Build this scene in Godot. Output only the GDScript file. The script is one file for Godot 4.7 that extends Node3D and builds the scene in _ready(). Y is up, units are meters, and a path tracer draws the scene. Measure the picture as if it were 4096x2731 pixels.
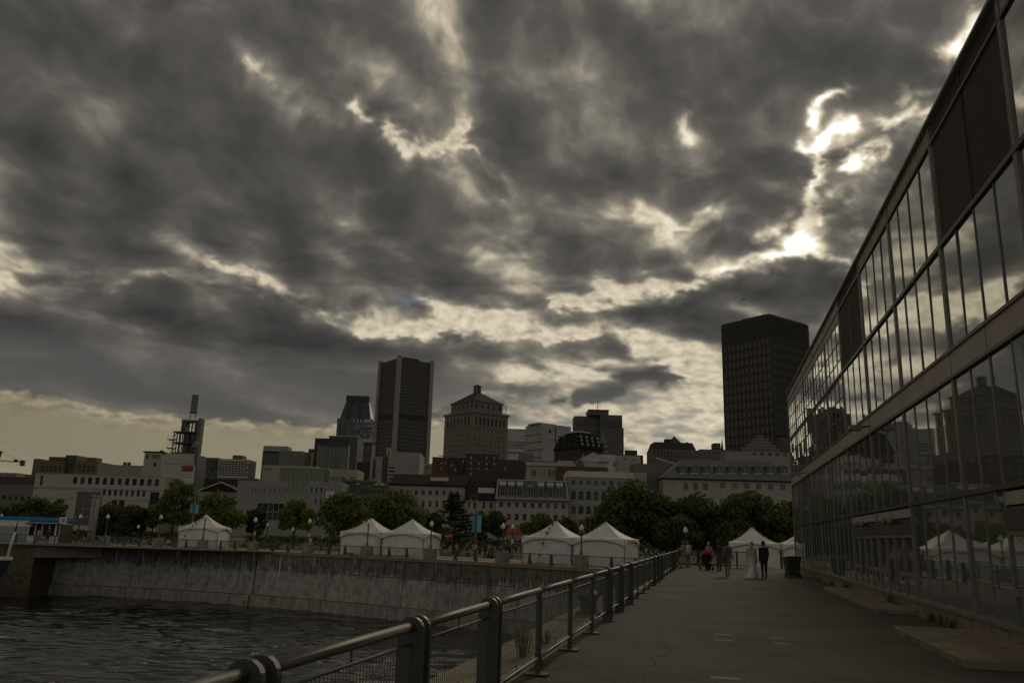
extends Node3D
# Old-port pier at dusk-like overcast: y up, metres, -Z is the camera heading.
const PYAW := 13.6614
const WATER := -6.5
const PROM := -0.75
var used := {}
var mats := {}
var tex := {}
var shapes := {}
var rng := RandomNumberGenerator.new()
const SKYF := [[-36.5,13.1,-34.5,13.9,0.50,0.85],[-34.5,13.9,-32.0,15.1,0.50,0.85],[-32.0,15.1,-30.1,15.4,0.50,0.85],[-30.1,15.4,-27.8,15.1,0.50,0.85],[-27.8,15.1,-26.0,14.9,0.50,0.85],[-26.0,15.3,-23.4,16.0,0.53,0.60],[-23.4,16.0,-21.2,16.0,0.53,0.60],[-20.8,17.0,-19.0,16.5,0.44,0.85],[-19.0,16.5,-16.3,15.8,0.44,0.85],[-16.3,15.8,-14.8,15.3,0.44,0.85],[-24.2,17.9,-22.5,17.4,0.59,0.35],[-22.5,17.4,-20.3,17.6,0.59,0.35],[-14.8,15.0,-12.4,15.1,0.53,0.70],[-12.4,15.1,-9.9,15.1,0.53,0.70],[-9.9,15.1,-7.4,14.5,0.53,0.70],[-10.5,14.0,-7.1,14.1,0.53,1.05],[-7.1,14.1,-3.7,14.0,0.53,1.05],[-6.2,15.5,-4.3,14.7,0.44,0.80],[-4.3,14.7,-2.1,14.5,0.44,0.80],[-2.1,14.5,0.1,14.8,0.44,0.80],[0.1,14.8,2.6,14.0,0.44,0.80],[-2.4,14.0,0.7,14.6,0.59,0.75],[0.7,14.6,3.9,13.7,0.59,0.75],[3.9,13.7,7.0,13.7,0.59,0.75],[7.0,13.7,10.0,13.1,0.59,0.75],[10.0,13.1,13.6,12.0,0.59,0.75],[2.9,15.8,5.7,16.0,0.38,1.20],[5.7,16.0,7.6,16.8,0.38,1.20],[7.6,16.8,10.1,17.3,0.38,1.20],[10.1,17.3,12.0,17.4,0.38,1.20],[12.0,17.4,14.7,18.1,0.38,1.20],[14.7,18.1,17.7,18.3,0.38,1.20],[17.7,18.3,20.6,18.6,0.38,1.20],[20.6,18.6,23.3,17.8,0.38,1.20],[23.9,29.2,22.8,28.6,0.24,1.50],[22.8,28.6,22.1,28.0,0.24,1.50],[22.1,28.0,21.8,28.2,0.27,1.10],[21.8,28.2,22.1,27.0,0.27,1.10],[24.7,26.8,22.9,26.0,0.33,1.30],[22.9,26.0,21.6,25.3,0.33,1.30],[20.6,25.4,21.7,24.9,0.33,1.25],[21.7,24.9,21.9,23.4,0.33,1.25],[21.9,23.4,21.9,22.7,0.33,1.25],[21.9,22.7,21.5,21.4,0.44,1.10],[21.5,21.4,22.3,20.6,0.44,1.10],[21.6,21.1,21.1,19.4,0.53,1.10],[21.1,19.4,20.6,18.6,0.53,1.10],[24.2,24.6,25.8,24.7,0.30,1.20],[26.7,26.2,28.4,26.7,0.41,0.95],[28.4,26.7,29.7,27.2,0.41,0.95],[28.2,27.9,29.8,28.1,0.36,1.00],[30.1,29.1,32.6,31.7,0.36,1.00],[23.6,22.5,24.5,21.3,0.65,0.45],[24.5,21.3,24.5,19.1,0.65,0.45],[-12.4,28.3,-10.6,27.7,0.41,1.00],[-10.6,27.7,-8.9,26.7,0.41,1.00],[-8.9,26.7,-7.5,25.9,0.41,1.00],[-7.5,25.9,-6.2,26.4,0.38,1.00],[-6.2,26.4,-4.9,27.2,0.38,1.00],[-4.9,27.2,-3.5,28.1,0.38,1.00],[-5.9,26.7,-3.9,26.1,0.33,0.90],[-3.4,25.4,-1.8,24.1,0.36,0.45],[-19.5,29.5,-18.8,29.3,0.47,0.42],[-18.0,28.8,-16.0,28.1,0.74,0.25],[13.0,28.2,13.4,27.1,0.50,0.62],[-1.5,24.5,-1.5,24.5,0.33,0.55],[8.3,22.8,8.3,22.8,0.36,0.60],[11.1,20.4,12.7,21.2,0.38,0.70],[12.7,21.2,14.5,21.8,0.38,0.70],[10.0,21.9,12.4,21.6,0.59,0.35],[17.5,19.9,19.6,20.9,0.41,0.60],[-11.5,23.3,-10.6,23.5,0.41,0.35],[1.2,20.0,4.1,19.5,0.41,0.35],[6.7,18.5,8.6,17.8,0.41,0.35],[-0.1,21.3,2.5,20.8,0.89,0.25],[11.4,20.1,14.5,19.9,1.04,0.30],[0.8,9.7,3.9,8.4,1.83,0.95],[3.9,8.4,8.5,7.7,1.83,0.95],[8.5,7.7,12.9,7.7,1.83,0.95],[12.9,7.7,15.8,9.0,1.83,0.95],[0.3,6.5,5.5,5.4,1.48,0.75],[5.5,5.4,15.7,5.2,1.48,0.75],[10.9,12.6,13.6,11.1,1.07,0.80],[13.6,11.1,15.3,9.0,1.07,0.80],[3.3,10.8,7.0,11.4,0.77,0.75],[7.0,11.4,11.8,10.8,0.77,0.75],[15.8,8.1,21.4,9.7,2.07,0.70],[21.4,9.7,26.7,10.6,2.07,0.70],[26.7,10.6,32.7,10.7,2.07,0.70],[8.2,11.1,9.7,11.4,0.50,-2.20],[9.7,11.4,11.0,10.8,0.50,-2.20],[4.8,9.6,6.4,9.9,0.44,-2.10],[6.4,9.9,7.7,10.2,0.44,-2.10],[2.5,9.3,3.9,9.3,0.21,-2.00],[11.8,9.9,13.0,10.1,0.33,-0.80],[11.2,8.2,13.5,7.0,0.59,-0.30],[-16.3,11.9,-13.1,12.5,0.89,-1.00],[-13.1,12.5,-10.1,12.4,0.89,-1.00],[-10.1,12.4,-5.5,12.7,0.89,-1.00],[-5.5,12.7,-0.8,12.7,0.89,-1.00],[-0.8,12.7,2.7,12.0,0.89,-1.00],[2.7,12.0,5.1,12.2,0.89,-1.00],[5.1,12.2,9.1,13.1,0.89,-1.00],[-36.0,11.3,-32.8,11.4,1.42,-0.75],[-32.8,11.4,-29.3,11.6,1.42,-0.75],[-29.3,11.6,-24.3,12.2,1.42,-0.75],[-24.3,12.2,-18.8,12.0,1.42,-0.75],[-18.8,12.0,-15.9,11.1,1.42,-0.75],[-35.6,8.8,-30.1,9.0,1.24,-0.95],[-30.1,9.0,-22.6,8.8,1.24,-0.95],[-22.6,8.8,-14.3,9.1,1.24,-0.95],[-14.3,9.1,-5.3,10.2,1.24,-0.95],[-5.3,10.2,-0.7,10.4,1.24,-0.95],[-5.3,8.4,-0.1,9.8,0.74,-0.60],[8.2,15.2,10.7,15.9,0.77,-1.10],[10.7,15.9,13.1,16.2,0.77,-1.10],[13.1,16.2,17.6,16.4,0.77,-1.10],[17.6,16.4,22.4,16.4,0.77,-1.10],[11.9,14.6,21.7,14.8,0.77,-0.80],[6.7,15.5,8.2,14.9,0.44,-0.70],[-35.6,28.3,-28.0,29.0,3.55,-0.50],[-28.0,29.0,-22.3,29.5,3.55,-0.50],[-22.3,29.5,-20.1,25.8,3.55,-0.50],[-32.1,22.0,-26.7,20.5,2.66,-0.30],[-26.7,20.5,-18.3,21.0,2.66,-0.30],[-15.6,24.0,-13.7,23.4,1.48,-0.35],[-13.7,23.4,-15.4,21.4,1.48,-0.35],[-1.3,27.8,1.4,24.9,1.78,-0.35],[1.4,24.9,4.7,23.5,1.78,-0.35],[10.3,32.6,18.2,29.8,2.07,-0.35],[18.2,29.8,24.3,31.0,2.07,-0.35],[24.3,31.0,28.6,31.7,2.07,-0.35],[16.5,24.4,18.2,22.8,1.48,-0.25]]  # the dark bank at upper left also takes in lens vignetting
const EDGE := [[-38.5,7.9],[-35.5,7.8],[-32.2,7.8],[-30.8,7.5],[-29.2,7.3],[-27.4,6.8],[-25.7,6.6],[-22.4,6.9],[-19.1,7.0],[-15.8,6.8],[-12.1,7.1],[-9.4,7.4],[-5.2,7.7],[-2.2,8.2],[-0.1,8.9],[0.7,10.4]]

func _ready() -> void:
	rng.seed = 7
	# ---- camera
	var cam := Camera3D.new()
	cam.name = "camera"
	cam.fov = 45.28
	cam.near = 0.1
	cam.far = 9000.0
	cam.position = Vector3(0, 1.73, 0)
	cam.basis = Basis(Vector3.RIGHT, deg_to_rad(13.345)) * Basis(Vector3(0, 0, 1), deg_to_rad(1.6))
	add_child(cam)
	cam.current = true
	# ---- sky, exposure
	var env := Environment.new()
	env.background_mode = Environment.BG_SKY
	var sm := PanoramaSkyMaterial.new()
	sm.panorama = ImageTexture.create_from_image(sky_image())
	var sk := Sky.new()
	sk.sky_material = sm
	env.sky = sk
	env.tonemap_mode = Environment.TONE_MAPPER_LINEAR
	env.tonemap_exposure = 1.0
	env.sdfgi_enabled = true
	env.ssao_enabled = true
	env.ssil_enabled = true
	var we := WorldEnvironment.new()
	we.name = "world"
	we.environment = env
	add_child(we)
	# ---- sun behind the clouds
	var sun := DirectionalLight3D.new()
	sun.name = "sun"
	sun.light_energy = 0.2
	sun.light_angular_distance = 14.0
	sun.light_color = Color(1.0, 0.93, 0.8)
	sun.shadow_enabled = true
	var sd := dir_of(22.6, 27.0)
	sun.basis = Basis.looking_at(-sd, Vector3.UP)
	add_child(sun)
	materials()
	setting()
	pavilion()
	pier_things()
	promenade()
	skyline()
	trees()
	people()
	small_things()

func dir_of(az: float, el: float) -> Vector3:
	var a := deg_to_rad(az)
	var e := deg_to_rad(el)
	return Vector3(sin(a) * cos(e), sin(e), -cos(a) * cos(e))

# ------------------------------------------------------------------ sky
func ramp(o: float) -> Color:
	# openness of the cloud deck -> linear radiance
	var k := [[-1.2, 0.040, 0.038, 0.036], [-0.5, 0.064, 0.061, 0.056], [0.0, 0.094, 0.088, 0.079], [0.3, 0.14, 0.129, 0.111], [0.55, 0.21, 0.19, 0.155], [0.8, 0.40, 0.35, 0.262], [1.05, 0.67, 0.59, 0.435], [1.4, 0.93, 0.87, 0.72], [2.2, 2.2, 2.1, 1.95]]
	if o <= k[0][0]:
		return Color(k[0][1], k[0][2], k[0][3])
	for i in range(1, k.size()):
		if o < k[i][0]:
			var t: float = (o - k[i - 1][0]) / (k[i][0] - k[i - 1][0])
			return Color(lerpf(k[i - 1][1], k[i][1], t), lerpf(k[i - 1][2], k[i][2], t), lerpf(k[i - 1][3], k[i][3], t))
	return Color(2.2, 2.1, 1.95)

func edge_el(az: float) -> float:
	if az < EDGE[0][0]:
		return EDGE[0][1]
	for i in range(1, EDGE.size()):
		if az < EDGE[i][0]:
			return lerpf(EDGE[i - 1][1], EDGE[i][1], (az - EDGE[i - 1][0]) / (EDGE[i][0] - EDGE[i - 1][0]))
	return -20.0

var skyramp := PackedColorArray()
var fgrid := PackedFloat32Array()
const FW := 360
const FH := 220
var na := FastNoiseLite.new()
var nb := FastNoiseLite.new()
var nc := FastNoiseLite.new()

func feature(az: float, el: float) -> float:
	# smooth field of openings and banks, quarter-degree grid, az -45..45, el -5..50
	var x := (az + 45.0) * 4.0
	var y := (el + 5.0) * 4.0
	if x < 0.0 or y < 0.0 or x >= FW - 1 or y >= FH - 1:
		return 0.0
	var i := int(x)
	var j := int(y)
	var fx := x - i
	var fy := y - j
	var a := j * FW + i
	return lerpf(lerpf(fgrid[a], fgrid[a + 1], fx), lerpf(fgrid[a + FW], fgrid[a + FW + 1], fx), fy)

func sky_color(az: float, el: float) -> Color:
	var ra := deg_to_rad(az)
	var e0 := maxf(el, 0.2)
	var ca := cos(ra) * 5.4
	var sa := sin(ra) * 5.4
	# clouds flatten towards the horizon
	var w := 4.7 * log(e0 + 7.0) + sin(ra) * 0.5
	var wx := na.get_noise_3d(ca * 0.8, w * 0.8, sa * 0.8)
	var wy := na.get_noise_3d(ca * 0.8 + 31.7, w * 0.8, sa * 0.8 - 17.3)
	w += wy * 0.25
	ca += wx * 0.25
	var n := nb.get_noise_3d(ca, w, sa)
	# the same field a little nearer the sun: what lies sunward in shade turns dark
	var sx := clampf((22.6 - az) / 30.0, -1.0, 1.0)
	var nd := nb.get_noise_3d(ca, w + 0.15, sa + 0.2 * sx)
	var fine := nc.get_noise_3d(ca * 3.6, w * 3.6, sa * 3.6)
	var fine2 := nc.get_noise_3d(ca * 9.0 + 7.0, w * 9.0, sa * 9.0)
	var low := na.get_noise_3d(ca * 0.35 + 9.0, w * 0.35, sa * 0.35)
	var md := nc.get_noise_3d(ca * 1.5 + 3.0, w * 1.5, sa * 1.5)
	var me := nc.get_noise_3d(ca * 1.5 - 8.0, w * 1.5 + 5.0, sa * 1.5)
	var wk := lerpf(0.35, 1.0, smoothstep(7.0, 20.0, el))
	var f := feature(az + (wx * 0.9 + md * 1.9) * wk + fine * 0.9, el + (wy * 0.7 + me * 1.3) * wk + fine * 0.6 * wk + fine2 * 0.25)
	if f > 0.0:
		f *= clampf(0.92 + md * 0.6 + n * 0.4 + fine * 0.5, 0.3, 1.3)
	var d := dir_of(az, e0)
	var toward := d.dot(dir_of(22.6, 26.0))
	# beyond the framed part the deck goes on with openings of the same kind
	var away := smoothstep(36.0, 44.0, maxf(absf(az), el - 2.0))
	if away > 0.0:
		var gap := na.get_noise_3d(ca * 0.5 - 40.0, w * 0.5, sa * 0.5 + 12.0) + md * 0.25
		f = lerpf(f, clampf((gap - 0.04) * 3.0, -0.5, 1.2), away)
	var puff := 1.0 - absf(fine) * 2.2
	var fo := clampf(f, 0.0, 1.0)
	var o := f + (n * (0.52 + 0.3 * fo) + (n - nd) * 1.25) * lerpf(1.0, 0.72, smoothstep(16.0, 30.0, el)) + low * 0.2 + (puff - 0.55) * (0.10 + 0.22 * fo) + fine2 * (0.05 + 0.24 * fo) + 0.02
	o += 0.24 * smoothstep(0.75, 1.0, toward) - 0.08
	# high thin cloud low in the right half: mottled, pale, a little blue between
	var alto := smoothstep(-0.5, 2.5, az + wx * 2.0) * smoothstep(12.0, 8.5, el + wy) * smoothstep(50.0, 38.0, az) * smoothstep(-0.5, 0.0, f)
	var mot := nc.get_noise_2d(az * 0.16 + el * 0.05, el * 0.62 + 40.0)
	var mot2 := nc.get_noise_2d(az * 0.5, el * 1.7 - 20.0)
	if alto > 0.0:
		o = lerpf(o, 0.86 + mot * 0.7 + mot2 * 0.35 - 0.02 * maxf(0.0, 5.0 - el), alto * 0.85)
	o = minf(o, 1.0 + fine2 * 0.3 + 1.3 * smoothstep(0.975, 0.998, toward))
	var c: Color = skyramp[int(clampf((o + 1.2) / 3.6, 0.0, 0.9999) * 1024.0)]
	if alto > 0.0:
		c = c.lerp(Color(0.27, 0.29, 0.285), alto * 0.5 * smoothstep(0.0, -0.35, mot + mot2 * 0.4))
	# front-lit clouds opposite the sun, unseen, raised further to light walls facing the camera
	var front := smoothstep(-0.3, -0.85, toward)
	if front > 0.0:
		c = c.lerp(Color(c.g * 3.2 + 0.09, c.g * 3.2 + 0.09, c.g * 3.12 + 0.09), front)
	# near the horizon the dark parts of the deck are raised in tone
	var hz := smoothstep(12.5, 10.0, el)
	if hz > 0.0 and c.g < 0.16:
		var lg := 0.087 + (c.g - 0.045) * 0.66
		c = c.lerp(Color(c.r / c.g, 1.0, c.b / c.g) * lg, hz)
	# the clear strip under the deck, far to the left
	var e := edge_el(az + fine * 0.8) + wy * 0.7 + fine * 0.55 + fine2 * 0.25 + n * 0.6
	if az < 2.0:
		var k := smoothstep(0.5, -0.5, (el - e) / 0.4) * smoothstep(1.0, -2.5, az + wx * 2.0)
		if k > 0.0:
			var u := clampf((e - el) / 6.0, 0.0, 1.0)
			var g := lerpf(0.8, 1.2, clampf((az + 40.0) / 40.0, 0.0, 1.0))
			var h := Color(0.25, 0.222, 0.152) * g
			var rim := Color(0.38, 0.325, 0.22) * g * clampf(0.75 + 1.5 * mot2 + n * 0.8, 0.6, 1.35)
			var st := mot2 * 0.25
			var cc: Color = rim.lerp(h, smoothstep(0.0, 0.24, u + st))
			cc = cc.lerp(Color(0.34, 0.298, 0.20) * g, smoothstep(0.45, 1.0, u))
			c = c.lerp(cc, k)
	# a small hole of blue
	var bx := (az + 7.6 + wx) / 1.5
	var by := (el - 15.6 + fine * 0.7 + wy * 0.5) / 0.42
	var bl := smoothstep(1.1, 0.4, sqrt(bx * bx + by * by))
	if bl > 0.0:
		c = c.lerp(Color(0.13, 0.155, 0.19), bl * 0.75)
	return c

func sky_image() -> Image:
	na.seed = 11
	na.noise_type = FastNoiseLite.TYPE_SIMPLEX_SMOOTH
	na.frequency = 1.0
	na.fractal_octaves = 3
	nb.seed = 23
	nb.noise_type = FastNoiseLite.TYPE_SIMPLEX_SMOOTH
	nb.frequency = 1.0
	nb.fractal_octaves = 6
	nb.fractal_gain = 0.46
	nc.seed = 5
	nc.noise_type = FastNoiseLite.TYPE_SIMPLEX_SMOOTH
	nc.frequency = 1.0
	nc.fractal_octaves = 5
	nc.fractal_gain = 0.55
	skyramp.resize(1024)
	for i in 1024:
		skyramp[i] = ramp(-1.2 + 3.6 * i / 1024.0)
	fgrid.resize(FW * FH)
	var gs := fgrid.duplicate()
	var gh := fgrid.duplicate()
	for s in SKYF:
		var a := Vector2(s[0], s[1])
		var b := Vector2(s[2], s[3])
		var w: float = s[4] * 1.25
		var r := w * (4.5 if s[5] > 0.0 else 2.3)
		var i0 := maxi(0, int((minf(a.x, b.x) - r + 45.0) * 4.0))
		var i1 := mini(FW - 1, int((maxf(a.x, b.x) + r + 45.0) * 4.0) + 1)
		var j0 := maxi(0, int((minf(a.y, b.y) - r + 5.0) * 4.0))
		var j1 := mini(FH - 1, int((maxf(a.y, b.y) + r + 5.0) * 4.0) + 1)
		var ab := b - a
		var l2 := maxf(ab.length_squared(), 0.0001)
		for j in range(j0, j1 + 1):
			for i in range(i0, i1 + 1):
				var p := Vector2(i * 0.25 - 45.0, j * 0.25 - 5.0)
				var t := clampf((p - a).dot(ab) / l2, 0.0, 1.0)
				var dd := (p - a - ab * t).length_squared() / (w * w)
				var v: float = s[5] * ((0.72 * exp(-dd) + 0.36 * exp(-dd * 0.16)) if s[5] > 0.0 else 0.9 * exp(-dd))
				var at := j * FW + i
				if v > 0.0:
					fgrid[at] = maxf(fgrid[at], v)
				elif s[5] > -1.3:
					gs[at] = minf(gs[at], v)
				else:
					gh[at] = minf(gh[at], v)
	for at in FW * FH:
		fgrid[at] += gs[at] * (1.0 - clampf(fgrid[at] * 1.4, 0.0, 1.0)) + gh[at]
	# whole sphere coarse, the part around the view fine
	var w4 := 1024
	var h4 := 256
	var im := Image.create(w4, 512, false, Image.FORMAT_RGBF)
	for j in h4 + 2:
		var el := 90.0 - (j + 0.5) / 512.0 * 180.0
		for i in w4:
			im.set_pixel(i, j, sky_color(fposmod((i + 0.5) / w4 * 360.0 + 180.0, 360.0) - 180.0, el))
	im.fill_rect(Rect2i(0, h4 + 2, w4, 512 - h4 - 2), Color(0.05, 0.048, 0.042))
	im.resize(4096, 2048, Image.INTERPOLATE_CUBIC)
	var x0 := -450
	var x1 := 450
	var y0 := 500
	var y1 := 1036
	for j in range(y0, y1):
		var el := 90.0 - (j + 0.5) / 2048.0 * 180.0
		for i in range(x0, x1):
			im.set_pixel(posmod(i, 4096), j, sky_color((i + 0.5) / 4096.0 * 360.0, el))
	return im


# ------------------------------------------------------------------ helpers
func numbered(s: String) -> String:
	var k: int = used.get(s, 0)
	used[s] = k + 1
	return s if k == 0 else "%s_%03d" % [s, k]

func thing(called: String, label: String, category: String, at := Vector3.ZERO, turn := 0.0, group := "") -> Node3D:
	var o := Node3D.new()
	o.name = numbered(called)
	add_child(o)
	o.position = at
	o.rotation.y = turn
	o.set_meta("label", label)
	o.set_meta("category", category)
	if group != "":
		o.set_meta("group", group)
	return o

func copy_of(src: Node3D, called: String, label: String, at: Vector3, turn: float, group := "") -> Node3D:
	var o: Node3D = src.duplicate()
	o.name = numbered(called)
	add_child(o)
	o.position = at
	o.rotation.y = turn
	o.set_meta("label", label)
	if group != "":
		o.set_meta("group", group)
	return o

func part(parent: Node, called: String, mesh: Mesh, m: Variant, at := Vector3.ZERO, kind := "") -> MeshInstance3D:
	var o := MeshInstance3D.new()
	o.name = called
	o.mesh = mesh
	o.material_override = mats[m] if m is String else m
	o.position = at
	if kind != "":
		o.set_meta("kind", kind)
	parent.add_child(o, true)
	return o

func setpiece(called: String, mesh: Mesh, m: Variant, kind := "structure") -> MeshInstance3D:
	var o := part(self, called, mesh, m)
	o.set_meta("kind", kind)
	return o

class MB:
	var v := PackedVector3Array()
	var c := PackedColorArray()
	var uv := PackedVector2Array()
	var col := Color(1, 1, 1)
	func tri(a: Vector3, b: Vector3, d: Vector3) -> void:
		# seen counter-clockwise from outside
		v.append(a)
		v.append(d)
		v.append(b)
	func quad(a: Vector3, b: Vector3, d: Vector3, e: Vector3) -> void:
		tri(a, b, d)
		tri(a, d, e)
	func tint(n: int) -> void:
		while c.size() < v.size():
			c.append(col)
	func box(p0: Vector3, p1: Vector3, xf := Transform3D()) -> void:
		var q := []
		for i in 8:
			q.append(xf * Vector3(p1.x if i & 1 else p0.x, p1.y if i & 2 else p0.y, p1.z if i & 4 else p0.z))
		quad(q[4], q[5], q[7], q[6])
		quad(q[1], q[0], q[2], q[3])
		quad(q[5], q[1], q[3], q[7])
		quad(q[0], q[4], q[6], q[2])
		quad(q[6], q[7], q[3], q[2])
		quad(q[0], q[1], q[5], q[4])
	func bar(a: Vector3, b: Vector3, w: float, h: float) -> void:
		# box section between two points
		var d := (b - a).normalized()
		var up := Vector3.UP if absf(d.y) < 0.95 else Vector3.RIGHT
		var s := d.cross(up).normalized() * w * 0.5
		var u := s.cross(d).normalized() * h * 0.5
		var p := [a - s - u, a + s - u, a + s + u, a - s + u, b - s - u, b + s - u, b + s + u, b - s + u]
		quad(p[0], p[1], p[5], p[4])
		quad(p[1], p[2], p[6], p[5])
		quad(p[2], p[3], p[7], p[6])
		quad(p[3], p[0], p[4], p[7])
		quad(p[3], p[2], p[1], p[0])
		quad(p[4], p[5], p[6], p[7])
	func tube(pts: Array, r0: float, r1: float, sides := 8) -> void:
		var rings := []
		for i in pts.size():
			var d: Vector3 = (pts[mini(i + 1, pts.size() - 1)] - pts[maxi(i - 1, 0)]).normalized()
			var up := Vector3.UP if absf(d.y) < 0.9 else Vector3.RIGHT
			var s := d.cross(up).normalized()
			var u := s.cross(d)
			var r := lerpf(r0, r1, float(i) / maxf(1.0, pts.size() - 1))
			var ring := []
			for k in sides:
				var a := TAU * k / sides
				ring.append(pts[i] + (s * cos(a) + u * sin(a)) * r)
			rings.append(ring)
		for i in pts.size() - 1:
			for k in sides:
				var n := (k + 1) % sides
				quad(rings[i][k], rings[i][n], rings[i + 1][n], rings[i + 1][k])
		for k in range(1, sides - 1):
			tri(rings[0][0], rings[0][k + 1], rings[0][k])
			tri(rings[-1][0], rings[-1][k], rings[-1][k + 1])
	func lathe(prof: Array, at := Vector3.ZERO, sides := 12) -> void:
		# profile of (radius, height), bottom to top
		for i in prof.size() - 1:
			var p: Vector2 = prof[i]
			var q: Vector2 = prof[i + 1]
			for k in sides:
				var a := TAU * k / sides
				var b := TAU * (k + 1) / sides
				var A := at + Vector3(cos(a) * p.x, p.y, -sin(a) * p.x)
				var B := at + Vector3(cos(b) * p.x, p.y, -sin(b) * p.x)
				var C := at + Vector3(cos(b) * q.x, q.y, -sin(b) * q.x)
				var E := at + Vector3(cos(a) * q.x, q.y, -sin(a) * q.x)
				if p.x > 0.0001:
					tri(A, B, C)
				if q.x > 0.0001:
					tri(A, C, E)
	func prism(poly: Array, z0: float, z1: float, xf := Transform3D()) -> void:
		# polygon (counter-clockwise in x,y) extruded along z
		var n := poly.size()
		var pk := PackedVector2Array(poly)
		var t := Geometry2D.triangulate_polygon(pk)
		for i in range(0, t.size(), 3):
			var a: Vector2 = pk[t[i]]
			var b: Vector2 = pk[t[i + 1]]
			var d: Vector2 = pk[t[i + 2]]
			if (b - a).cross(d - a) < 0.0:
				var sw := b
				b = d
				d = sw
			tri(xf * Vector3(a.x, a.y, z1), xf * Vector3(b.x, b.y, z1), xf * Vector3(d.x, d.y, z1))
			tri(xf * Vector3(a.x, a.y, z0), xf * Vector3(d.x, d.y, z0), xf * Vector3(b.x, b.y, z0))
		for i in n:
			var a: Vector2 = pk[i]
			var b: Vector2 = pk[(i + 1) % n]
			quad(xf * Vector3(a.x, a.y, z0), xf * Vector3(b.x, b.y, z0), xf * Vector3(b.x, b.y, z1), xf * Vector3(a.x, a.y, z1))
	func mesh() -> ArrayMesh:
		var a := []
		a.resize(Mesh.ARRAY_MAX)
		a[Mesh.ARRAY_VERTEX] = v
		if c.size() == v.size() and c.size() > 0:
			a[Mesh.ARRAY_COLOR] = c
		if uv.size() == v.size() and uv.size() > 0:
			a[Mesh.ARRAY_TEX_UV] = uv
		var m := ArrayMesh.new()
		m.add_surface_from_arrays(Mesh.PRIMITIVE_TRIANGLES, a)
		return m
	func smooth() -> ArrayMesh:
		var st := SurfaceTool.new()
		st.begin(Mesh.PRIMITIVE_TRIANGLES)
		st.set_smooth_group(0)
		for i in v.size():
			if c.size() == v.size():
				st.set_color(c[i])
			st.add_vertex(v[i])
		st.generate_normals()
		return st.commit()

func boxmesh(sx: float, sy: float, sz: float) -> Mesh:
	var key := "b%.2f_%.2f_%.2f" % [sx, sy, sz]
	if not shapes.has(key):
		var b := BoxMesh.new()
		b.size = Vector3(sx, sy, sz)
		shapes[key] = b
	return shapes[key]

func boxpart(parent: Node, called: String, p0: Vector3, p1: Vector3, m: Variant) -> MeshInstance3D:
	var s := p1 - p0
	return part(parent, called, boxmesh(s.x, s.y, s.z), m, (p0 + p1) * 0.5)

func lin(r: float, g: float, b: float) -> Color:
	return Color(r, g, b).linear_to_srgb()

func noise_tex(key: String, sd: int, freq: float, octaves: int, lo: float, hi: float, size := 512, type := FastNoiseLite.TYPE_SIMPLEX_SMOOTH) -> Texture2D:
	if tex.has(key):
		return tex[key]
	var n := FastNoiseLite.new()
	n.seed = sd
	n.frequency = freq
	n.noise_type = type
	n.fractal_octaves = octaves
	var im := n.get_seamless_image(size, size)
	im.convert(Image.FORMAT_L8)
	var d := im.get_data()
	var lut := PackedByteArray()
	lut.resize(256)
	for i in 256:
		lut[i] = int(clampf(pow(lerpf(lo, hi, i / 255.0), 1.0 / 2.2) * 255.0, 0.0, 255.0))
	for i in d.size():
		d[i] = lut[d[i]]
	tex[key] = ImageTexture.create_from_image(Image.create_from_data(size, size, false, Image.FORMAT_L8, d))
	return tex[key]

func mk(key: String, c: Color, rough := 0.85, t: Texture2D = null, sc := 0.25, spec := 0.5, metal := 0.0) -> StandardMaterial3D:
	var m := StandardMaterial3D.new()
	m.resource_name = key
	m.albedo_color = c
	m.roughness = rough
	m.metallic = metal
	m.metallic_specular = spec
	if t:
		m.albedo_texture = t
		m.uv1_triplanar = true
		m.uv1_world_triplanar = true
		m.uv1_scale = Vector3(sc, sc, sc)
	mats[key] = m
	return m

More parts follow.
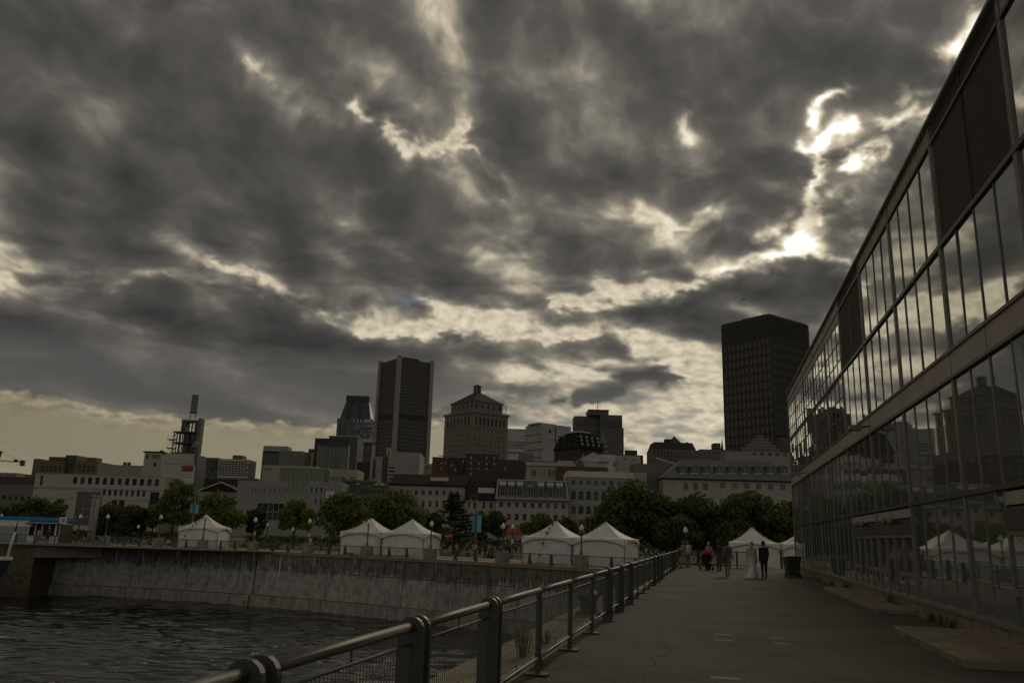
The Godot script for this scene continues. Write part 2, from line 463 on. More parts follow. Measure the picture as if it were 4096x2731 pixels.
func materials() -> void:
	var grain := noise_tex("grain", 1, 0.02, 5, 0.62, 1.0)
	var blotch := noise_tex("blotch", 2, 0.008, 6, 0.45, 1.0)
	var soft := noise_tex("soft", 3, 0.006, 4, 0.75, 1.0)
	var bump := noise_tex("bump", 4, 0.06, 4, 0.0, 1.0)
	# pier
	var a := mk("asphalt", lin(0.102, 0.090, 0.075), 0.92, noise_tex("asph", 8, 0.006, 8, 0.5, 1.0, 1024), 0.07, 0.35)
	a.normal_enabled = true
	a.normal_texture = normal_tex("asphn", 9, 0.11, 3, 4.0)
	a.normal_scale = 0.15
	a.detail_enabled = true
	a.detail_blend_mode = BaseMaterial3D.BLEND_MODE_MUL
	a.detail_albedo = noise_tex("gravel", 17, 0.09, 4, 0.35, 1.0)
	a.detail_uv_layer = BaseMaterial3D.DETAIL_UV_2
	a.uv2_triplanar = true
	a.uv2_world_triplanar = true
	a.uv2_scale = Vector3(0.5, 0.5, 0.5)
	a.albedo_color = lin(0.165, 0.152, 0.133)
	mk("cope", lin(0.30, 0.25, 0.18), 0.9, blotch, 0.35)
	mk("slab", lin(0.27, 0.215, 0.15), 0.9, blotch, 0.3)
	mk("plinth", lin(0.30, 0.245, 0.165), 0.9, blotch, 0.45)
	mk("crack", lin(0.03, 0.027, 0.024), 0.95)
	mk("paint_yellow", lin(0.185, 0.168, 0.135), 0.85, noise_tex("worn", 14, 0.05, 5, 0.5, 1.0), 1.2)
	mk("concrete", lin(0.30, 0.28, 0.24), 0.9, blotch, 0.3)
	mk("wall_left", lin(0.18, 0.15, 0.105), 0.92, noise_tex("streak", 21, 0.012, 6, 0.35, 1.0), 0.25)
	mk("paving", lin(0.38, 0.32, 0.24), 0.9, grain, 0.15)
	mk("lawn", lin(0.115, 0.105, 0.035), 1.0, blotch, 0.12)
	mk("earth", lin(0.09, 0.085, 0.075), 0.95, blotch, 0.02)
	mk("hedge", lin(0.05, 0.065, 0.022), 0.95, grain, 0.3)
	var w := mk("water", lin(0.012, 0.014, 0.012), 0.045, null, 1.0, 0.5)
	w.normal_enabled = true
	w.normal_texture = normal_tex("ripple", 31, 0.03, 4, 5.0)
	w.normal_scale = 0.12
	w.uv1_triplanar = true
	w.uv1_world_triplanar = true
	w.uv1_scale = Vector3(0.28, 0.28, 0.28)
	# pavilion
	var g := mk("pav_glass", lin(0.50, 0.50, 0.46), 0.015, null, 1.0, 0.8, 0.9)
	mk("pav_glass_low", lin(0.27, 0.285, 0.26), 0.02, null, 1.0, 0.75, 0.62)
	mk("pav_frame", lin(0.10, 0.094, 0.087), 0.45, soft, 0.5, 0.5, 0.35)
	mk("pav_post", lin(0.22, 0.205, 0.188), 0.5, soft, 0.5, 0.5, 0.2)
	mk("pav_band", lin(0.42, 0.36, 0.30), 0.55, soft, 0.3)
	mk("pav_louvre", lin(0.30, 0.275, 0.25), 0.6, soft, 0.4, 0.5, 0.2)
	mk("pav_blind", lin(0.42, 0.43, 0.39), 0.7, soft, 0.6)
	mk("plaster", lin(0.35, 0.34, 0.32), 0.9)
	mk("metal_rail", lin(0.095, 0.092, 0.083), 0.55, soft, 0.8, 0.5, 0.1)
	mk("post_paint", lin(0.045, 0.05, 0.045), 0.5, soft, 1.2)
	mk("wire", lin(0.09, 0.088, 0.075), 0.55)
	mk("blue_iron", lin(0.062, 0.072, 0.082), 0.5, soft, 1.0)
	mk("iron", lin(0.05, 0.05, 0.047), 0.6, soft, 1.0)
	var gl := mk("globe", lin(0.72, 0.70, 0.62), 0.3)
	gl.backlight_enabled = true
	gl.backlight = Color(0.5, 0.48, 0.42)
	var tw := mk("tent", lin(0.71, 0.705, 0.695), 0.7, soft, 0.2)
	tw.backlight_enabled = true
	tw.backlight = Color(0.30, 0.29, 0.26)
	mk("tent_rope_and_shade", lin(0.16, 0.155, 0.15), 0.8)  # legs, ropes and cords, and the painted shade strip under the valance
	mk("bin_green", lin(0.022, 0.045, 0.018), 0.5, soft, 1.5)
	mk("black", lin(0.012, 0.012, 0.012), 0.6)
	mk("white_paint", lin(0.62, 0.62, 0.60), 0.6, soft, 0.6)
	mk("grey_clad", lin(0.25, 0.265, 0.27), 0.6, soft, 0.4)
	mk("blue_roof", lin(0.006, 0.14, 0.34), 0.5, soft, 0.5)
	mk("navy", lin(0.015, 0.016, 0.03), 0.5)
	mk("banner_blue", lin(0.07, 0.36, 0.58), 0.7)
	mk("sign_magenta", lin(0.35, 0.06, 0.25), 0.7)
	mk("red", lin(0.22, 0.022, 0.016), 0.7)
	mk("awning", lin(0.28, 0.045, 0.016), 0.8)
	mk("flag_red", lin(0.45, 0.02, 0.025), 0.7)
	mk("flag_yellow", lin(0.60, 0.42, 0.02), 0.7)
	mk("flag_green", lin(0.01, 0.10, 0.04), 0.7)
	mk("flag_blue", lin(0.01, 0.03, 0.20), 0.7)
	mk("lattice", lin(0.36, 0.34, 0.30), 0.55, soft, 0.5, 0.5, 0.2)
	# town
	mk("stone_pale", lin(0.43, 0.405, 0.36), 0.9, grain, 0.12)
	mk("stone_grey", lin(0.29, 0.28, 0.255), 0.9, grain, 0.12)
	mk("stone_warm", lin(0.39, 0.345, 0.29), 0.9, grain, 0.12)
	mk("stone_dark", lin(0.17, 0.155, 0.135), 0.9, grain, 0.1)
	mk("beige", lin(0.30, 0.265, 0.225), 0.85, soft, 0.03)
	mk("off_white", lin(0.50, 0.475, 0.435), 0.8, soft, 0.05)
	mk("brick_red", lin(0.115, 0.056, 0.042), 0.9, grain, 0.2)
	mk("brick_brown", lin(0.075, 0.046, 0.036), 0.9, grain, 0.15)
	mk("brick_yellow", lin(0.17, 0.115, 0.06), 0.9, grain, 0.1)
	mk("tower_black", lin(0.030, 0.029, 0.030), 0.6, soft, 0.02)
	mk("tower_dark", lin(0.058, 0.052, 0.047), 0.6, soft, 0.02)
	mk("tower_green", lin(0.055, 0.075, 0.075), 0.45, soft, 0.02)
	mk("tower_white", lin(0.37, 0.355, 0.33), 0.8, soft, 0.02)
	mk("tower_brown", lin(0.10, 0.091, 0.081), 0.7, soft, 0.02)
	mk("stone_bank", lin(0.215, 0.185, 0.155), 0.9, grain, 0.06)
	mk("emblem_red", lin(0.16, 0.010, 0.014), 0.7)
	mk("tower_grey", lin(0.16, 0.15, 0.14), 0.8, soft, 0.02)
	mk("pillar", lin(0.33, 0.295, 0.255), 0.85, grain, 0.05)
	mk("roof_grey", lin(0.125, 0.138, 0.145), 0.55, soft, 0.3, 0.5, 0.15)
	mk("roof_dark", lin(0.034, 0.031, 0.030), 0.9, grain, 0.2, 0.2)
	mk("slate", lin(0.10, 0.112, 0.115), 0.7, grain, 0.3)
	mk("roof_copper", lin(0.034, 0.040, 0.029), 0.9, grain, 0.1)
	mk("roof_brown", lin(0.085, 0.05, 0.035), 0.85, grain, 0.1)
	mk("copper_green", lin(0.07, 0.14, 0.10), 0.75, grain, 0.1)
	mk("trim", lin(0.42, 0.40, 0.36), 0.8, soft, 0.3)
	mk("win_dark", lin(0.012, 0.012, 0.013), 0.12, null, 1.0, 0.3)
	mk("win_mid", lin(0.030, 0.029, 0.027), 0.15, null, 1.0, 0.35)
	mk("win_warm", lin(0.115, 0.098, 0.062), 0.25, null, 1.0, 0.6)
	mk("glass_olive", lin(0.098, 0.088, 0.062), 0.3, null, 1.0, 0.4)
	mk("glass_smoke", lin(0.060, 0.060, 0.062), 0.2, null, 1.0, 0.5)
	mk("win_light", lin(0.22, 0.26, 0.25), 0.3, null, 1.0, 0.6)
	mk("win_sky", lin(0.19, 0.22, 0.25), 0.12, null, 1.0, 0.6, 0.2)
	mk("win_green", lin(0.075, 0.105, 0.09), 0.07, null, 1.0, 0.75, 0.25)
	# plants
	mk("bark", lin(0.06, 0.048, 0.036), 0.95, grain, 0.6)
	for q in [["leaf_green", 0.115, 0.155, 0.028], ["leaf_dark", 0.078, 0.102, 0.029], ["leaf_bright", 0.16, 0.195, 0.026], ["leaf_pine", 0.044, 0.055, 0.021], ["leaf_grey", 0.075, 0.084, 0.040]]:
		var l := mk(q[0], lin(1, 1, 1), 0.65)
		l.vertex_color_use_as_albedo = true
		l.albedo_color = lin(q[1], q[2], q[3])
		l.backlight_enabled = true
		l.backlight = lin(0.75, 0.85, 0.18)
	var p := mk("cloth", Color(1, 1, 1), 0.85)
	p.vertex_color_use_as_albedo = true

func normal_tex(key: String, sd: int, freq: float, octaves: int, strength: float) -> Texture2D:
	if not tex.has(key):
		var n := FastNoiseLite.new()
		n.seed = sd
		n.frequency = freq
		n.fractal_octaves = octaves
		n.noise_type = FastNoiseLite.TYPE_SIMPLEX_SMOOTH
		var im := n.get_seamless_image(512, 512)
		im.convert(Image.FORMAT_RGBA8)
		im.bump_map_to_normal_map(strength)
		tex[key] = ImageTexture.create_from_image(im)
	return tex[key]

func pier_node(called: String, label: String, category: String, group := "") -> Node3D:
	# local axes: x to the right of the pier line, -z along the pier away from the camera
	return thing(called, label, category, Vector3.ZERO, -deg_to_rad(PYAW), group)

func pw(t: float, y: float, s: float) -> Vector3:
	var a := deg_to_rad(PYAW)
	return Vector3(cos(a) * t + sin(a) * s, y, sin(a) * t - cos(a) * s)

func wall_z(x: float) -> float:
	return 0.0068579 * x * x + 0.858897 * x - 75.971

func wall_n(x: float) -> Vector3:
	# horizontal normal of the basin wall, towards the water
	return Vector3(-(0.0137158 * x + 0.858897), 0, 1).normalized()

# ------------------------------------------------------------------ setting
func setting() -> void:
	var xf := Transform3D(Basis(Vector3.UP, -deg_to_rad(PYAW)), Vector3.ZERO)
	# pier body, then its surfaces
	var b := MB.new()
	b.box(Vector3(-3.1, -9, -60), Vector3(40, -0.02, 20), xf)
	setpiece("pier_body", b.mesh(), "concrete")
	b = MB.new()
	b.quad(xf * Vector3(-2.42, 0, 20), xf * Vector3(40, 0, 20), xf * Vector3(40, 0, -60), xf * Vector3(-2.42, 0, -60))
	b.quad(xf * Vector3(-2.42, 0, -60), xf * Vector3(40, 0, -60), xf * Vector3(40, PROM + 0.012, -82), xf * Vector3(-2.42, PROM + 0.012, -82))
	setpiece("pier_road", b.mesh(), "asphalt")
	# slabs of the quay edge, one by one
	var edge := Node3D.new()
	edge.name = "quay_edge"
	edge.set_meta("kind", "structure")
	edge.rotation.y = -deg_to_rad(PYAW)
	add_child(edge)
	var s := -6.0
	while s < 59.0:
		part(edge, "slab", boxmesh(0.95, 0.3, 2.96), "cope", Vector3(-2.86, -0.132 + rng.randf_range(-0.008, 0.008), -s - 1.5))
		s += 3.0
	var cb := MB.new()
	for line in CRACKS:
		for i in line.size() - 1:
			var p := Vector2(line[i][0], line[i][1])
			var q := Vector2(line[i + 1][0], line[i + 1][1])
			var k := (q - p).orthogonal().normalized() * rng.randf_range(0.008, 0.022)
			cb.quad(xf * Vector3(p.x - k.x, 0.004, -p.y + k.y), xf * Vector3(p.x + k.x, 0.004, -p.y - k.y), xf * Vector3(q.x + k.x, 0.004, -q.y - k.y), xf * Vector3(q.x - k.x, 0.004, -q.y + k.y))
	setpiece("road_cracks", cb.mesh(), "crack", "stuff").set_meta("label", "dark cracks running through the asphalt")
	for q in [[0.17, 17.02, 0.42], [0.18, 16.08, 0.45], [1.18, 16.95, 0.36], [1.17, 16.05, 0.4], [0.13, 11.72, 0.5]]:
		var pb := MB.new()
		pb.quad(xf * Vector3(q[0] - q[2] * 0.4, 0.004, -q[1] + 0.12), xf * Vector3(q[0] + q[2] * 0.4, 0.004, -q[1] + 0.1), xf * Vector3(q[0] + q[2] * 0.36, 0.004, -q[1] - 0.12), xf * Vector3(q[0] - q[2] * 0.35, 0.004, -q[1] - 0.1))
		setpiece("road_marking", pb.mesh(), "paint_yellow")
	# land behind the basin
	var edgeline := [Vector2(-3000, -97.7), Vector2(-54.3, -97.7)]
	var x := -54.28
	while x <= 12.01:
		edgeline.append(Vector2(x, wall_z(x) + 0.02))
		x += 3.8
	edgeline.append(Vector2(40, -62))
	edgeline.append(Vector2(3000, -62))
	b = MB.new()
	for i in edgeline.size() - 1:
		var p: Vector2 = edgeline[i]
		var q: Vector2 = edgeline[i + 1]
		if absf(p.x - q.x) < 0.01:
			continue
		b.quad(Vector3(p.x, PROM - 0.03, p.y), Vector3(q.x, PROM - 0.03, q.y), Vector3(q.x, PROM - 0.03, -6000), Vector3(p.x, PROM - 0.03, -6000))
	setpiece("ground", b.mesh(), "earth")
	b = MB.new()
	var lb := MB.new()
	x = -52.6
	while x < 12.0:
		var p0 := Vector3(x, PROM, wall_z(x))
		var p1 := Vector3(x + 2.0, PROM, wall_z(x + 2.0))
		var n0 := wall_n(x)
		var n1 := wall_n(x + 2.0)
		b.quad(p0, p1, p1 - n1 * 11.0, p0 - n0 * 11.0)
		x += 2.0
	b.quad(Vector3(11.4, PROM + 0.004, -66), Vector3(60, PROM + 0.004, -60), Vector3(60, PROM + 0.004, -95), Vector3(4, PROM + 0.004, -84))
	setpiece("promenade_paving", b.mesh(), "paving")
	b = MB.new()
	b.quad(Vector3(-130, PROM - 0.014, -104), Vector3(60, PROM - 0.014, -84), Vector3(60, PROM - 0.014, -152), Vector3(-130, PROM - 0.014, -152))
	# left promenade beyond the little bridge
	setpiece("lawn", b.mesh(), "lawn")
	b = MB.new()
	b.quad(Vector3(-130, PROM, -98), Vector3(-54.25, PROM, -98), Vector3(-54.25, PROM, -113), Vector3(-130, PROM, -113))
	setpiece("quay_paving", b.mesh(), "paving")
	wall()
	water()

const CRACKS := [[[-1.03,30.64],[-0.74,29.02],[-0.44,27.33]],[[-0.74,23.43],[-0.6,22.44],[-0.44,20.94],[-0.39,19.59],[-0.61,18.97]],[[-1.09,18.01],[-0.97,17.22],[-0.92,17.04]],[[-0.95,16.09],[-0.84,15.6],[-0.8,15.17],[-0.81,14.71],[-0.65,14.09],[-0.67,13.88],[-0.83,13.37]],[[-0.94,13.32],[-0.81,12.69],[-0.93,12.12],[-0.93,11.73],[-0.88,11.31],[-0.84,10.95],[-0.9,10.3],[-0.85,9.6]],[[2.22,44.03],[2.15,37.47]],[[-0.44,50.52],[-0.31,45.36]],[[4.22,42.54],[4.1,38.06],[4.26,35.46]],[[-0.14,37.66],[0.87,37.97],[1.4,38.96]]]

func wall_texture() -> Texture2D:
	# rain streaks and lime on old poured concrete: dark upper lift, paler middle, brownish foot
	var w := 2048
	var h := 256
	var col := FastNoiseLite.new()
	col.seed = 77
	col.frequency = 1.0
	col.fractal_octaves = 5
	var bl := FastNoiseLite.new()
	bl.seed = 78
	bl.frequency = 1.0
	bl.fractal_octaves = 5
	var im := Image.create(w, h, false, Image.FORMAT_RGB8)
	for i in w:
		var u := float(i) / w
		var drip := 0.33 + col.get_noise_2d(u * 46.0, 4.0) * 0.14 + col.get_noise_2d(u * 260.0, 9.0) * 0.12
		var s1 := col.get_noise_2d(u * 330.0, 1.5)
		var lime := smoothstep(0.25, 0.5, col.get_noise_2d(u * 120.0, 22.0))
		var lime_end := 0.15 + 0.4 * absf(col.get_noise_2d(u * 90.0, 33.0)) * 2.0
		var lift := 0.04 * col.get_noise_2d(u * 7.0, 50.0)
		for j in h:
			var v := float(j) / h
			var st := col.get_noise_2d(u * 420.0, v * 1.6 + 3.0)
			var n := bl.get_noise_2d(u * 60.0, v * 7.0)
			var n2 := bl.get_noise_2d(u * 300.0, v * 40.0)
			var c := Color(0.128, 0.119, 0.100) if v < drip else Color(0.275, 0.262, 0.236)
			if v > 0.76:
				c = Color(0.235, 0.212, 0.18)
			var k := 1.0 + st * (1.0 if v < 0.4 else 0.55) + n * 0.45 + n2 * 0.22 + lift * 4.0
			if v < 0.4 and s1 < -0.25:
				k *= 0.62
			if lime > 0.0 and v < lime_end:
				c = c.lerp(Color(0.46, 0.44, 0.40), lime * 0.8 * clampf(0.6 + n2 * 2.0 + st, 0.0, 1.0))
			if v > 0.9:
				k *= 0.8 + n2
			c = c * clampf(k, 0.35, 1.5)
			im.set_pixel(i, j, Color(c.r, c.g, c.b).linear_to_srgb())
	return ImageTexture.create_from_image(im)

func wall() -> void:
	var m := StandardMaterial3D.new()
	m.resource_name = "wall_concrete"
	m.albedo_texture = wall_texture()
	m.roughness = 0.92
	mats["wall_concrete"] = m
	var root := Node3D.new()
	root.name = "quay_wall"
	root.set_meta("kind", "structure")
	add_child(root)
	# arc length table
	var pts := []
	var x := -58.0
	var acc := 0.0
	while x <= 12.6:
		pts.append([x, acc])
		var nx := x + 0.8
		acc += Vector2(nx - x, wall_z(nx) - wall_z(x)).length()
		x = nx
	# lifts of concrete: profile as (out, y) pairs, joints recessed between them
	for lift in [[0.0, -0.95, 0.08, -2.62, 0.0, 0.34], [0.08, -2.68, 0.30, -5.32, 0.36, 0.755], [0.72, -5.36, 0.95, -7.6, 0.77, 1.0]]:
		var b := MB.new()
		for i in pts.size() - 1:
			var p: Array = pts[i]
			var q: Array = pts[i + 1]
			var pp := Vector3(p[0], 0, wall_z(p[0]))
			var qq := Vector3(q[0], 0, wall_z(q[0]))
			var pn := wall_n(p[0])
			var qn := wall_n(q[0])
			var up := Vector3.UP
			var A: Vector3 = pp + pn * lift[2] + up * lift[3]
			var B: Vector3 = qq + qn * lift[2] + up * lift[3]
			var C: Vector3 = qq + qn * lift[0] + up * lift[1]
			var E: Vector3 = pp + pn * lift[0] + up * lift[1]
			b.quad(A, B, C, E)
			var u0: float = p[1] / 78.0
			var u1: float = q[1] / 78.0
			for t in [Vector2(u0, lift[5]), Vector2(u1, lift[4]), Vector2(u1, lift[5]), Vector2(u0, lift[5]), Vector2(u0, lift[4]), Vector2(u1, lift[4])]:
				b.uv.append(t)
			# top and underside of the lift
			b.quad(E, C, C - qn * 1.0, E - pn * 1.0)
			b.quad(A - pn * 1.2, B - qn * 1.2, B, A)
			for r in 12:
				b.uv.append(Vector2(u0, lift[4] + 0.01))
		part(root, "concrete_lift", b.mesh(), "wall_concrete")
	var bb := MB.new()
	var cb := MB.new()
	for i in pts.size() - 1:
		var p: Array = pts[i]
		var q: Array = pts[i + 1]
		var pp := Vector3(p[0], 0, wall_z(p[0]))
		var qq := Vector3(q[0], 0, wall_z(q[0]))
		var pn := wall_n(p[0])
		var qn := wall_n(q[0])
		bb.quad(pp - pn * 0.05 + Vector3(0, -8, 0), qq - qn * 0.05 + Vector3(0, -8, 0), qq - qn * 0.05 + Vector3(0, -0.8, 0), pp - pn * 0.05 + Vector3(0, -0.8, 0))
		# cope on top
		var y0 := Vector3(0, -0.98, 0)
		var y1 := Vector3(0, PROM + 0.08, 0)
		cb.quad(pp + pn * 0.14 + y0, qq + qn * 0.14 + y0, qq + qn * 0.14 + y1, pp + pn * 0.14 + y1)
		cb.quad(pp + pn * 0.14 + y1, qq + qn * 0.14 + y1, qq - qn * 0.9 + y1, pp - pn * 0.9 + y1)
		cb.quad(pp - pn * 0.05 + y0, qq - qn * 0.05 + y0, qq + qn * 0.14 + y0, pp + pn * 0.14 + y0)
		cb.quad(qq - qn * 0.9 + y0, pp - pn * 0.9 + y0, pp - pn * 0.9 + y1, qq - qn * 0.9 + y1)
	part(root, "joint_back", bb.mesh(), "stone_dark")
	part(root, "cope", cb.mesh(), "cope")
	# expansion joints: dark slots with a proud filler, leaning with the batter
	for jx in [-44.0, -36.5, -27.7, -18.7, -10.0, -1.5]:
		var b := MB.new()
		var n := wall_n(jx)
		var wdt := 0.32 if jx == -27.7 else 0.05
		var base := Vector3(jx, 0, wall_z(jx))
		b.bar(base + n * 0.02 + Vector3(0, -0.97, 0), base + n * 0.32 + Vector3(0, -5.34, 0), wdt, 0.03)
		b.bar(base + n * 0.74 + Vector3(0, -5.36, 0), base + n * 0.96 + Vector3(0, -7.3, 0), wdt, 0.03)
		part(root, "joint_filler", b.mesh(), "iron")
	# the left quay, its end dark below the footbridge
	for q in [["left_quay", Vector3(-140, -9, -112), Vector3(-54.2, -0.98, -97.5)], ["left_quay_foot", Vector3(-140, -9, -98), Vector3(-54.0, -5.4, -96.9)]]:
		var b := MB.new()
		b.box(q[1], q[2])
		setpiece(q[0], b.mesh(), "wall_left")
	var f := MB.new()
	f.box(Vector3(-140, -1.0, -99.5), Vector3(-54.1, PROM + 0.08, -97.35))
	setpiece("left_quay_cope", f.mesh(), "cope")

func water() -> void:
	var n1 := FastNoiseLite.new()
	n1.seed = 41
	n1.frequency = 0.40
	n1.fractal_octaves = 3
	n1.noise_type = FastNoiseLite.TYPE_SIMPLEX_SMOOTH
	var n2 := FastNoiseLite.new()
	n2.seed = 42
	n2.frequency = 0.09
	n2.fractal_octaves = 2
	var x0 := -66.0
	var z0 := -142.0
	var st := 0.27
	var nx := 290
	var nz := 420
	var v := PackedVector3Array()
	var idx := PackedInt32Array()
	for j in nz + 1:
		for i in nx + 1:
			var x := x0 + i * st
			var z := z0 + j * st
			# short crests that run across the line of sight
			var a := n1.get_noise_2d(x * 0.46 + z * 0.10, z * 1.8)
			var g := n2.get_noise_2d(x, z)
			v.append(Vector3(x, WATER + a * (0.15 + 0.10 * g) + g * 0.05, z))
	for j in nz:
		for i in nx:
			var a := j * (nx + 1) + i
			idx.append_array(PackedInt32Array([a, a + 1, a + nx + 2, a, a + nx + 2, a + nx + 1]))
	var ar := []
	ar.resize(Mesh.ARRAY_MAX)
	ar[Mesh.ARRAY_VERTEX] = v
	ar[Mesh.ARRAY_INDEX] = idx
	var m := ArrayMesh.new()
	m.add_surface_from_arrays(Mesh.PRIMITIVE_TRIANGLES, ar)
	var sto := SurfaceTool.new()
	sto.create_from(m, 0)
	sto.generate_normals()
	setpiece("water", sto.commit(), "water")
	var b := MB.new()
	b.quad(Vector3(-300, WATER - 0.1, 60), Vector3(20, WATER - 0.1, 60), Vector3(20, WATER - 0.1, -145), Vector3(-300, WATER - 0.1, -145))
	setpiece("water_beyond", b.mesh(), "water")


# ------------------------------------------------------------------ glass pavilion
func pane(root: Node, called: String, s0: float, s1: float, y0: float, y1: float, m: String, depth := 0.0) -> void:
	var o := part(root, called, boxmesh(0.03, y1 - y0, s1 - s0), m, Vector3(5.34 + depth, (y0 + y1) * 0.5, -(s0 + s1) * 0.5))
	# panes never sit quite true, so that what they mirror breaks from one to the next
	o.rotation = Vector3(0, rng.randfn(0.0, 0.0028), rng.randfn(0.0, 0.0028))

func pavilion() -> void:
	var r := pier_node("glass_pavilion", "long glass pavilion with reflecting panes and metal frame along the pier", "building")
	var cuts := []
	for k in 7:
		cuts.append(4.74 + 4.93 * k)
	for k in range(1, 6):
		cuts.append(34.32 + 4.636 * k)
	boxpart(r, "core", Vector3(5.62, 0, -57.4), Vector3(30, 11.3, -4.8), "plaster")
	boxpart(r, "roof", Vector3(5.2, 11.46, -57.65), Vector3(30.2, 11.53, -4.6), "trim")
	boxpart(r, "end_wall", Vector3(5.4, 0.3, -57.56), Vector3(30, 11.45, -57.42), "pav_band")
	boxpart(r, "end_wall", Vector3(5.4, 0.3, -4.78), Vector3(30, 11.45, -4.64), "pav_band")
	boxpart(r, "plinth", Vector3(5.2, -0.01, -57.6), Vector3(30.1, 0.33, -4.6), "plinth")
	boxpart(r, "sill", Vector3(5.16, 0.332, -57.55), Vector3(5.5, 0.42, -4.66), "pav_post")
	for q in [[2.81, 2.91, 5.27], [5.36, 5.43, 5.25], [5.94, 6.01, 5.25], [8.40, 8.50, 5.27], [10.96, 11.04, 5.28]]:
		boxpart(r, "transom", Vector3(q[2], q[0], -57.5), Vector3(5.5, q[1], -4.7), "pav_frame")
	for k in cuts.size():
		boxpart(r, "post", Vector3(5.285, 0.42, -cuts[k] - 0.085), Vector3(5.52, 5.36, -cuts[k] + 0.085), "pav_post")
		boxpart(r, "post", Vector3(5.285, 6.012, -cuts[k] - 0.085), Vector3(5.52, 11.458, -cuts[k] + 0.085), "pav_post")
	for k in cuts.size() - 1:
		var s0: float = cuts[k]
		var s1: float = cuts[k + 1]
		var w := (s1 - s0) / 4.0
		var far := k >= 6
		# opaque band between the storeys, two panels a bay
		for h in 2:
			boxpart(r, "band_panel", Vector3(5.29, 5.432, -s0 - w * 2 * (h + 1) + 0.03), Vector3(5.5, 5.938, -s0 - w * 2 * h - 0.03), "pav_band")
		var doorway := k == 4 or k == 5
		for i in 4:
			var a := s0 + w * i
			var b := a + w
			if i > 0:
				var half := k == 2 and i >= 2
				if not doorway and not (k == 1 and i >= 2) and not (k == 2 and i == 1):
					boxpart(r, "mullion", Vector3(5.305, 0.42, -a - 0.03), Vector3(5.5, 2.81, -a + 0.03), "pav_post")
				boxpart(r, "mullion", Vector3(5.305, 2.91, -a - 0.03), Vector3(5.5, 5.36, -a + 0.03), "pav_post")
				if k != 2 and k != 5 or far:
					boxpart(r, "mullion", Vector3(5.305, 6.012, -a - 0.03), Vector3(5.5, 10.96, -a + 0.03), "pav_frame")
				else:
					boxpart(r, "mullion", Vector3(5.305, 6.012, -a - 0.03), Vector3(5.5, 8.40, -a + 0.03), "pav_frame")
			if not doorway and not (k == 1 and i >= 2) and not (k == 2 and i < 2):
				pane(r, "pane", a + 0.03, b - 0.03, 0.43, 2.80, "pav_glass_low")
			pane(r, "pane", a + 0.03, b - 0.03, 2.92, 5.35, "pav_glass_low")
			if far:
				for row in 6:
					var y0 := 6.02 + row * 0.76
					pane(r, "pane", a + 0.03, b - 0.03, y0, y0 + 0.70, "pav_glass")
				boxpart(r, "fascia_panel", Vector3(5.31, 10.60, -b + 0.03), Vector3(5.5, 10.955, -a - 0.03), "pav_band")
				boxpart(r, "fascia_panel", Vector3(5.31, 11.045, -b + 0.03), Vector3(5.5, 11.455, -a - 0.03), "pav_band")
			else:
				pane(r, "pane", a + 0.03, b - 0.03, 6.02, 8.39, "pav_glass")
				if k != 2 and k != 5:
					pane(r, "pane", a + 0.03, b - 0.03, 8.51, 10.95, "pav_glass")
					boxpart(r, "fascia_panel", Vector3(5.31, 11.045, -b + 0.03), Vector3(5.5, 11.455, -a - 0.03), "pav_band")
		if far:
			for row in range(1, 7):
				boxpart(r, "glazing_bar", Vector3(5.308, 5.98 + row * 0.76, -s1 + 0.09), Vector3(5.48, 6.02 + row * 0.76, -s0 - 0.09), "pav_frame")
		if k == 2 or k == 5:
			# louvred plant-room screens, two leaves
			for h in 2:
				var a := s0 + 0.09 + (w * 2 - 0.09) * h
				var b := s0 + (w * 2) * (h + 1) - (0.09 if h == 1 else 0.0)
				boxpart(r, "screen_back", Vector3(5.4, 8.51, -b), Vector3(5.5, 11.455, -a), "pav_louvre")
				var sl := MB.new()
				var y := 8.53
				while y < 11.40:
					sl.quad(Vector3(5.33, y, -a - 0.03), Vector3(5.33, y, -b + 0.03), Vector3(5.395, y + 0.05, -b + 0.03), Vector3(5.395, y + 0.05, -a - 0.03))
					sl.quad(Vector3(5.33, y - 0.018, -a - 0.03), Vector3(5.33, y - 0.018, -b + 0.03), Vector3(5.33, y, -b + 0.03), Vector3(5.33, y, -a - 0.03))
					y += 0.062
				part(r, "louvre", sl.mesh(), "pav_louvre", Vector3.ZERO, "stuff")
				for e in [a, b]:
					boxpart(r, "screen_edge", Vector3(5.31, 8.51, -e - 0.028), Vector3(5.399, 11.455, -e + 0.028), "pav_louvre")
		if doorway:
			door_bay(r, s0 + 0.09, s1 - 0.09)
	door_bay(r, 14.6 + 2.465 - 4.75, 14.6 + 2.465)
	# lamps fixed to the wall
	var n := 0
	for q in [[4.86, 5.56, 29.3], [4.86, 5.55, 48.7]]:
		var l := pier_node("wall_floodlight", ["grey floodlight on an arm from the pavilion band, the nearer one", "grey floodlight on the pavilion band near its far end"][n], "floodlight", "floodlights on the pavilion")
		l.position = pw(q[0], q[1], q[2])
		var b := MB.new()
		b.bar(Vector3(0.05, 0, 0), Vector3(0.42, 0.06, 0), 0.07, 0.05)
		part(l, "arm", b.mesh(), "iron")
		b = MB.new()
		b.prism([Vector2(-0.28, -0.06), Vector2(0.12, -0.1), Vector2(0.14, 0.06), Vector2(-0.2, 0.1)], -0.17, 0.17)
		part(l, "lamp_housing", b.mesh(), "pav_post")
		n += 1
	n = 0
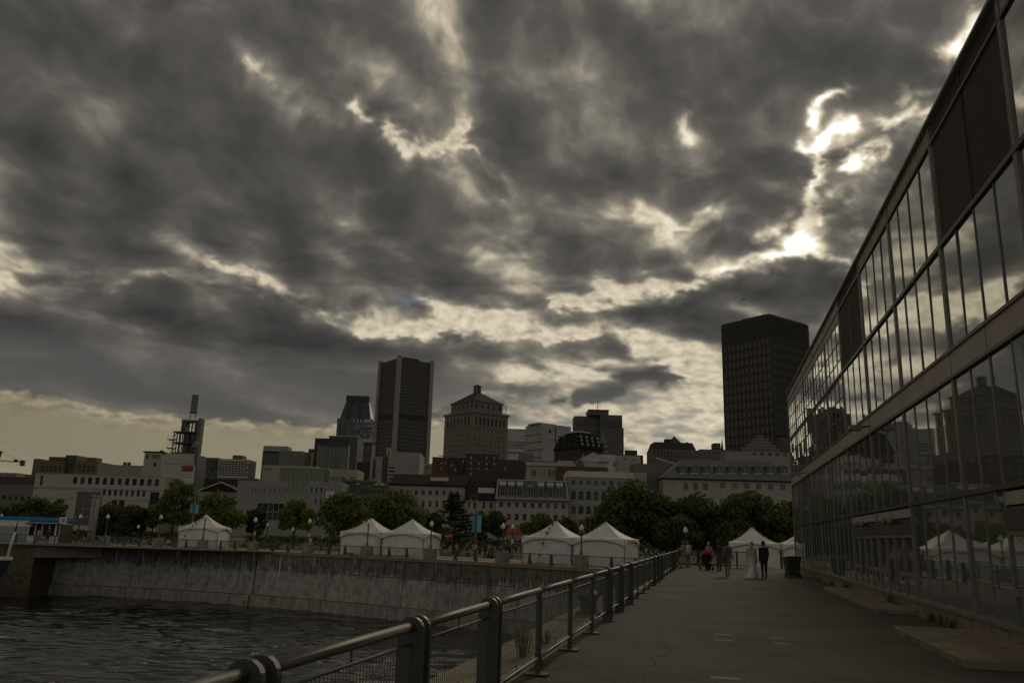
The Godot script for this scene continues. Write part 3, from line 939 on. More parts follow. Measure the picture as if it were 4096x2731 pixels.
	for q in [[5.0, 2.45, 31.46], [5.0, 2.45, 30.44], [5.0, 2.44, 26.73], [5.0, 2.44, 25.74]]:
		var l := pier_node("door_spotlight", ["farthest of four small spotlights over the pavilion doors", "second farthest spotlight over the pavilion doors", "second nearest spotlight over the pavilion doors", "nearest of four small spotlights over the pavilion doors"][n], "spotlight", "spotlights over the doors")
		l.position = pw(q[0], q[1], q[2])
		var b := MB.new()
		b.lathe([Vector2(0, -0.1), Vector2(0.09, -0.08), Vector2(0.1, 0.02), Vector2(0.06, 0.09), Vector2(0, 0.1)], Vector3.ZERO, 10)
		part(l, "lamp_head", b.smooth(), "pav_post")
		b = MB.new()
		b.bar(Vector3(0.02, 0, 0), Vector3(0.24, -0.06, 0), 0.06, 0.08)
		part(l, "bracket", b.mesh(), "black")
		n += 1

func door_bay(r: Node, s0: float, s1: float) -> void:
	var w := (s1 - s0) / 4.0
	for h in 2:
		boxpart(r, "header_panel", Vector3(5.30, 2.52, -s0 - w * 2 * (h + 1) + 0.05), Vector3(5.5, 2.76, -s0 - w * 2 * h - 0.05), "pav_band")
	boxpart(r, "door_header", Vector3(5.275, 2.08, -s1), Vector3(5.52, 2.48, -s0), "pav_frame")
	for i in 4:
		var a := s0 + w * i
		var b := a + w
		var d := Node3D.new()
		d.name = "door" if i == 1 or i == 2 else "sidelight"
		r.add_child(d, true)
		# leaf frame: stiles, rails, two panes
		for e in [a + 0.05, b - 0.05]:
			boxpart(d, "stile", Vector3(5.29, 0.06, -e - 0.045), Vector3(5.34, 2.075, -e + 0.045), "pav_post")
		for y in [0.06, 0.92, 1.98]:
			boxpart(d, "rail", Vector3(5.292, y, -b + 0.097), Vector3(5.338, y + (0.14 if y < 1.0 else 0.09), -a - 0.097), "pav_post")
		var lit: bool = (i + int(s0)) % 2 == 0
		pane(d, "pane", a + 0.1, b - 0.1, 1.07, 1.97, "pav_glass_low")
		pane(d, "pane", a + 0.1, b - 0.1, 0.21, 0.91, "pav_glass_low")
		if lit:
			boxpart(d, "blind", Vector3(5.42, 0.2, -b + 0.5), Vector3(5.44, 2.0, -a - 0.1), "pav_blind")
		if i == 1 or i == 2:
			var hs := b - 0.13 if i == 1 else a + 0.13
			boxpart(d, "handle", Vector3(5.17, 0.75, -hs - 0.015), Vector3(5.22, 1.35, -hs + 0.015), "metal_rail")

# ------------------------------------------------------------------ things on the pier
func pier_things() -> void:
	# concrete landings in front of the doors
	var n := 0
	for q in [[3.62, 5.19, 14.1, 19.2, 0.14], [4.24, 5.19, 24.3, 35.3, 0.13]]:
		var r := pier_node("door_landing", ["brown concrete landing slab nearest the camera, below the glass doors", "long brown concrete landing slab before the double doors, farther along"][n], "slab", "landings at the doors")
		var b := MB.new()
		var c := 0.03
		var x0: float = q[0]
		var x1: float = q[1]
		var z0: float = -q[3]
		var z1: float = -q[2]
		var h: float = q[4]
		var lo := [Vector3(x0, 0.004, z1), Vector3(x1, 0.004, z1), Vector3(x1, 0.004, z0), Vector3(x0, 0.004, z0)]
		var mi := [Vector3(x0, h - c, z1), Vector3(x1, h - c, z1), Vector3(x1, h - c, z0), Vector3(x0, h - c, z0)]
		var hi := [Vector3(x0 + c, h, z1 - c), Vector3(x1, h, z1 - c), Vector3(x1, h, z0 + c), Vector3(x0 + c, h, z0 + c)]
		for i in 4:
			var j := (i + 1) % 4
			b.quad(lo[i], lo[j], mi[j], mi[i])
			b.quad(mi[i], mi[j], hi[j], hi[i])
		b.quad(hi[0], hi[1], hi[2], hi[3])
		part(r, "slab", b.mesh(), "slab")
		n += 1
	pier_railing()
	# wheeled bin
	var r := thing("wheeled_bin", "dark green wheeled rubbish bin beside the far end of the pavilion", "bin", pw(4.15, 0, 47.0), -deg_to_rad(PYAW) + 0.2)
	var b := MB.new()
	for i in 4:
		var k: Array = [[-1, 1], [1, 1], [1, -1], [-1, -1]]
		var p: Array = k[i]
		var q: Array = k[(i + 1) % 4]
		b.quad(Vector3(p[0] * 0.27, 0.07, p[1] * 0.3), Vector3(q[0] * 0.27, 0.07, q[1] * 0.3), Vector3(q[0] * 0.36, 1.0, q[1] * 0.4), Vector3(p[0] * 0.36, 1.0, p[1] * 0.4))
	b.quad(Vector3(-0.27, 0.07, -0.3), Vector3(0.27, 0.07, -0.3), Vector3(0.27, 0.07, 0.3), Vector3(-0.27, 0.07, 0.3))
	part(r, "body", b.mesh(), "bin_green")
	b = MB.new()
	b.prism([Vector2(-0.42, 0.99), Vector2(0.42, 0.99), Vector2(0.42, 1.04), Vector2(0.3, 1.1), Vector2(-0.3, 1.1), Vector2(-0.42, 1.04)], -0.44, 0.44)
	part(r, "lid", b.mesh(), "bin_green")
	for x in [-0.24, 0.3]:
		b = MB.new()
		b.tube([Vector3(x - 0.04, 0.11, -0.34), Vector3(x + 0.04, 0.11, -0.34)], 0.11, 0.11, 12)
		b.tube([Vector3(x - 0.04, 0.11, 0.33), Vector3(x + 0.04, 0.11, 0.33)], 0.11, 0.11, 12)
		part(r, "wheel", b.mesh(), "black")
	b = MB.new()
	b.tube([Vector3(-0.3, 1.0, -0.46), Vector3(0.3, 1.0, -0.46)], 0.02, 0.02, 6)
	part(r, "handle", b.mesh(), "black")
	# mooring bollard behind the railing
	r = thing("mooring_bollard", "dark iron mooring bollard on the quay edge behind the railing", "bollard", pw(-2.78, 0.02, 19.6))
	b = MB.new()
	b.lathe([Vector2(0.3, 0), Vector2(0.3, 0.05), Vector2(0.2, 0.08), Vector2(0.18, 0.28), Vector2(0.24, 0.36), Vector2(0.26, 0.42), Vector2(0.18, 0.48), Vector2(0, 0.5)], Vector3.ZERO, 14)
	part(r, "post", b.smooth(), "iron")
	b = MB.new()
	b.tube([Vector3(0.05, 0.4, -0.1), Vector3(0.2, 0.42, -0.42)], 0.11, 0.09, 10)
	part(r, "horn", b.smooth(), "iron")
	# weeds along the plinth and the quay edge
	n = 0
	for q in [[5.05, 34.9, 0.5, 40], [5.08, 27.0, 0.55, 30], [5.08, 26.2, 0.35, 30], [5.1, 22.4, 0.3, 30], [5.1, 21.5, 0.35, 30], [5.08, 20.6, 0.28, 26], [5.1, 39.5, 0.3, 20], [-2.72, 12.4, 0.55, 46], [-2.3, 11.6, 0.2, 26], [-2.66, 13.9, 0.3, 24], [5.1, 44.0, 0.25, 18]]:
		var w := thing("weed_tuft", ["tall dark weed clump at the far foot of the pavilion doors", "pale grass tuft before the nearer pair of doors", "low weed beside the door landing edge", "weed growing from the plinth between the two landings", "second weed between the two landings, reddish", "low weed at the plinth just before the near landing", "small weed on the far plinth", "tall green grass clump behind the second thin railing post", "small grass tuft at the foot of the railing", "short grass behind the railing near the bollard", "farthest small weed on the plinth"][n], "weed", pw(q[0], 0.02 if q[0] < 0.0 else 0.0, q[1]), 0.0, "weeds on the pier")
		var g := MB.new()
		for k in int(q[3]):
			var a := rng.randf() * TAU
			var d := Vector3(cos(a), 0, sin(a))
			var base := d * rng.randf() * 0.12
			var h: float = q[2] * rng.randf_range(0.5, 1.0)
			var lean := d * h * rng.randf_range(0.1, 0.5)
			var sd := Vector3(-d.z, 0, d.x) * rng.randf_range(0.006, 0.014)
			g.quad(base - sd, base + sd, base + lean * 0.4 + sd * 0.8 + Vector3(0, h * 0.6, 0), base + lean * 0.4 - sd * 0.8 + Vector3(0, h * 0.6, 0))
			g.tri(base + lean * 0.4 - sd * 0.8 + Vector3(0, h * 0.6, 0), base + lean * 0.4 + sd * 0.8 + Vector3(0, h * 0.6, 0), base + lean + Vector3(0, h, 0))
			g.col = Color(1, 1, 1) * rng.randf_range(0.6, 1.4)
			g.tint(0)
		part(w, "blades", g.mesh(), "leaf_green" if n % 3 else "leaf_dark")
		n += 1

func pier_railing() -> void:
	var r := pier_node("pier_railing", "dark steel railing with round handrail and wire infill along the pier edge", "railing")
	var T := -2.2
	var ss := [1.45, 3.88, 6.2, 8.46]
	for k in range(1, 21):
		ss.append(8.46 + k * 2.5)
	# round handrail in lengths between the posts
	var wide := func(i: int) -> bool: return (i % 6) in [1, 2, 3]
	var plate := MB.new()
	var pts := [Vector2(-0.1, 0), Vector2(0.1, 0), Vector2(0.1, 1.02)]
	for k in range(1, 8):
		var a := PI * k / 8.0
		pts.append(Vector2(cos(a) * 0.1, 1.02 + sin(a) * 0.1))
	pts.append(Vector2(-0.1, 1.02))
	plate.prism(pts, -0.022, 0.022)
	var pm := plate.mesh()
	var thin := MB.new()
	thin.prism([Vector2(-0.035, 0), Vector2(0.035, 0), Vector2(0.035, 1.03), Vector2(-0.035, 1.03)], -0.02, 0.02)
	var tm := thin.mesh()
	for i in ss.size():
		var s: float = ss[i]
		if wide.call(i):
			for e in [-0.075, 0.075]:
				part(r, "post_plate", pm, "post_paint", Vector3(T, 0.0, -s + e))
			boxpart(r, "post_core", Vector3(T - 0.06, 0.012, -s - 0.05), Vector3(T + 0.06, 0.98, -s + 0.05), "post_paint")
		else:
			part(r, "post", tm, "post_paint", Vector3(T, 0.0, -s))
		boxpart(r, "foot_plate", Vector3(T - 0.16, 0.012, -s - 0.1), Vector3(T + 0.14, 0.03, -s + 0.1), "post_paint")
	for i in ss.size() - 1:
		var a: float = ss[i]
		var b: float = ss[i + 1]
		var m := MB.new()
		m.tube([Vector3(T, 1.045, -a - 0.0), Vector3(T, 1.045, -b + 0.0)], 0.037, 0.037, 14)
		part(r, "handrail", m.smooth(), "metal_rail")
		m = MB.new()
		m.tube([Vector3(T, 0.925, -a - 0.03), Vector3(T, 0.925, -b + 0.03)], 0.013, 0.013, 8)
		part(r, "upper_rail", m.smooth(), "metal_rail")
		m = MB.new()
		m.tube([Vector3(T, 0.215, -a - 0.03), Vector3(T, 0.215, -b + 0.03)], 0.024, 0.024, 10)
		part(r, "lower_rail", m.smooth(), "metal_rail")
		m = MB.new()
		m.tube([Vector3(T, 0.30, -a - 0.03), Vector3(T, 0.30, -b + 0.03)], 0.012, 0.012, 6)
		m.bar(Vector3(T, 0.925, -(a + b) * 0.5), Vector3(T, 1.02, -(a + b) * 0.5), 0.012, 0.012)
		m.bar(Vector3(T, 0.215, -(a + b) * 0.5), Vector3(T, 0.3, -(a + b) * 0.5), 0.012, 0.012)
		part(r, "mesh_frame", m.mesh(), "metal_rail")
		m = MB.new()
		var cnt := int((b - a) / 0.052)
		for k in range(1, cnt):
			var s := a + (b - a) * k / cnt
			m.bar(Vector3(T, 0.30, -s), Vector3(T, 0.925, -s), 0.0042, 0.0042)
		for y in [0.46, 0.62, 0.77]:
			m.bar(Vector3(T - 0.004, y, -a - 0.03), Vector3(T - 0.004, y, -b + 0.03), 0.003, 0.003)
		part(r, "wire_infill", m.mesh(), "wire", Vector3.ZERO, "stuff")
	# cross fence at the end of the pier
	r = thing("end_fence", "grey metal fence panels closing the pier end behind the people", "fence", pw(-2.2, -0.02, 59.5), -deg_to_rad(PYAW))
	for i in 4:
		var x0 := i * 1.3
		var m := MB.new()
		m.bar(Vector3(x0, 1.1, -0.0), Vector3(x0 + 1.3, 1.1, -0.0), 0.06, 0.06)
		m.bar(Vector3(x0, 0.2, 0), Vector3(x0 + 1.3, 0.2, 0), 0.05, 0.05)
		part(r, "rail", m.mesh(), "metal_rail")
		boxpart(r, "post", Vector3(x0 - 0.05, 0, -0.05), Vector3(x0 + 0.05, 1.15, 0.05), "post_paint")
		m = MB.new()
		for k in range(1, 22):
			m.bar(Vector3(x0 + k * 0.059, 0.22, 0), Vector3(x0 + k * 0.059, 1.08, 0), 0.02, 0.02)
		part(r, "bars", m.mesh(), "wire", Vector3.ZERO, "stuff")


# ------------------------------------------------------------------ promenade
func lamp_post(h: float, ped: bool) -> Node3D:
	# total height h above the promenade, globe included
	var r := Node3D.new()
	var y0 := 0.0
	if ped:
		var b := MB.new()
		b.prism([Vector2(-0.5, 0), Vector2(0.5, 0), Vector2(0.46, 1.0), Vector2(0.4, 1.07), Vector2(-0.4, 1.07), Vector2(-0.46, 1.0)], -0.42, 0.42)
		part(r, "pedestal", b.mesh(), "concrete")
		y0 = 1.07
	var g := h - 0.62
	var b := MB.new()
	b.lathe([Vector2(0.19, y0), Vector2(0.19, y0 + 0.06), Vector2(0.13, y0 + 0.1), Vector2(0.12, y0 + 0.26), Vector2(0.075, y0 + 0.34), Vector2(0.06, g - 0.12), Vector2(0.09, g - 0.08), Vector2(0.07, g - 0.03), Vector2(0.14, g), Vector2(0.14, g + 0.04)], Vector3.ZERO, 10)
	part(r, "post", b.smooth(), "blue_iron")
	b = MB.new()
	b.lathe([Vector2(0.11, g + 0.04), Vector2(0.19, g + 0.14), Vector2(0.215, g + 0.25), Vector2(0.19, g + 0.36), Vector2(0.12, g + 0.45), Vector2(0.09, g + 0.5)], Vector3.ZERO, 12)
	part(r, "globe", b.smooth(), "globe")
	b = MB.new()
	b.lathe([Vector2(0.1, g + 0.5), Vector2(0.1, g + 0.52), Vector2(0.04, g + 0.56), Vector2(0.02, g + 0.62), Vector2(0, g + 0.62)], Vector3.ZERO, 8)
	part(r, "finial", b.smooth(), "globe")
	return r

func promenade() -> void:
	var lampx := [-48.63, -41.52, -35.55, -28.84, -21.84, -14.71, -7.7, -0.65, 5.98]
	var ltop := [2.97, 3.07, 3.19, 3.01, 2.98, 2.96, 2.98, 2.87, 2.86]
	var where := ["beside the lattice column", "between the lattice column and the leftmost tent", "in front of the leftmost tent", "just right of the leftmost tent", "left of the middle pair of tents", "in front of the left tent of the middle pair", "in front of the right tent of the middle pair", "left of the tents nearest the pier", "in front of the right tent pair near the pier"]
	for i in lampx.size():
		var x: float = lampx[i]
		var r := lamp_post(ltop[i] - PROM, true)
		r.name = numbered("promenade_lamp")
		add_child(r)
		var n := wall_n(x)
		r.position = Vector3(x, PROM + 0.01, wall_z(x)) - n * 0.5
		r.rotation.y = atan2(n.x, n.z)
		r.set_meta("label", "globe lamp on a concrete pedestal " + where[i])
		r.set_meta("category", "lamp post")
		r.set_meta("group", "globe lamps along the basin wall")
		if i in [3, 4]:
			boxpart(r, "notice", Vector3(0.04, 1.75, 0.06), Vector3(0.26, 2.15, 0.075), "white_paint")
	var small := [[-51.68, -118.0, 1.86, "small globe lamp on the lawn path far left"], [-28.48, -112.0, 2.08, "small globe lamp behind the group of standing people"], [-33.6, -118.0, 2.6, "small globe lamp before the hedge of the stone office"], [0.68, -96.0, 3.05, "globe lamp with a notice by the seated people, without pedestal"], [-64.44, -107.0, 2.72, "globe lamp behind the kiosk roof, the left one"], [-54.9, -108.0, 2.95, "globe lamp behind the kiosk roof, the right one"], [16.2, -76.0, 3.0, "globe lamp behind the pier end beside the leaning people"]]
	for q in small:
		var r := lamp_post(q[2] - PROM, false)
		r.name = numbered("path_lamp")
		add_child(r)
		r.position = Vector3(q[0], PROM, q[1])
		r.set_meta("label", q[3])
		r.set_meta("category", "lamp post")
		r.set_meta("group", "globe lamps without pedestals")
		if q[0] == 0.68:
			boxpart(r, "notice", Vector3(-0.14, 1.6, 0.09), Vector3(0.14, 2.1, 0.11), "white_paint")
	# railing in sections between the pedestals
	var ends := lampx + [11.6]
	for i in ends.size() - 1:
		var a: float = ends[i] + 0.55
		var b: float = ends[i + 1] - (0.55 if i < ends.size() - 2 else 0.0)
		var r := thing("promenade_railing", "low bowed iron railing on the basin wall, " + ["leftmost section from the bridge", "section left of the leftmost tent", "section across the leftmost tent", "section right of the leftmost tent", "section before the standing group", "section across the left middle tent", "section across the right middle tent", "section right of the middle tents", "section across the two tents by the pier"][i], "railing", Vector3.ZERO, 0.0, "railing sections on the basin wall")
		var top := MB.new()
		var low := MB.new()
		var bars := MB.new()
		var tp := []
		var lp := []
		var steps := 14
		for k in steps + 1:
			var x := lerpf(a, b, float(k) / steps)
			var p := Vector3(x, 0, wall_z(x)) - wall_n(x) * 0.45
			tp.append(p + Vector3(0, PROM + 1.0, 0))
			lp.append(p + Vector3(0, PROM + 0.2, 0) + wall_n(x) * 0.1)
		top.tube(tp, 0.035, 0.035, 6)
		low.tube(lp, 0.025, 0.025, 6)
		part(r, "top_rail", top.smooth(), "blue_iron")
		part(r, "bottom_rail", low.smooth(), "blue_iron")
		var nb2 := int((b - a) * 1.15 / 0.15)
		for k in nb2:
			var x := lerpf(a, b, (k + 0.5) / nb2)
			var p := Vector3(x, 0, wall_z(x)) - wall_n(x) * 0.45
			var nn := wall_n(x)
			bars.bar(p + Vector3(0, PROM + 0.2, 0) + nn * 0.1, p + nn * 0.16 + Vector3(0, PROM + 0.6, 0), 0.022, 0.022)
			bars.bar(p + nn * 0.16 + Vector3(0, PROM + 0.6, 0), p + Vector3(0, PROM + 1.0, 0), 0.022, 0.022)
		part(r, "bars", bars.mesh(), "blue_iron", Vector3.ZERO, "stuff")
		for f in [0.34, 0.67]:
			var x := lerpf(a, b, f)
			var nn := wall_n(x)
			var m := MB.new()
			m.prism([Vector2(-0.35, 0.08), Vector2(0.12, 0.08), Vector2(0.06, 0.5), Vector2(-0.02, 1.02), Vector2(-0.12, 1.02), Vector2(-0.16, 0.5)], -0.09, 0.09, Transform3D(Basis(Vector3.UP, atan2(nn.x, nn.z) - PI / 2), Vector3(x, PROM, wall_z(x)) - nn * 0.42))
			part(r, "post", m.mesh(), "blue_iron")
	tents()
	kiosk()
	# low wall / benches strip and hedge masses at the back of the lawn
	var nm := 0
	for q in [[-58.0, -132.0, 26.0, 1.6], [-30.0, -136.0, 24.0, 1.5], [-6.0, -138.0, 22.0, 2.0], [16.0, -128.0, 22.0, 2.2], [38.0, -118.0, 26.0, 2.4], [-84.0, -126.0, 22.0, 1.4]]:
		var r := thing("hedge", ["clipped hedge before the pale stone museum", "hedge before the grey glass-topped office", "hedge below the stone town houses", "dark hedge behind the tents by the pier", "dark hedge behind the tent at the pier end", "hedge behind the kiosk at far left"][nm], "hedge", Vector3(q[0], PROM, q[1]), 0.0, "hedges along the lawn")
		var m := MB.new()
		for k in 2600:
			var p := Vector3(rng.randf_range(-0.5, 0.5) * q[2], 0, rng.randf_range(-1.2, 1.2))
			var hh: float = q[3] * (0.85 + 0.35 * na.get_noise_2d(p.x * 0.35 + nm * 9.0, p.z * 0.6))
			p.y = hh * (1.0 - pow(rng.randf(), 2.2))
			leaf(m, p, Vector3(0, 0.6, 0.6), 0.34)
		part(r, "foliage", m.mesh(), "leaf_dark" if nm % 2 else "leaf_grey")
		nm += 1

func leaf(m: MB, p: Vector3, nrm: Vector3, size: float) -> void:
	var d := (nrm + Vector3(rng.randfn(), rng.randfn(), rng.randfn()) * 0.7).normalized()
	var s := d.cross(Vector3(rng.randfn(), rng.randfn(), rng.randfn())).normalized() * size * rng.randf_range(0.35, 0.75)
	var t := s.cross(d).normalized() * size * rng.randf_range(0.3, 0.6)
	m.tri(p - s - t * 0.3, p + s * 0.2 - t, p + s + t * 0.2)
	m.tri(p - s - t * 0.3, p + s + t * 0.2, p - s * 0.2 + t)
	m.col = Color(1, 1, 1) * rng.randf_range(0.65, 1.35)
	m.tint(0)

func tent_proto() -> Node3D:
	var S := 5.0
	var r := Node3D.new()
	var E := 2.42
	var A := 3.98
	var m := MB.new()
	var N := 10
	var f := func(i: int, j: int) -> Vector3:
		var u := float(i) / N * 2.0 - 1.0
		var v := float(j) / N * 2.0 - 1.0
		var d := 1.0 - maxf(absf(u), absf(v))
		return Vector3((u + 1.0) * 0.5 * S, E + (A - E) * pow(d, 1.5) - 0.05 * (1.0 - absf(absf(u) - absf(v))) * sin(d * PI), -(v + 1.0) * 0.5 * S)
	for i in N:
		for j in N:
			var a: Vector3 = f.call(i, j)
			var b: Vector3 = f.call(i + 1, j)
			var c: Vector3 = f.call(i + 1, j + 1)
			var d: Vector3 = f.call(i, j + 1)
			if (i < N / 2) == (j < N / 2):
				m.tri(a, b, c)
				m.tri(a, c, d)
			else:
				m.tri(a, b, d)
				m.tri(b, c, d)
	part(r, "roof", m.mesh(), "tent")
	m = MB.new()
	m.tube([Vector3(S / 2, A - 0.02, -S / 2), Vector3(S / 2, A + 0.42, -S / 2)], 0.025, 0.012, 6)
	part(r, "finial", m.mesh(), "iron")
	for k in 4:
		var xf := Transform3D(Basis(Vector3.UP, PI / 2 * k), Vector3(S / 2, 0, -S / 2)) * Transform3D(Basis(), Vector3(-S / 2, 0, S / 2))
		var va := MB.new()
		var seam_or_shade := MB.new()
		var cur := MB.new()
		var G := 24
		for i in G:
			var u0 := float(i) / G
			var u1 := float(i + 1) / G
			var y0 := E - 0.16 - 0.48 * pow(absf(u0 * 2.0 - 1.0), 2.4)
			var y1 := E - 0.16 - 0.48 * pow(absf(u1 * 2.0 - 1.0), 2.4)
			var z0 := 0.02 * sin(u0 * 19.0)
			var z1 := 0.02 * sin(u1 * 19.0)
			va.quad(xf * Vector3(u0 * S, y0, z0), xf * Vector3(u1 * S, y1, z1), xf * Vector3(u1 * S, E, 0), xf * Vector3(u0 * S, E, 0))
			seam_or_shade.bar(xf * Vector3(u0 * S, y0, z0 + 0.01), xf * Vector3(u1 * S, y1, z1 + 0.01), 0.035, 0.05)
			# hanging wall with long folds
			for j in 6:
				var w0 := j / 6.0
				var w1 := (j + 1) / 6.0
				var q := func(u: float, w: float) -> Vector3:
					var fold := 0.05 * sin(u * 31.0 + w * 2.0 + k) + 0.06 * sin((u - w) * 13.0 + k * 2.0)
					return xf * Vector3(0.06 + u * (S - 0.12), 0.02 + w * (E - 0.2), -0.16 + fold * (1.1 - w))
				cur.quad(q.call(u0, w0), q.call(u1, w0), q.call(u1, w1), q.call(u0, w1))
		part(r, "valance", va.mesh(), "tent")
		part(r, "arch_shade", seam_or_shade.mesh(), "tent_rope_and_shade", Vector3.ZERO)  # dark strip along the arch stands in for the shadow of the gap
		part(r, "side_wall", cur.smooth(), "tent")
		var pl := MB.new()
		pl.tube([xf * Vector3(0.03, 0, -0.03), xf * Vector3(0.03, E - 0.03, -0.03)], 0.035, 0.035, 6)
		part(r, "leg", pl.smooth(), "tent_rope_and_shade")
		pl = MB.new()
		var p0: Vector3 = f.call(0 if k == 0 or k == 3 else N, 0 if k < 2 else N)
		var prev := p0
		for i in range(1, 6):
			var t := i
			var nx: Vector3 = f.call(t if k == 0 or k == 3 else N - t, t if k < 2 else N - t)
			pl.bar(prev + Vector3(0, 0.01, 0), nx + Vector3(0, 0.01, 0), 0.03, 0.02)
			prev = nx
		part(r, "seam_or_shade", pl.mesh(), "tent")
		if k == 3 or k == 0:
			pl = MB.new()
			var o := xf * Vector3(0.0, E - 0.05, 0.0)
			pl.bar(o, xf * Vector3(-0.9, 0.0, 0.5), 0.012, 0.012)
			part(r, "guy_rope", pl.mesh(), "tent_rope_and_shade")
	return r

func tents() -> void:
	var proto := tent_proto()
	var list := [[-40.85, -104.6, 0.0, "single white peaked tent at left, with pennants on its roof"], [-18.35, -92.6, 17.0, "left tent of the middle pair, with a pennant string"], [-13.57, -91.14, 17.0, "right tent of the middle pair, plain white peak"], [1.42, -79.2, 24.0, "left tent of the pair by the pier, faint grey lettering on its roof"], [5.99, -77.17, 24.0, "right tent of the pair by the pier, plain white"], [22.35, -84.6, 12.0, "white peaked tent behind the wedding couple at the pier end"], [27.3, -83.5, 12.0, "white tent half hidden by the far corner of the pavilion"]]
	for q in list:
		copy_of(proto, "peaked_tent", q[3], Vector3(q[0], PROM + 0.01, q[1]), -deg_to_rad(q[2]), "white peaked event tents").set_meta("category", "tent")
	proto.free()
	# lettering on the roof of the tent by the pier
	# (too faint to read: a row of slanting strokes printed on the canvas)
	var tent3: Node3D = get_node("peaked_tent_003")
	var strokes := MB.new()
	for k in 13:
		var x := 1.35 + k * 0.17
		var sl := (0.07 if k % 2 else -0.05)
		strokes.bar(Vector3(x - sl, 2.80, -0.66), Vector3(x + sl, 3.04 - 0.05 * (k % 3), -0.97), 0.03 if k < 7 else 0.018, 0.01)
	part(tent3, "lettering", strokes.mesh(), "stone_grey", Vector3(0, 0.03, 0.03), "stuff")
	# strings of pennants
	var cols := ["flag_red", "flag_yellow", "flag_green", "flag_blue", "flag_red", "white_paint", "flag_red", "flag_yellow"]
	var str := [["peaked_tent", Vector3(2.5, 3.95, -2.4), Vector3(0.9, 0.9, 0.35), "pennant string down the left tent roof", 8], ["peaked_tent_001", Vector3(2.5, 3.95, -2.4), Vector3(0.55, 2.2, 0.4), "pennant string on the middle tent roof", 5], ["peaked_tent_003", Vector3(2.5, 3.95, -2.4), Vector3(2.1, 0.15, 0.8), "long pennant string hanging before the lettered tent", 8]]
	for q in str:
		var t: Node3D = get_node(q[0])
		var r := thing("pennant_string", q[3], "pennants", t.position, t.rotation.y, "pennants on the tents")
		var a: Vector3 = q[1]
		var b: Vector3 = q[2]
		var mid := Vector3(lerpf(a.x, b.x, 0.55), maxf(2.62, lerpf(a.y, b.y, 0.5)), 0.2)
		if q[4] == 5:
			mid = Vector3(lerpf(a.x, b.x, 0.6), 3.05, -1.1)
		var prev := a
		for i in range(1, 17):
			var u := i / 16.0
			var p := a.lerp(mid, u).lerp(mid.lerp(b, u), u) + Vector3(0, 0.12, 0.1)
			var m := MB.new()
			m.bar(prev, p, 0.015, 0.015)
			part(r, "cord", m.mesh(), "tent_rope_and_shade")
			if i % 2 == 0 and i / 2 <= q[4]:
				m = MB.new()
				m.prism([Vector2(-0.15, 0.02), Vector2(0.0, -0.36), Vector2(0.15, 0.02)], -0.006, 0.006, Transform3D(Basis(Vector3.UP, 0.4), p))
				part(r, "pennant", m.mesh(), cols[(i / 2 - 1) % 8])
			prev = p

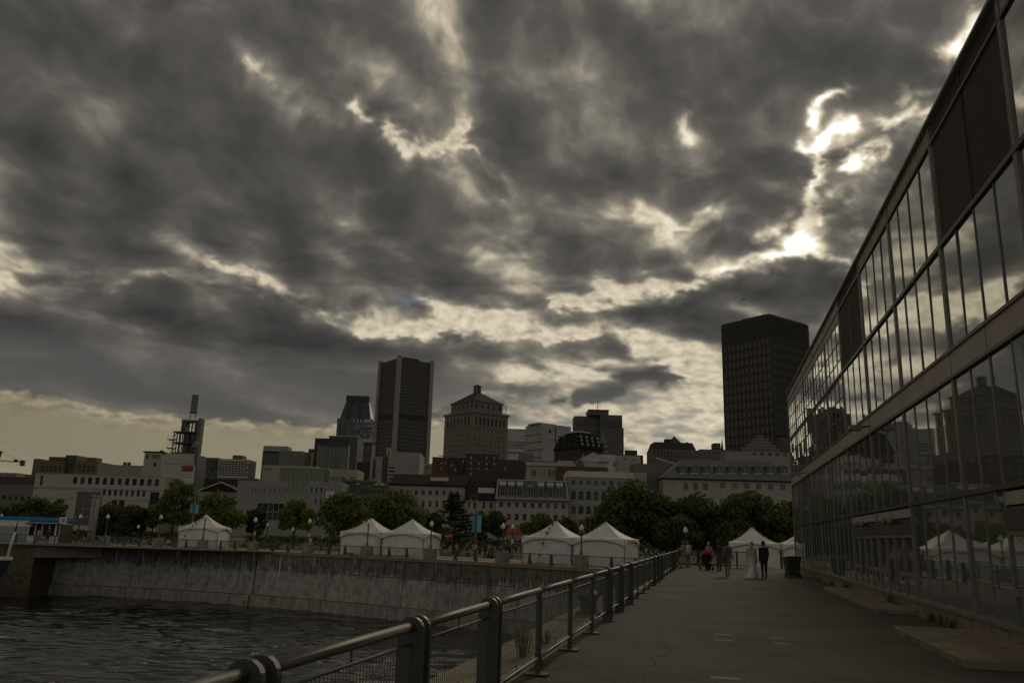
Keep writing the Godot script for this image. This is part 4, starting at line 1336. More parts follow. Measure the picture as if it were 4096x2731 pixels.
func kiosk() -> void:
	var r := thing("snack_kiosk", "grey and white kiosk with a bright blue roof edge at far left", "kiosk", Vector3(-66, PROM, -104.4))
	boxpart(r, "back_room", Vector3(-6, 0, -4), Vector3(6.6, 1.95, 0), "grey_clad")
	boxpart(r, "upper_band", Vector3(-6, 1.952, -4), Vector3(7.0, 2.68, 0.03), "white_paint")
	boxpart(r, "roof_edge", Vector3(-6.2, 2.683, -4.2), Vector3(10.2, 3.15, 0.12), "blue_roof")
	boxpart(r, "canopy", Vector3(6.7, 2.28, -0.1), Vector3(10.75, 2.42, 0.9), "navy")
	boxpart(r, "canopy_edge", Vector3(6.65, 2.422, -0.12), Vector3(10.78, 2.5, 0.95), "white_paint")
	boxpart(r, "fascia", Vector3(6.62, 2.502, -3.9), Vector3(10.1, 2.68, 0.06), "navy")
	boxpart(r, "serving_hall", Vector3(6.62, 0, -4), Vector3(10.1, 2.28, -0.55), "black")
	boxpart(r, "counter", Vector3(6.7, 0.0, -0.5), Vector3(10.15, 0.85, 0.05), "white_paint")
	for x in [6.66, 7.5, 8.35, 9.2, 10.0]:
		boxpart(r, "post", Vector3(x, 0.852, -0.12), Vector3(x + 0.12, 2.28, 0.02), "white_paint")
	boxpart(r, "price_board", Vector3(8.2, 0.2, 0.051), Vector3(9.2, 0.7, 0.07), "grey_clad")
	r = thing("pictogram_sign", "white square sign with magenta pictogram on a post by the kiosk", "sign", Vector3(-54.95, PROM, -104.0))
	boxpart(r, "post", Vector3(-0.35, 0, -0.05), Vector3(-0.25, 2.4, 0.05), "grey_clad")
	boxpart(r, "panel", Vector3(-0.42, 2.42, -0.04), Vector3(0.42, 3.2, 0.04), "white_paint")
	var d := MB.new()
	d.lathe([Vector2(0.24, 0), Vector2(0.24, 0.01), Vector2(0, 0.01)], Vector3.ZERO, 14)
	var dm := part(r, "pictogram", d.mesh(), "sign_magenta", Vector3(0.0, 2.84, 0.042))
	dm.rotation.x = PI / 2
	boxpart(r, "pictogram_bar", Vector3(-0.12, 2.82, 0.053), Vector3(0.12, 2.88, 0.06), "white_paint")
	# small bridge over the channel
	r = thing("footbridge", "flat concrete footbridge over the dark inlet at far left", "bridge", Vector3(-51.0, PROM, -100.0))
	var dk0 := [Vector2(-3.25, -2.6), Vector2(2.9, 0.95), Vector2(2.9, 3.0), Vector2(-3.25, 8.0)]
	var b0 := MB.new()
	b0.prism(dk0, -0.05, 1.42, Transform3D(Basis(Vector3.RIGHT, PI / 2), Vector3.ZERO) * Transform3D(Basis().scaled(Vector3(1, -1, 1)), Vector3.ZERO))
	part(r, "deck", b0.mesh(), "concrete")
	var e0 := Vector3(-3.25, 0, 2.55)
	var e1 := Vector3(2.9, 0, -1.0)
	for y in [0.12, 0.55, 1.02]:
		var m := MB.new()
		m.bar(e0 + Vector3(0, y, -0.2), e1 + Vector3(0, y, -0.2), 0.3 if y < 0.2 else 0.05, 0.16 if y < 0.2 else 0.05)
		part(r, "kerb" if y < 0.2 else "rail", m.mesh(), "cope" if y < 0.2 else "iron")
	for k in 5:
		var q := e0.lerp(e1, k / 4.0) + Vector3(0, 0.2, -0.2)
		boxpart(r, "post", q - Vector3(0.06, 0, 0.06), q + Vector3(0.06, 0.85, 0.06), "iron")
	var mb := MB.new()
	for k in 46:
		var q := e0.lerp(e1, k / 45.0) + Vector3(0, 0.2, -0.2)
		mb.bar(q, q + Vector3(0, 0.8, 0), 0.02, 0.02)
	part(r, "bars", mb.mesh(), "iron", Vector3.ZERO, "stuff")
	# drain pipes at the end of the bridge
	r = thing("drain_pipes", "bent grey pipes on the wall under the right end of the footbridge", "pipes", Vector3(-47.6, -1.0, wall_z(-47.6)))
	for k in 3:
		var m := MB.new()
		m.tube([Vector3(0.25 * k, 0, 0.35), Vector3(0.25 * k, -0.9 - 0.1 * k, 0.4), Vector3(-0.2 + 0.2 * k, -1.35 - 0.12 * k, 0.45), Vector3(-1.2, -1.45 - 0.14 * k, 0.6)], 0.05, 0.05, 6)
		part(r, "pipe", m.smooth(), "lattice")
	# quay railing on the left
	r = thing("quay_railing", "iron railing on the left quay before the kiosk", "railing", Vector3(-54.6, PROM + 0.08, -97.8))
	for y in [0.2, 1.0]:
		var m := MB.new()
		m.bar(Vector3(-60, y, 0), Vector3(0, y, 0), 0.05, 0.05)
		part(r, "rail", m.mesh(), "iron")
	for k in 20:
		boxpart(r, "post", Vector3(-0.1 - k * 2.2, 0, -0.08), Vector3(0.1 - k * 2.2, 1.05, 0.08), "iron")
	mb = MB.new()
	for k in 200:
		mb.bar(Vector3(-k * 0.2, 0.2, 0), Vector3(-k * 0.2, 1.0, 0), 0.022, 0.022)
	part(r, "bars", mb.mesh(), "iron", Vector3.ZERO, "stuff")
	# lattice column
	r = thing("lattice_column", "tall pale steel lattice column standing by the bridge", "column", Vector3(-55.2, PROM, -112.0))
	var hh := 6.1
	for i in 4:
		var x := 0.32 if i & 1 else -0.32
		var z := 0.32 if i & 2 else -0.32
		var m := MB.new()
		m.tube([Vector3(x, 0, z), Vector3(x, hh, z)], 0.045, 0.045, 6)
		part(r, "upright", m.smooth(), "lattice")
	for face in 4:
		var xf := Transform3D(Basis(Vector3.UP, face * PI / 2), Vector3.ZERO)
		var m := MB.new()
		for k in 11:
			var y := k * 0.55
			m.bar(xf * Vector3(-0.32, y, 0.32), xf * Vector3(0.32, y + 0.55, 0.32), 0.045, 0.045)
			m.bar(xf * Vector3(0.32, y, 0.32), xf * Vector3(-0.32, y + 0.55, 0.32), 0.045, 0.045)
			m.bar(xf * Vector3(-0.32, y, 0.32), xf * Vector3(0.32, y, 0.32), 0.05, 0.05)
		part(r, "bracing", m.mesh(), "lattice")
	boxpart(r, "cap", Vector3(-0.45, hh, -0.45), Vector3(0.45, hh + 0.12, 0.45), "lattice")
	boxpart(r, "footing", Vector3(-0.8, 0.0, -0.8), Vector3(0.8, 0.35, 0.8), "concrete")
	# bow of a moored boat
	r = thing("moored_boat", "white and navy bow of a boat with a bare white mast at the left edge", "boat", Vector3(-56.2, WATER, -90.0))
	var hull := MB.new()
	var sec := []
	for k in 9:
		var u := k / 8.0
		var hw := 1.25 * sqrt(maxf(0.0, 1.0 - pow(u, 2.2)))
		sec.append([Vector3(-6.0 + u * 9.9, 4.45 + 0.12 * u, hw + 0.02), Vector3(-6.0 + u * 9.6, 3.55, hw * 0.92), Vector3(-6.0 + u * 8.6, -0.4, hw * 0.35)])
	for k in 8:
		for s in [1.0, -1.0]:
			for e in 2:
				var a: Vector3 = sec[k][e + 1] * Vector3(1, 1, s)
				var b: Vector3 = sec[k + 1][e + 1] * Vector3(1, 1, s)
				var c: Vector3 = sec[k + 1][e] * Vector3(1, 1, s)
				var d2: Vector3 = sec[k][e] * Vector3(1, 1, s)
				if s > 0:
					hull.quad(a, b, c, d2)
				else:
					hull.quad(b, a, d2, c)
	part(r, "hull", hull.mesh(), "navy")
	var dk := MB.new()
	for k in 8:
		var a: Vector3 = sec[k][0]
		var b: Vector3 = sec[k + 1][0]
		var up := Vector3(0, 0.02, 0)
		dk.quad(a + up, b + up, b * Vector3(1, 1, -1) + up, a * Vector3(1, 1, -1) + up)
		for s in [1.0, -1.0]:
			dk.bar(a * Vector3(1, 1, s) + Vector3(0, -0.12, 0), b * Vector3(1, 1, s) + Vector3(0, -0.12, 0), 0.06, 0.34)
	part(r, "deck", dk.mesh(), "white_paint")
	var ms := MB.new()
	ms.tube([Vector3(3.35, 4.5, 0), Vector3(3.5, 6.0, 0), Vector3(3.7, 7.2, 0)], 0.14, 0.11, 8)
	part(r, "bowsprit", ms.smooth(), "white_paint")
	ms = MB.new()
	ms.tube([Vector3(3.7, 7.2, 0), Vector3(3.85, 8.4, 0)], 0.1, 0.04, 8)
	part(r, "bowsprit_tip", ms.smooth(), "navy")


# ------------------------------------------------------------------ town
func face_xf(face: int, w: float, dep: float) -> Transform3D:
	if face == 1:
		return Transform3D(Basis(Vector3.UP, PI / 2), Vector3(w, 0, 0))
	if face == 2:
		return Transform3D(Basis(Vector3.UP, -PI / 2), Vector3(0, 0, -dep))
	return Transform3D()

func bld(nm: String, lab: String, cat: String, o: Vector3, yaw: float, w: float, h: float, dep: float, m: String, grids: Array, grp := "") -> Node3D:
	var r := thing(nm, lab, cat, o, yaw, grp)
	r.set_meta("w", w)
	r.set_meta("h", h)
	r.set_meta("dep", dep)
	var b := MB.new()
	var big := maxf(w, h)
	var rec := 0.22 if big < 60.0 else 0.16
	for face in 3:
		var fw := w if face == 0 else dep
		var xf := face_xf(face, w, dep)
		var mine := []
		for g in grids:
			if g[0] == face:
				mine.append(g)
		var xs := [0.0, fw]
		var ys := [0.0, h]
		for g in mine:
			for v in [g[1], g[3]]:
				if v > 0.0 and v < fw:
					xs.append(float(v))
			for v in [g[2], g[4]]:
				if v > 0.0 and v < h:
					ys.append(float(v))
		xs.sort()
		ys.sort()
		for i in xs.size() - 1:
			for j in ys.size() - 1:
				if xs[i + 1] - xs[i] < 0.001 or ys[j + 1] - ys[j] < 0.001:
					continue
				var cx: float = (xs[i] + xs[i + 1]) * 0.5
				var cy: float = (ys[j] + ys[j + 1]) * 0.5
				var inside := false
				for g in mine:
					if cx > g[1] and cx < g[3] and cy > g[2] and cy < g[4]:
						inside = true
				if not inside:
					b.quad(xf * Vector3(xs[i], ys[j], 0), xf * Vector3(xs[i + 1], ys[j], 0), xf * Vector3(xs[i + 1], ys[j + 1], 0), xf * Vector3(xs[i], ys[j + 1], 0))
		for g in mine:
			windows(r, b, xf, g, rec)
	# back, top
	b.quad(Vector3(w, 0, -dep), Vector3(0, 0, -dep), Vector3(0, h, -dep), Vector3(w, h, -dep))
	b.quad(Vector3(0, h, 0), Vector3(w, h, 0), Vector3(w, h, -dep), Vector3(0, h, -dep))
	part(r, "wall", b.mesh(), m)
	return r

func windows(r: Node3D, b: MB, xf: Transform3D, g: Array, rec: float) -> void:
	var cw: float = (g[3] - g[1]) / g[5]
	var ch: float = (g[4] - g[2]) / g[6]
	var ww: float = cw * g[7]
	var hh: float = ch * g[8]
	var mx := (cw - ww) * 0.5
	var my := (ch - hh) * 0.5
	var merged := MB.new()
	var mesh := boxmesh(ww + 0.04, hh + 0.04, 0.06)
	var arch: bool = g[10] == 3
	var frame: Mesh
	if g[10] == 2 or arch:
		var f := MB.new()
		var t := 0.05
		f.box(Vector3(-ww / 2, -hh / 2, 0), Vector3(-ww / 2 + t, hh / 2, 0.06))
		f.box(Vector3(ww / 2 - t, -hh / 2, 0), Vector3(ww / 2, hh / 2, 0.06))
		f.box(Vector3(-ww / 2 + t, hh / 2 - t, 0), Vector3(ww / 2 - t, hh / 2, 0.06))
		f.box(Vector3(-ww / 2 + t, -0.03, 0), Vector3(ww / 2 - t, 0.04, 0.055))
		f.box(Vector3(-0.022, -hh / 2, 0), Vector3(0.022, hh / 2, 0.05))
		frame = f.mesh()
	var alts := {"win_dark": ["win_dark", "win_dark", "win_mid"], "win_mid": ["win_mid", "win_dark", "win_mid", "win_warm"], "win_warm": ["win_warm", "win_warm", "win_mid"], "win_light": ["win_light", "win_light", "win_mid"], "win_green": ["win_green"], "win_sky": ["win_sky", "win_sky", "win_mid"]}
	for i in g[5]:
		for j in g[6]:
			var x0: float = g[1] + i * cw
			var y0: float = g[2] + j * ch
			var x1 := x0 + cw
			var y1 := y0 + ch
			var a0 := x0 + mx
			var a1 := x1 - mx
			var c0 := y0 + my
			var c1 := y1 - my
			# wall round the opening
			if my > 0.0005:
				b.quad(xf * Vector3(x0, y0, 0), xf * Vector3(x1, y0, 0), xf * Vector3(x1, c0, 0), xf * Vector3(x0, c0, 0))
				b.quad(xf * Vector3(x0, c1, 0), xf * Vector3(x1, c1, 0), xf * Vector3(x1, y1, 0), xf * Vector3(x0, y1, 0))
			if mx > 0.0005:
				b.quad(xf * Vector3(x0, c0, 0), xf * Vector3(a0, c0, 0), xf * Vector3(a0, c1, 0), xf * Vector3(x0, c1, 0))
				b.quad(xf * Vector3(a1, c0, 0), xf * Vector3(x1, c0, 0), xf * Vector3(x1, c1, 0), xf * Vector3(a1, c1, 0))
			var z := -rec
			b.quad(xf * Vector3(a0, c0, 0), xf * Vector3(a1, c0, 0), xf * Vector3(a1, c0, z), xf * Vector3(a0, c0, z))
			b.quad(xf * Vector3(a0, c1, z), xf * Vector3(a1, c1, z), xf * Vector3(a1, c1, 0), xf * Vector3(a0, c1, 0))
			b.quad(xf * Vector3(a0, c0, z), xf * Vector3(a0, c1, z), xf * Vector3(a0, c1, 0), xf * Vector3(a0, c0, 0))
			b.quad(xf * Vector3(a1, c0, 0), xf * Vector3(a1, c1, 0), xf * Vector3(a1, c1, z), xf * Vector3(a1, c0, z))
			if arch:
				# spandrels make the head round
				var rad := ww * 0.5
				var cx := (a0 + a1) * 0.5
				var cy := c1 - rad
				for k in 6:
					var t0 := PI * k / 6.0
					var t1 := PI * (k + 1) / 6.0
					var p0 := Vector2(cx + cos(t0) * rad, cy + sin(t0) * rad)
					var p1 := Vector2(cx + cos(t1) * rad, cy + sin(t1) * rad)
					b.quad(xf * Vector3(p1.x, p1.y, -0.03), xf * Vector3(p0.x, p0.y, -0.03), xf * Vector3(p0.x, c1 + 0.01, -0.03), xf * Vector3(p1.x, c1 + 0.01, -0.03))
			if g[10] == 1:
				merged.box(Vector3(a0, c0, z - 0.06), Vector3(a1, c1, z), xf)
				continue
			var mat: String = g[9]
			if alts.has(mat):
				var al: Array = alts[mat]
				mat = al[rng.randi() % al.size()]
			var o := part(r, "window", mesh, mat)
			o.transform = xf * Transform3D(Basis(), Vector3((a0 + a1) * 0.5, (c0 + c1) * 0.5, z - 0.03))
			if frame:
				part(o, "frame", frame, "stone_grey" if not arch else "stone_dark", Vector3(0, 0, 0.031))
				if g[10] == 2:
					boxpart(o, "sill", Vector3(-ww * 0.6, -hh / 2 - 0.16, 0.04), Vector3(ww * 0.6, -hh / 2 - 0.03, rec + 0.14), "trim")
	if g[10] == 1:
		part(r, "windows", merged.mesh(), g[9], Vector3.ZERO, "stuff")

func gable(r: Node3D, nm: String, w: float, dep: float, y: float, rise: float, m: String, m2: String, x0 := 0.0) -> void:
	var b := MB.new()
	b.prism([Vector2(x0 - 0.3, y), Vector2(x0 + w + 0.3, y), Vector2(x0 + w * 0.5, y + rise)], -dep, 0.2)
	part(r, nm, b.mesh(), m)
	beam(r, "verge", Vector3(x0 - 0.3, y + 0.1, 0.25), Vector3(x0 + w * 0.5, y + rise + 0.1, 0.25), 0.35, m2)
	beam(r, "verge", Vector3(x0 + w + 0.3, y + 0.1, 0.25), Vector3(x0 + w * 0.5, y + rise + 0.1, 0.25), 0.35, m2)

func hip(r: Node3D, nm: String, w: float, dep: float, y: float, rise: float, over: float, m: String) -> void:
	frustum(r, nm, Vector3(-over, y, over), Vector3(w + over, y, -dep - over), Vector3(w * 0.25, y + rise, -dep * 0.25), Vector3(w * 0.75, y + rise, -dep * 0.75), m)

func frustum(r: Node3D, nm: String, a: Vector3, b: Vector3, c: Vector3, d: Vector3, m: String) -> void:
	# lower rectangle a..b, upper rectangle c..d (a,c front-left; b,d back-right)
	var q := MB.new()
	var lo := [Vector3(a.x, a.y, a.z), Vector3(b.x, a.y, a.z), Vector3(b.x, a.y, b.z), Vector3(a.x, a.y, b.z)]
	var hi := [Vector3(c.x, c.y, c.z), Vector3(d.x, c.y, c.z), Vector3(d.x, c.y, d.z), Vector3(c.x, c.y, d.z)]
	for i in 4:
		var j := (i + 1) % 4
		q.quad(lo[i], lo[j], hi[j], hi[i])
	q.quad(hi[0], hi[1], hi[2], hi[3])
	q.quad(lo[3], lo[2], lo[1], lo[0])
	part(r, nm, q.mesh(), m)

func beam(r: Node3D, nm: String, a: Vector3, b: Vector3, t: float, m: String) -> void:
	var q := MB.new()
	q.bar(a, b, t, t)
	part(r, nm, q.mesh(), m)

func dome(r: Node3D, nm: String, at: Vector3, rad: float, m: String) -> void:
	var q := MB.new()
	var pr := []
	for i in 6:
		var a := PI * 0.5 * i / 5.0
		pr.append(Vector2(cos(a) * rad, sin(a) * rad * 0.6))
	q.lathe(pr, at, 10)
	part(r, nm, q.smooth(), m)

func pyramid(r: Node3D, nm: String, at: Vector3, half: float, rise: float, m: String) -> void:
	frustum(r, nm, at + Vector3(-half, 0, half), at + Vector3(half, 0, -half), at + Vector3(-half * 0.02, rise, half * 0.02), at + Vector3(half * 0.02, rise, -half * 0.02), m)

func slope(r: Node3D, nm: String, w: float, y: float, run: float, rise: float, m: String) -> void:
	var q := MB.new()
	q.prism([Vector2(-0.3, y), Vector2(run, y + rise), Vector2(run * 2.0, y), Vector2(run * 2.0, y - 0.05), Vector2(-0.3, y - 0.05)], 0.0, w, Transform3D(Basis(Vector3.UP, PI / 2), Vector3(0, 0, 0)))
	part(r, nm, q.mesh(), m)

func skylight(r: Node3D, x0: float, x1: float, y: float, run: float, rise: float) -> void:
	var n := 9
	var k := rise / run
	for i in n:
		var a := lerpf(x0, x1, float(i) / n) + 0.04
		var b := lerpf(x0, x1, float(i + 1) / n) - 0.04
		var q := MB.new()
		var z0 := -run * 0.34
		var z1 := -run * 0.62
		q.quad(Vector3(a, y - z0 * k + 0.22, z0), Vector3(b, y - z0 * k + 0.22, z0), Vector3(b, y - z1 * k + 0.22, z1), Vector3(a, y - z1 * k + 0.22, z1))
		q.quad(Vector3(a, y - z0 * k - 0.1, z0), Vector3(b, y - z0 * k - 0.1, z0), Vector3(b, y - z0 * k + 0.22, z0), Vector3(a, y - z0 * k + 0.22, z0))
		part(r, "skylight_pane", q.mesh(), "off_white")

func glass_box(r: Node3D, p0: Vector3, p1: Vector3, cols: int, rows: int) -> void:
	boxpart(r, "glass_core", p0 + Vector3(0.3, 0, 0.3), p1 - Vector3(0.3, 0.1, 0.3), "win_green")
	boxpart(r, "glass_roof", Vector3(p0.x - 0.2, p1.y, p0.z - 0.2), Vector3(p1.x + 0.2, p1.y + 0.18, p1.z + 0.2), "trim")
	var w := (p1.x - p0.x) / cols
	var h := (p1.y - p0.y) / rows
	for i in cols:
		for j in rows:
			part(r, "glass_pane", boxmesh(w - 0.12, h - 0.1, 0.04), "win_green", Vector3(p0.x + (i + 0.5) * w, p0.y + (j + 0.5) * h, p1.z - 0.1))
	for i in cols + 1:
		boxpart(r, "glass_post", Vector3(p0.x + i * w - 0.05, p0.y, p1.z - 0.16), Vector3(p0.x + i * w + 0.05, p1.y, p1.z - 0.02), "tower_green")

func mansard(r: Node3D, w: float, y0: float, y1: float, dep: float, xs: Array) -> void:
	var rise := y1 - y0
	frustum(r, "mansard_roof", Vector3(0, y0, 0.1), Vector3(w, y0, -dep), Vector3(0.6, y1 - 0.2, -1.5), Vector3(w - 0.6, y1 - 0.2, -dep + 1.5), "slate")
	boxpart(r, "roof_coping", Vector3(0.3, y1 - 0.2, -dep + 1.2), Vector3(w - 0.3, y1 + 0.1, -1.2), "trim")
	boxpart(r, "cornice", Vector3(-0.2, y0 - 0.9, -0.4), Vector3(w + 0.2, y0 - 0.2, 0.45), "slate")
	boxpart(r, "cornice", Vector3(-0.3, y0 - 0.198, -0.4), Vector3(w + 0.3, y0 + 0.12, 0.6), "trim")
	beam(r, "roof_edge", Vector3(w, y0 + 0.1, 0.2), Vector3(w - 0.55, y1, -1.4), 0.35, "trim")
	beam(r, "roof_edge", Vector3(0, y0 + 0.1, 0.2), Vector3(0.55, y1, -1.4), 0.35, "trim")
	for i in xs.size():
		var x: float = xs[i]
		var d := Node3D.new()
		d.name = "dormer"
		r.add_child(d, true)
		d.position = Vector3(x, y0 + 0.35, 0.1)
		boxpart(d, "cheeks", Vector3(-0.78, 0, -1.4), Vector3(0.78, rise * 0.66, -0.05), "stone_grey")
		boxpart(d, "pane", Vector3(-0.6, 0.35, -0.049), Vector3(0.6, rise * 0.55, -0.01), "win_dark")
		boxpart(d, "glazing_bar", Vector3(-0.05, 0.35, -0.009), Vector3(0.05, rise * 0.55, 0.04), "trim")
		if i != 3:
			var q := MB.new()
			q.quad(Vector3(-1.0, rise * 0.66, 0.15), Vector3(1.0, rise * 0.66, 0.15), Vector3(1.0, rise * 0.86, -1.5), Vector3(-1.0, rise * 0.86, -1.5))
			q.box(Vector3(-1.0, rise * 0.62, 0.0), Vector3(1.0, rise * 0.66, 0.15))
			part(d, "dormer_roof", q.mesh(), "trim")

func mansard_cap(r: Node3D, w: float, y: float, rise: float, dep: float, m: String) -> void:
	frustum(r, "mansard_roof", Vector3(0.2, y, -0.2), Vector3(w - 0.2, y, -dep), Vector3(1.6, y + rise, -3), Vector3(w - 1.6, y + rise, -dep + 3), m)

func hip_long(r: Node3D, w: float, dep: float, y0: float, y1: float, inset: float, m: String, dorm: Array) -> void:
	frustum(r, "roof", Vector3(-0.7, y0, 0.8), Vector3(w + 0.7, y0, -dep), Vector3(inset, y1, -7.5), Vector3(w - inset, y1, -8.0), m)
	boxpart(r, "eaves", Vector3(-0.7, y0 - 0.35, -0.5), Vector3(w + 0.7, y0, 0.8), "roof_dark")
	# standing seams
	var n := 46
	for i in n:
		var u := (i + 0.5) / n
		var a := Vector3(lerpf(-0.7, w + 0.7, u), y0 + 0.03, 0.8)
		var b := Vector3(lerpf(inset, w - inset, u), y1 + 0.03, -7.5)
		beam(r, "roof_seam", a, b, 0.09, m)
	var k := (y1 - y0) / 8.3
	for p in dorm:
		var d := Node3D.new()
		d.name = "dormer"
		r.add_child(d, true)
		var z: float = 0.8 - (p.y - 1.1 - y0) / k
		d.position = Vector3(p.x, p.y, z)
		boxpart(d, "cheeks", Vector3(-1.15, -1.3, -3.2), Vector3(1.15, 0.95, 0), "roof_grey")
		boxpart(d, "pane", Vector3(-0.95, -0.9, 0.001), Vector3(0.95, 0.85, 0.05), "win_dark")
		boxpart(d, "glazing_bar", Vector3(-0.06, -0.9, 0.051), Vector3(0.06, 0.85, 0.09), "trim")
		boxpart(d, "sill", Vector3(-1.1, -1.3, 0.001), Vector3(1.1, -0.92, 0.12), "off_white")
		var q := MB.new()
		q.prism([Vector2(-1.5, 0.95), Vector2(1.5, 0.95), Vector2(0, 1.75)], -3.6, 0.3)
		part(d, "dormer_roof", q.mesh(), "roof_grey")

func stepped_gable(r: Node3D, w: float, y: float, rise: float) -> void:
	var n := 5
	for i in n:
		var k := float(i) / n
		boxpart(r, "gable_step", Vector3(w * 0.5 * k + 0.3, y + rise * k, -1.2), Vector3(w - w * 0.5 * k - 0.3, y + rise * (k + 1.0 / n), 0.0), "stone_dark")
		boxpart(r, "step_cap", Vector3(w * 0.5 * k + 0.1, y + rise * (k + 1.0 / n), -1.3), Vector3(w - w * 0.5 * k - 0.1, y + rise * (k + 1.0 / n) + 0.18, 0.15), "stone_grey")

func corner_pillars(r: Node3D, w: float, dep: float, h: float, t: float, m: String) -> void:
	for q in [[0.0, 0.0], [w, 0.0], [0.0, -dep], [w, -dep]]:
		var x0: float = q[0] - t * 0.5
		var z0: float = q[1] - t * 0.5
		boxpart(r, "corner_pillar", Vector3(x0, 0, z0), Vector3(x0 + t, h + 2.5, z0 + t), m)

func bank_top(r: Node3D, w: float, dep: float, y: float, ye: float, yp: float, yl: float) -> void:
	var i := 3.5
	boxpart(r, "attic", Vector3(i, y, -dep + i), Vector3(w - i, ye - 0.8, -i), "stone_bank")
	for k in 5:
		var x := lerpf(i + 2.5, w - i - 2.5, k / 4.0)
		boxpart(r, "attic_window", Vector3(x - 0.7, y + 3, -i - 0.2), Vector3(x + 0.7, y + 6, -i + 0.06), "win_dark")
		boxpart(r, "attic_window", Vector3(i - 0.06, y + 3, -x - 0.7), Vector3(i + 0.2, y + 6, -x + 0.7), "win_dark")
	boxpart(r, "attic_cornice", Vector3(i - 0.9, ye - 0.8, -dep + i - 0.9), Vector3(w - i + 0.9, ye, -i + 0.9), "stone_dark")
	var cx := w * 0.5
	var cz := -dep * 0.5
	frustum(r, "pyramid_roof", Vector3(i - 0.4, ye, -i + 0.4), Vector3(w - i + 0.4, ye, -dep + i - 0.4), Vector3(cx - 2.4, yp, cz + 2.4), Vector3(cx + 2.4, yp, cz - 2.4), "roof_copper")
	for s in [[-1.7, -1.7], [1.7, -1.7], [-1.7, 1.7], [1.7, 1.7]]:
		boxpart(r, "lantern_pier", Vector3(cx + s[0] - 0.6, yp, cz + s[1] - 0.6), Vector3(cx + s[0] + 0.6, yl - 1.2, cz + s[1] + 0.6), "stone_bank")
	boxpart(r, "lantern_core", Vector3(cx - 1.4, yp, cz - 1.4), Vector3(cx + 1.4, yl - 1.2, cz + 1.4), "tower_dark")
	boxpart(r, "lantern_roof", Vector3(cx - 2.6, yl - 1.2, cz - 2.6), Vector3(cx + 2.6, yl - 0.7, cz + 2.6), "stone_dark")
	dome(r, "lantern_dome", Vector3(cx, yl - 0.7, cz), 2.0, "roof_copper")
	# scaffolding on the right shoulder
	for k in 4:
		beam(r, "scaffold_pole", Vector3(w - 1.0 - k * 1.3, y, -1.2), Vector3(w - 1.0 - k * 1.3, y + 7.5 + k, -1.2), 0.18, "iron")
	for k in 5:
		beam(r, "scaffold_deck", Vector3(w - 5.2, y + 1.6 + k * 1.5, -1.2), Vector3(w - 0.6, y + 1.6 + k * 1.5, -1.2), 0.22, "copper_green")

func emblem(r: Node3D, at: Vector3) -> void:
	var b := MB.new()
	b.prism([Vector2(-1.5, -1.3), Vector2(-0.8, -1.0), Vector2(0.4, -1.7), Vector2(1.5, -1.4), Vector2(1.5, 1.3), Vector2(0.8, 1.0), Vector2(-0.4, 1.7), Vector2(-1.5, 1.4)], 0.0, 0.3, Transform3D(Basis(), at))
	part(r, "emblem", b.mesh(), "emblem_red")

func hotel_top(r: Node3D, w: float, dep: float, y: float, yt: float) -> void:
	boxpart(r, "cornice", Vector3(-0.6, y - 0.3, -dep - 0.6), Vector3(w + 0.6, y + 0.4, 0.6), "roof_dark")
	frustum(r, "mansard_roof", Vector3(-0.2, y + 0.4, 0.2), Vector3(w + 0.2, y + 0.4, -dep - 0.2), Vector3(1.6, y + (yt - y) * 0.72, -1.6), Vector3(w - 1.6, y + (yt - y) * 0.72, -dep + 1.6), "roof_dark")
	frustum(r, "upper_roof", Vector3(2.4, y + (yt - y) * 0.72, -2.4), Vector3(w - 2.4, y + (yt - y) * 0.72, -dep + 2.4), Vector3(4.2, yt, -4.2), Vector3(w - 4.2, yt, -dep + 4.2), "roof_dark")
	boxpart(r, "roof_plant", Vector3(3.6, yt, -dep + 5), Vector3(w - 3.6, yt + 0.8, -5), "off_white")
	var rows := 3
	for j in rows:
		var yy := y + 1.2 + j * (yt - y) * 0.22
		var back := 0.25 + j * 0.55
		for i in 4:
			var x := lerpf(2.4, w - 2.0, i / 3.0)
			boxpart(r, "dormer_window", Vector3(x - 0.6, yy + 0.3, -back - 0.5), Vector3(x + 0.6, yy + 1.7, -back + 0.35), "win_light")
			boxpart(r, "dormer_hood", Vector3(x - 1.0, yy + 1.9, -back - 1.2), Vector3(x + 1.0, yy + 2.2, -back + 0.7), "roof_dark")
			var z := lerpf(-2.4, -dep + 3.0, i / 3.0)
			boxpart(r, "dormer_window", Vector3(back - 0.3, yy + 0.3, z - 0.6), Vector3(back + 0.5, yy + 1.7, z + 0.6), "win_mid")
			boxpart(r, "dormer_hood", Vector3(back - 0.7, yy + 1.9, z - 0.95), Vector3(back + 1.2, yy + 2.2, z + 0.95), "roof_dark")
	# corner turret
	var b := MB.new()
	b.lathe([Vector2(2.3, 0), Vector2(2.3, y + (yt - y) * 0.42)], Vector3(w + 1.6, 0, -1.2), 12)
	part(r, "turret", b.mesh(), "brick_brown")
	b = MB.new()
	b.lathe([Vector2(2.9, y + (yt - y) * 0.4), Vector2(2.7, y + (yt - y) * 0.5), Vector2(0.8, yt - 0.6), Vector2(0, yt + 1.2)], Vector3(w + 1.6, 0, -1.2), 12)
	part(r, "turret_roof", b.mesh(), "stone_dark")
	for k in 6:
		for s in 2:
			part(r, "turret_window", boxmesh(0.9, 1.7, 0.3), "win_light", Vector3(w + 1.1 + s * 1.6, y + 2.2 - k * 3.2, 1.05 - s * 0.35))

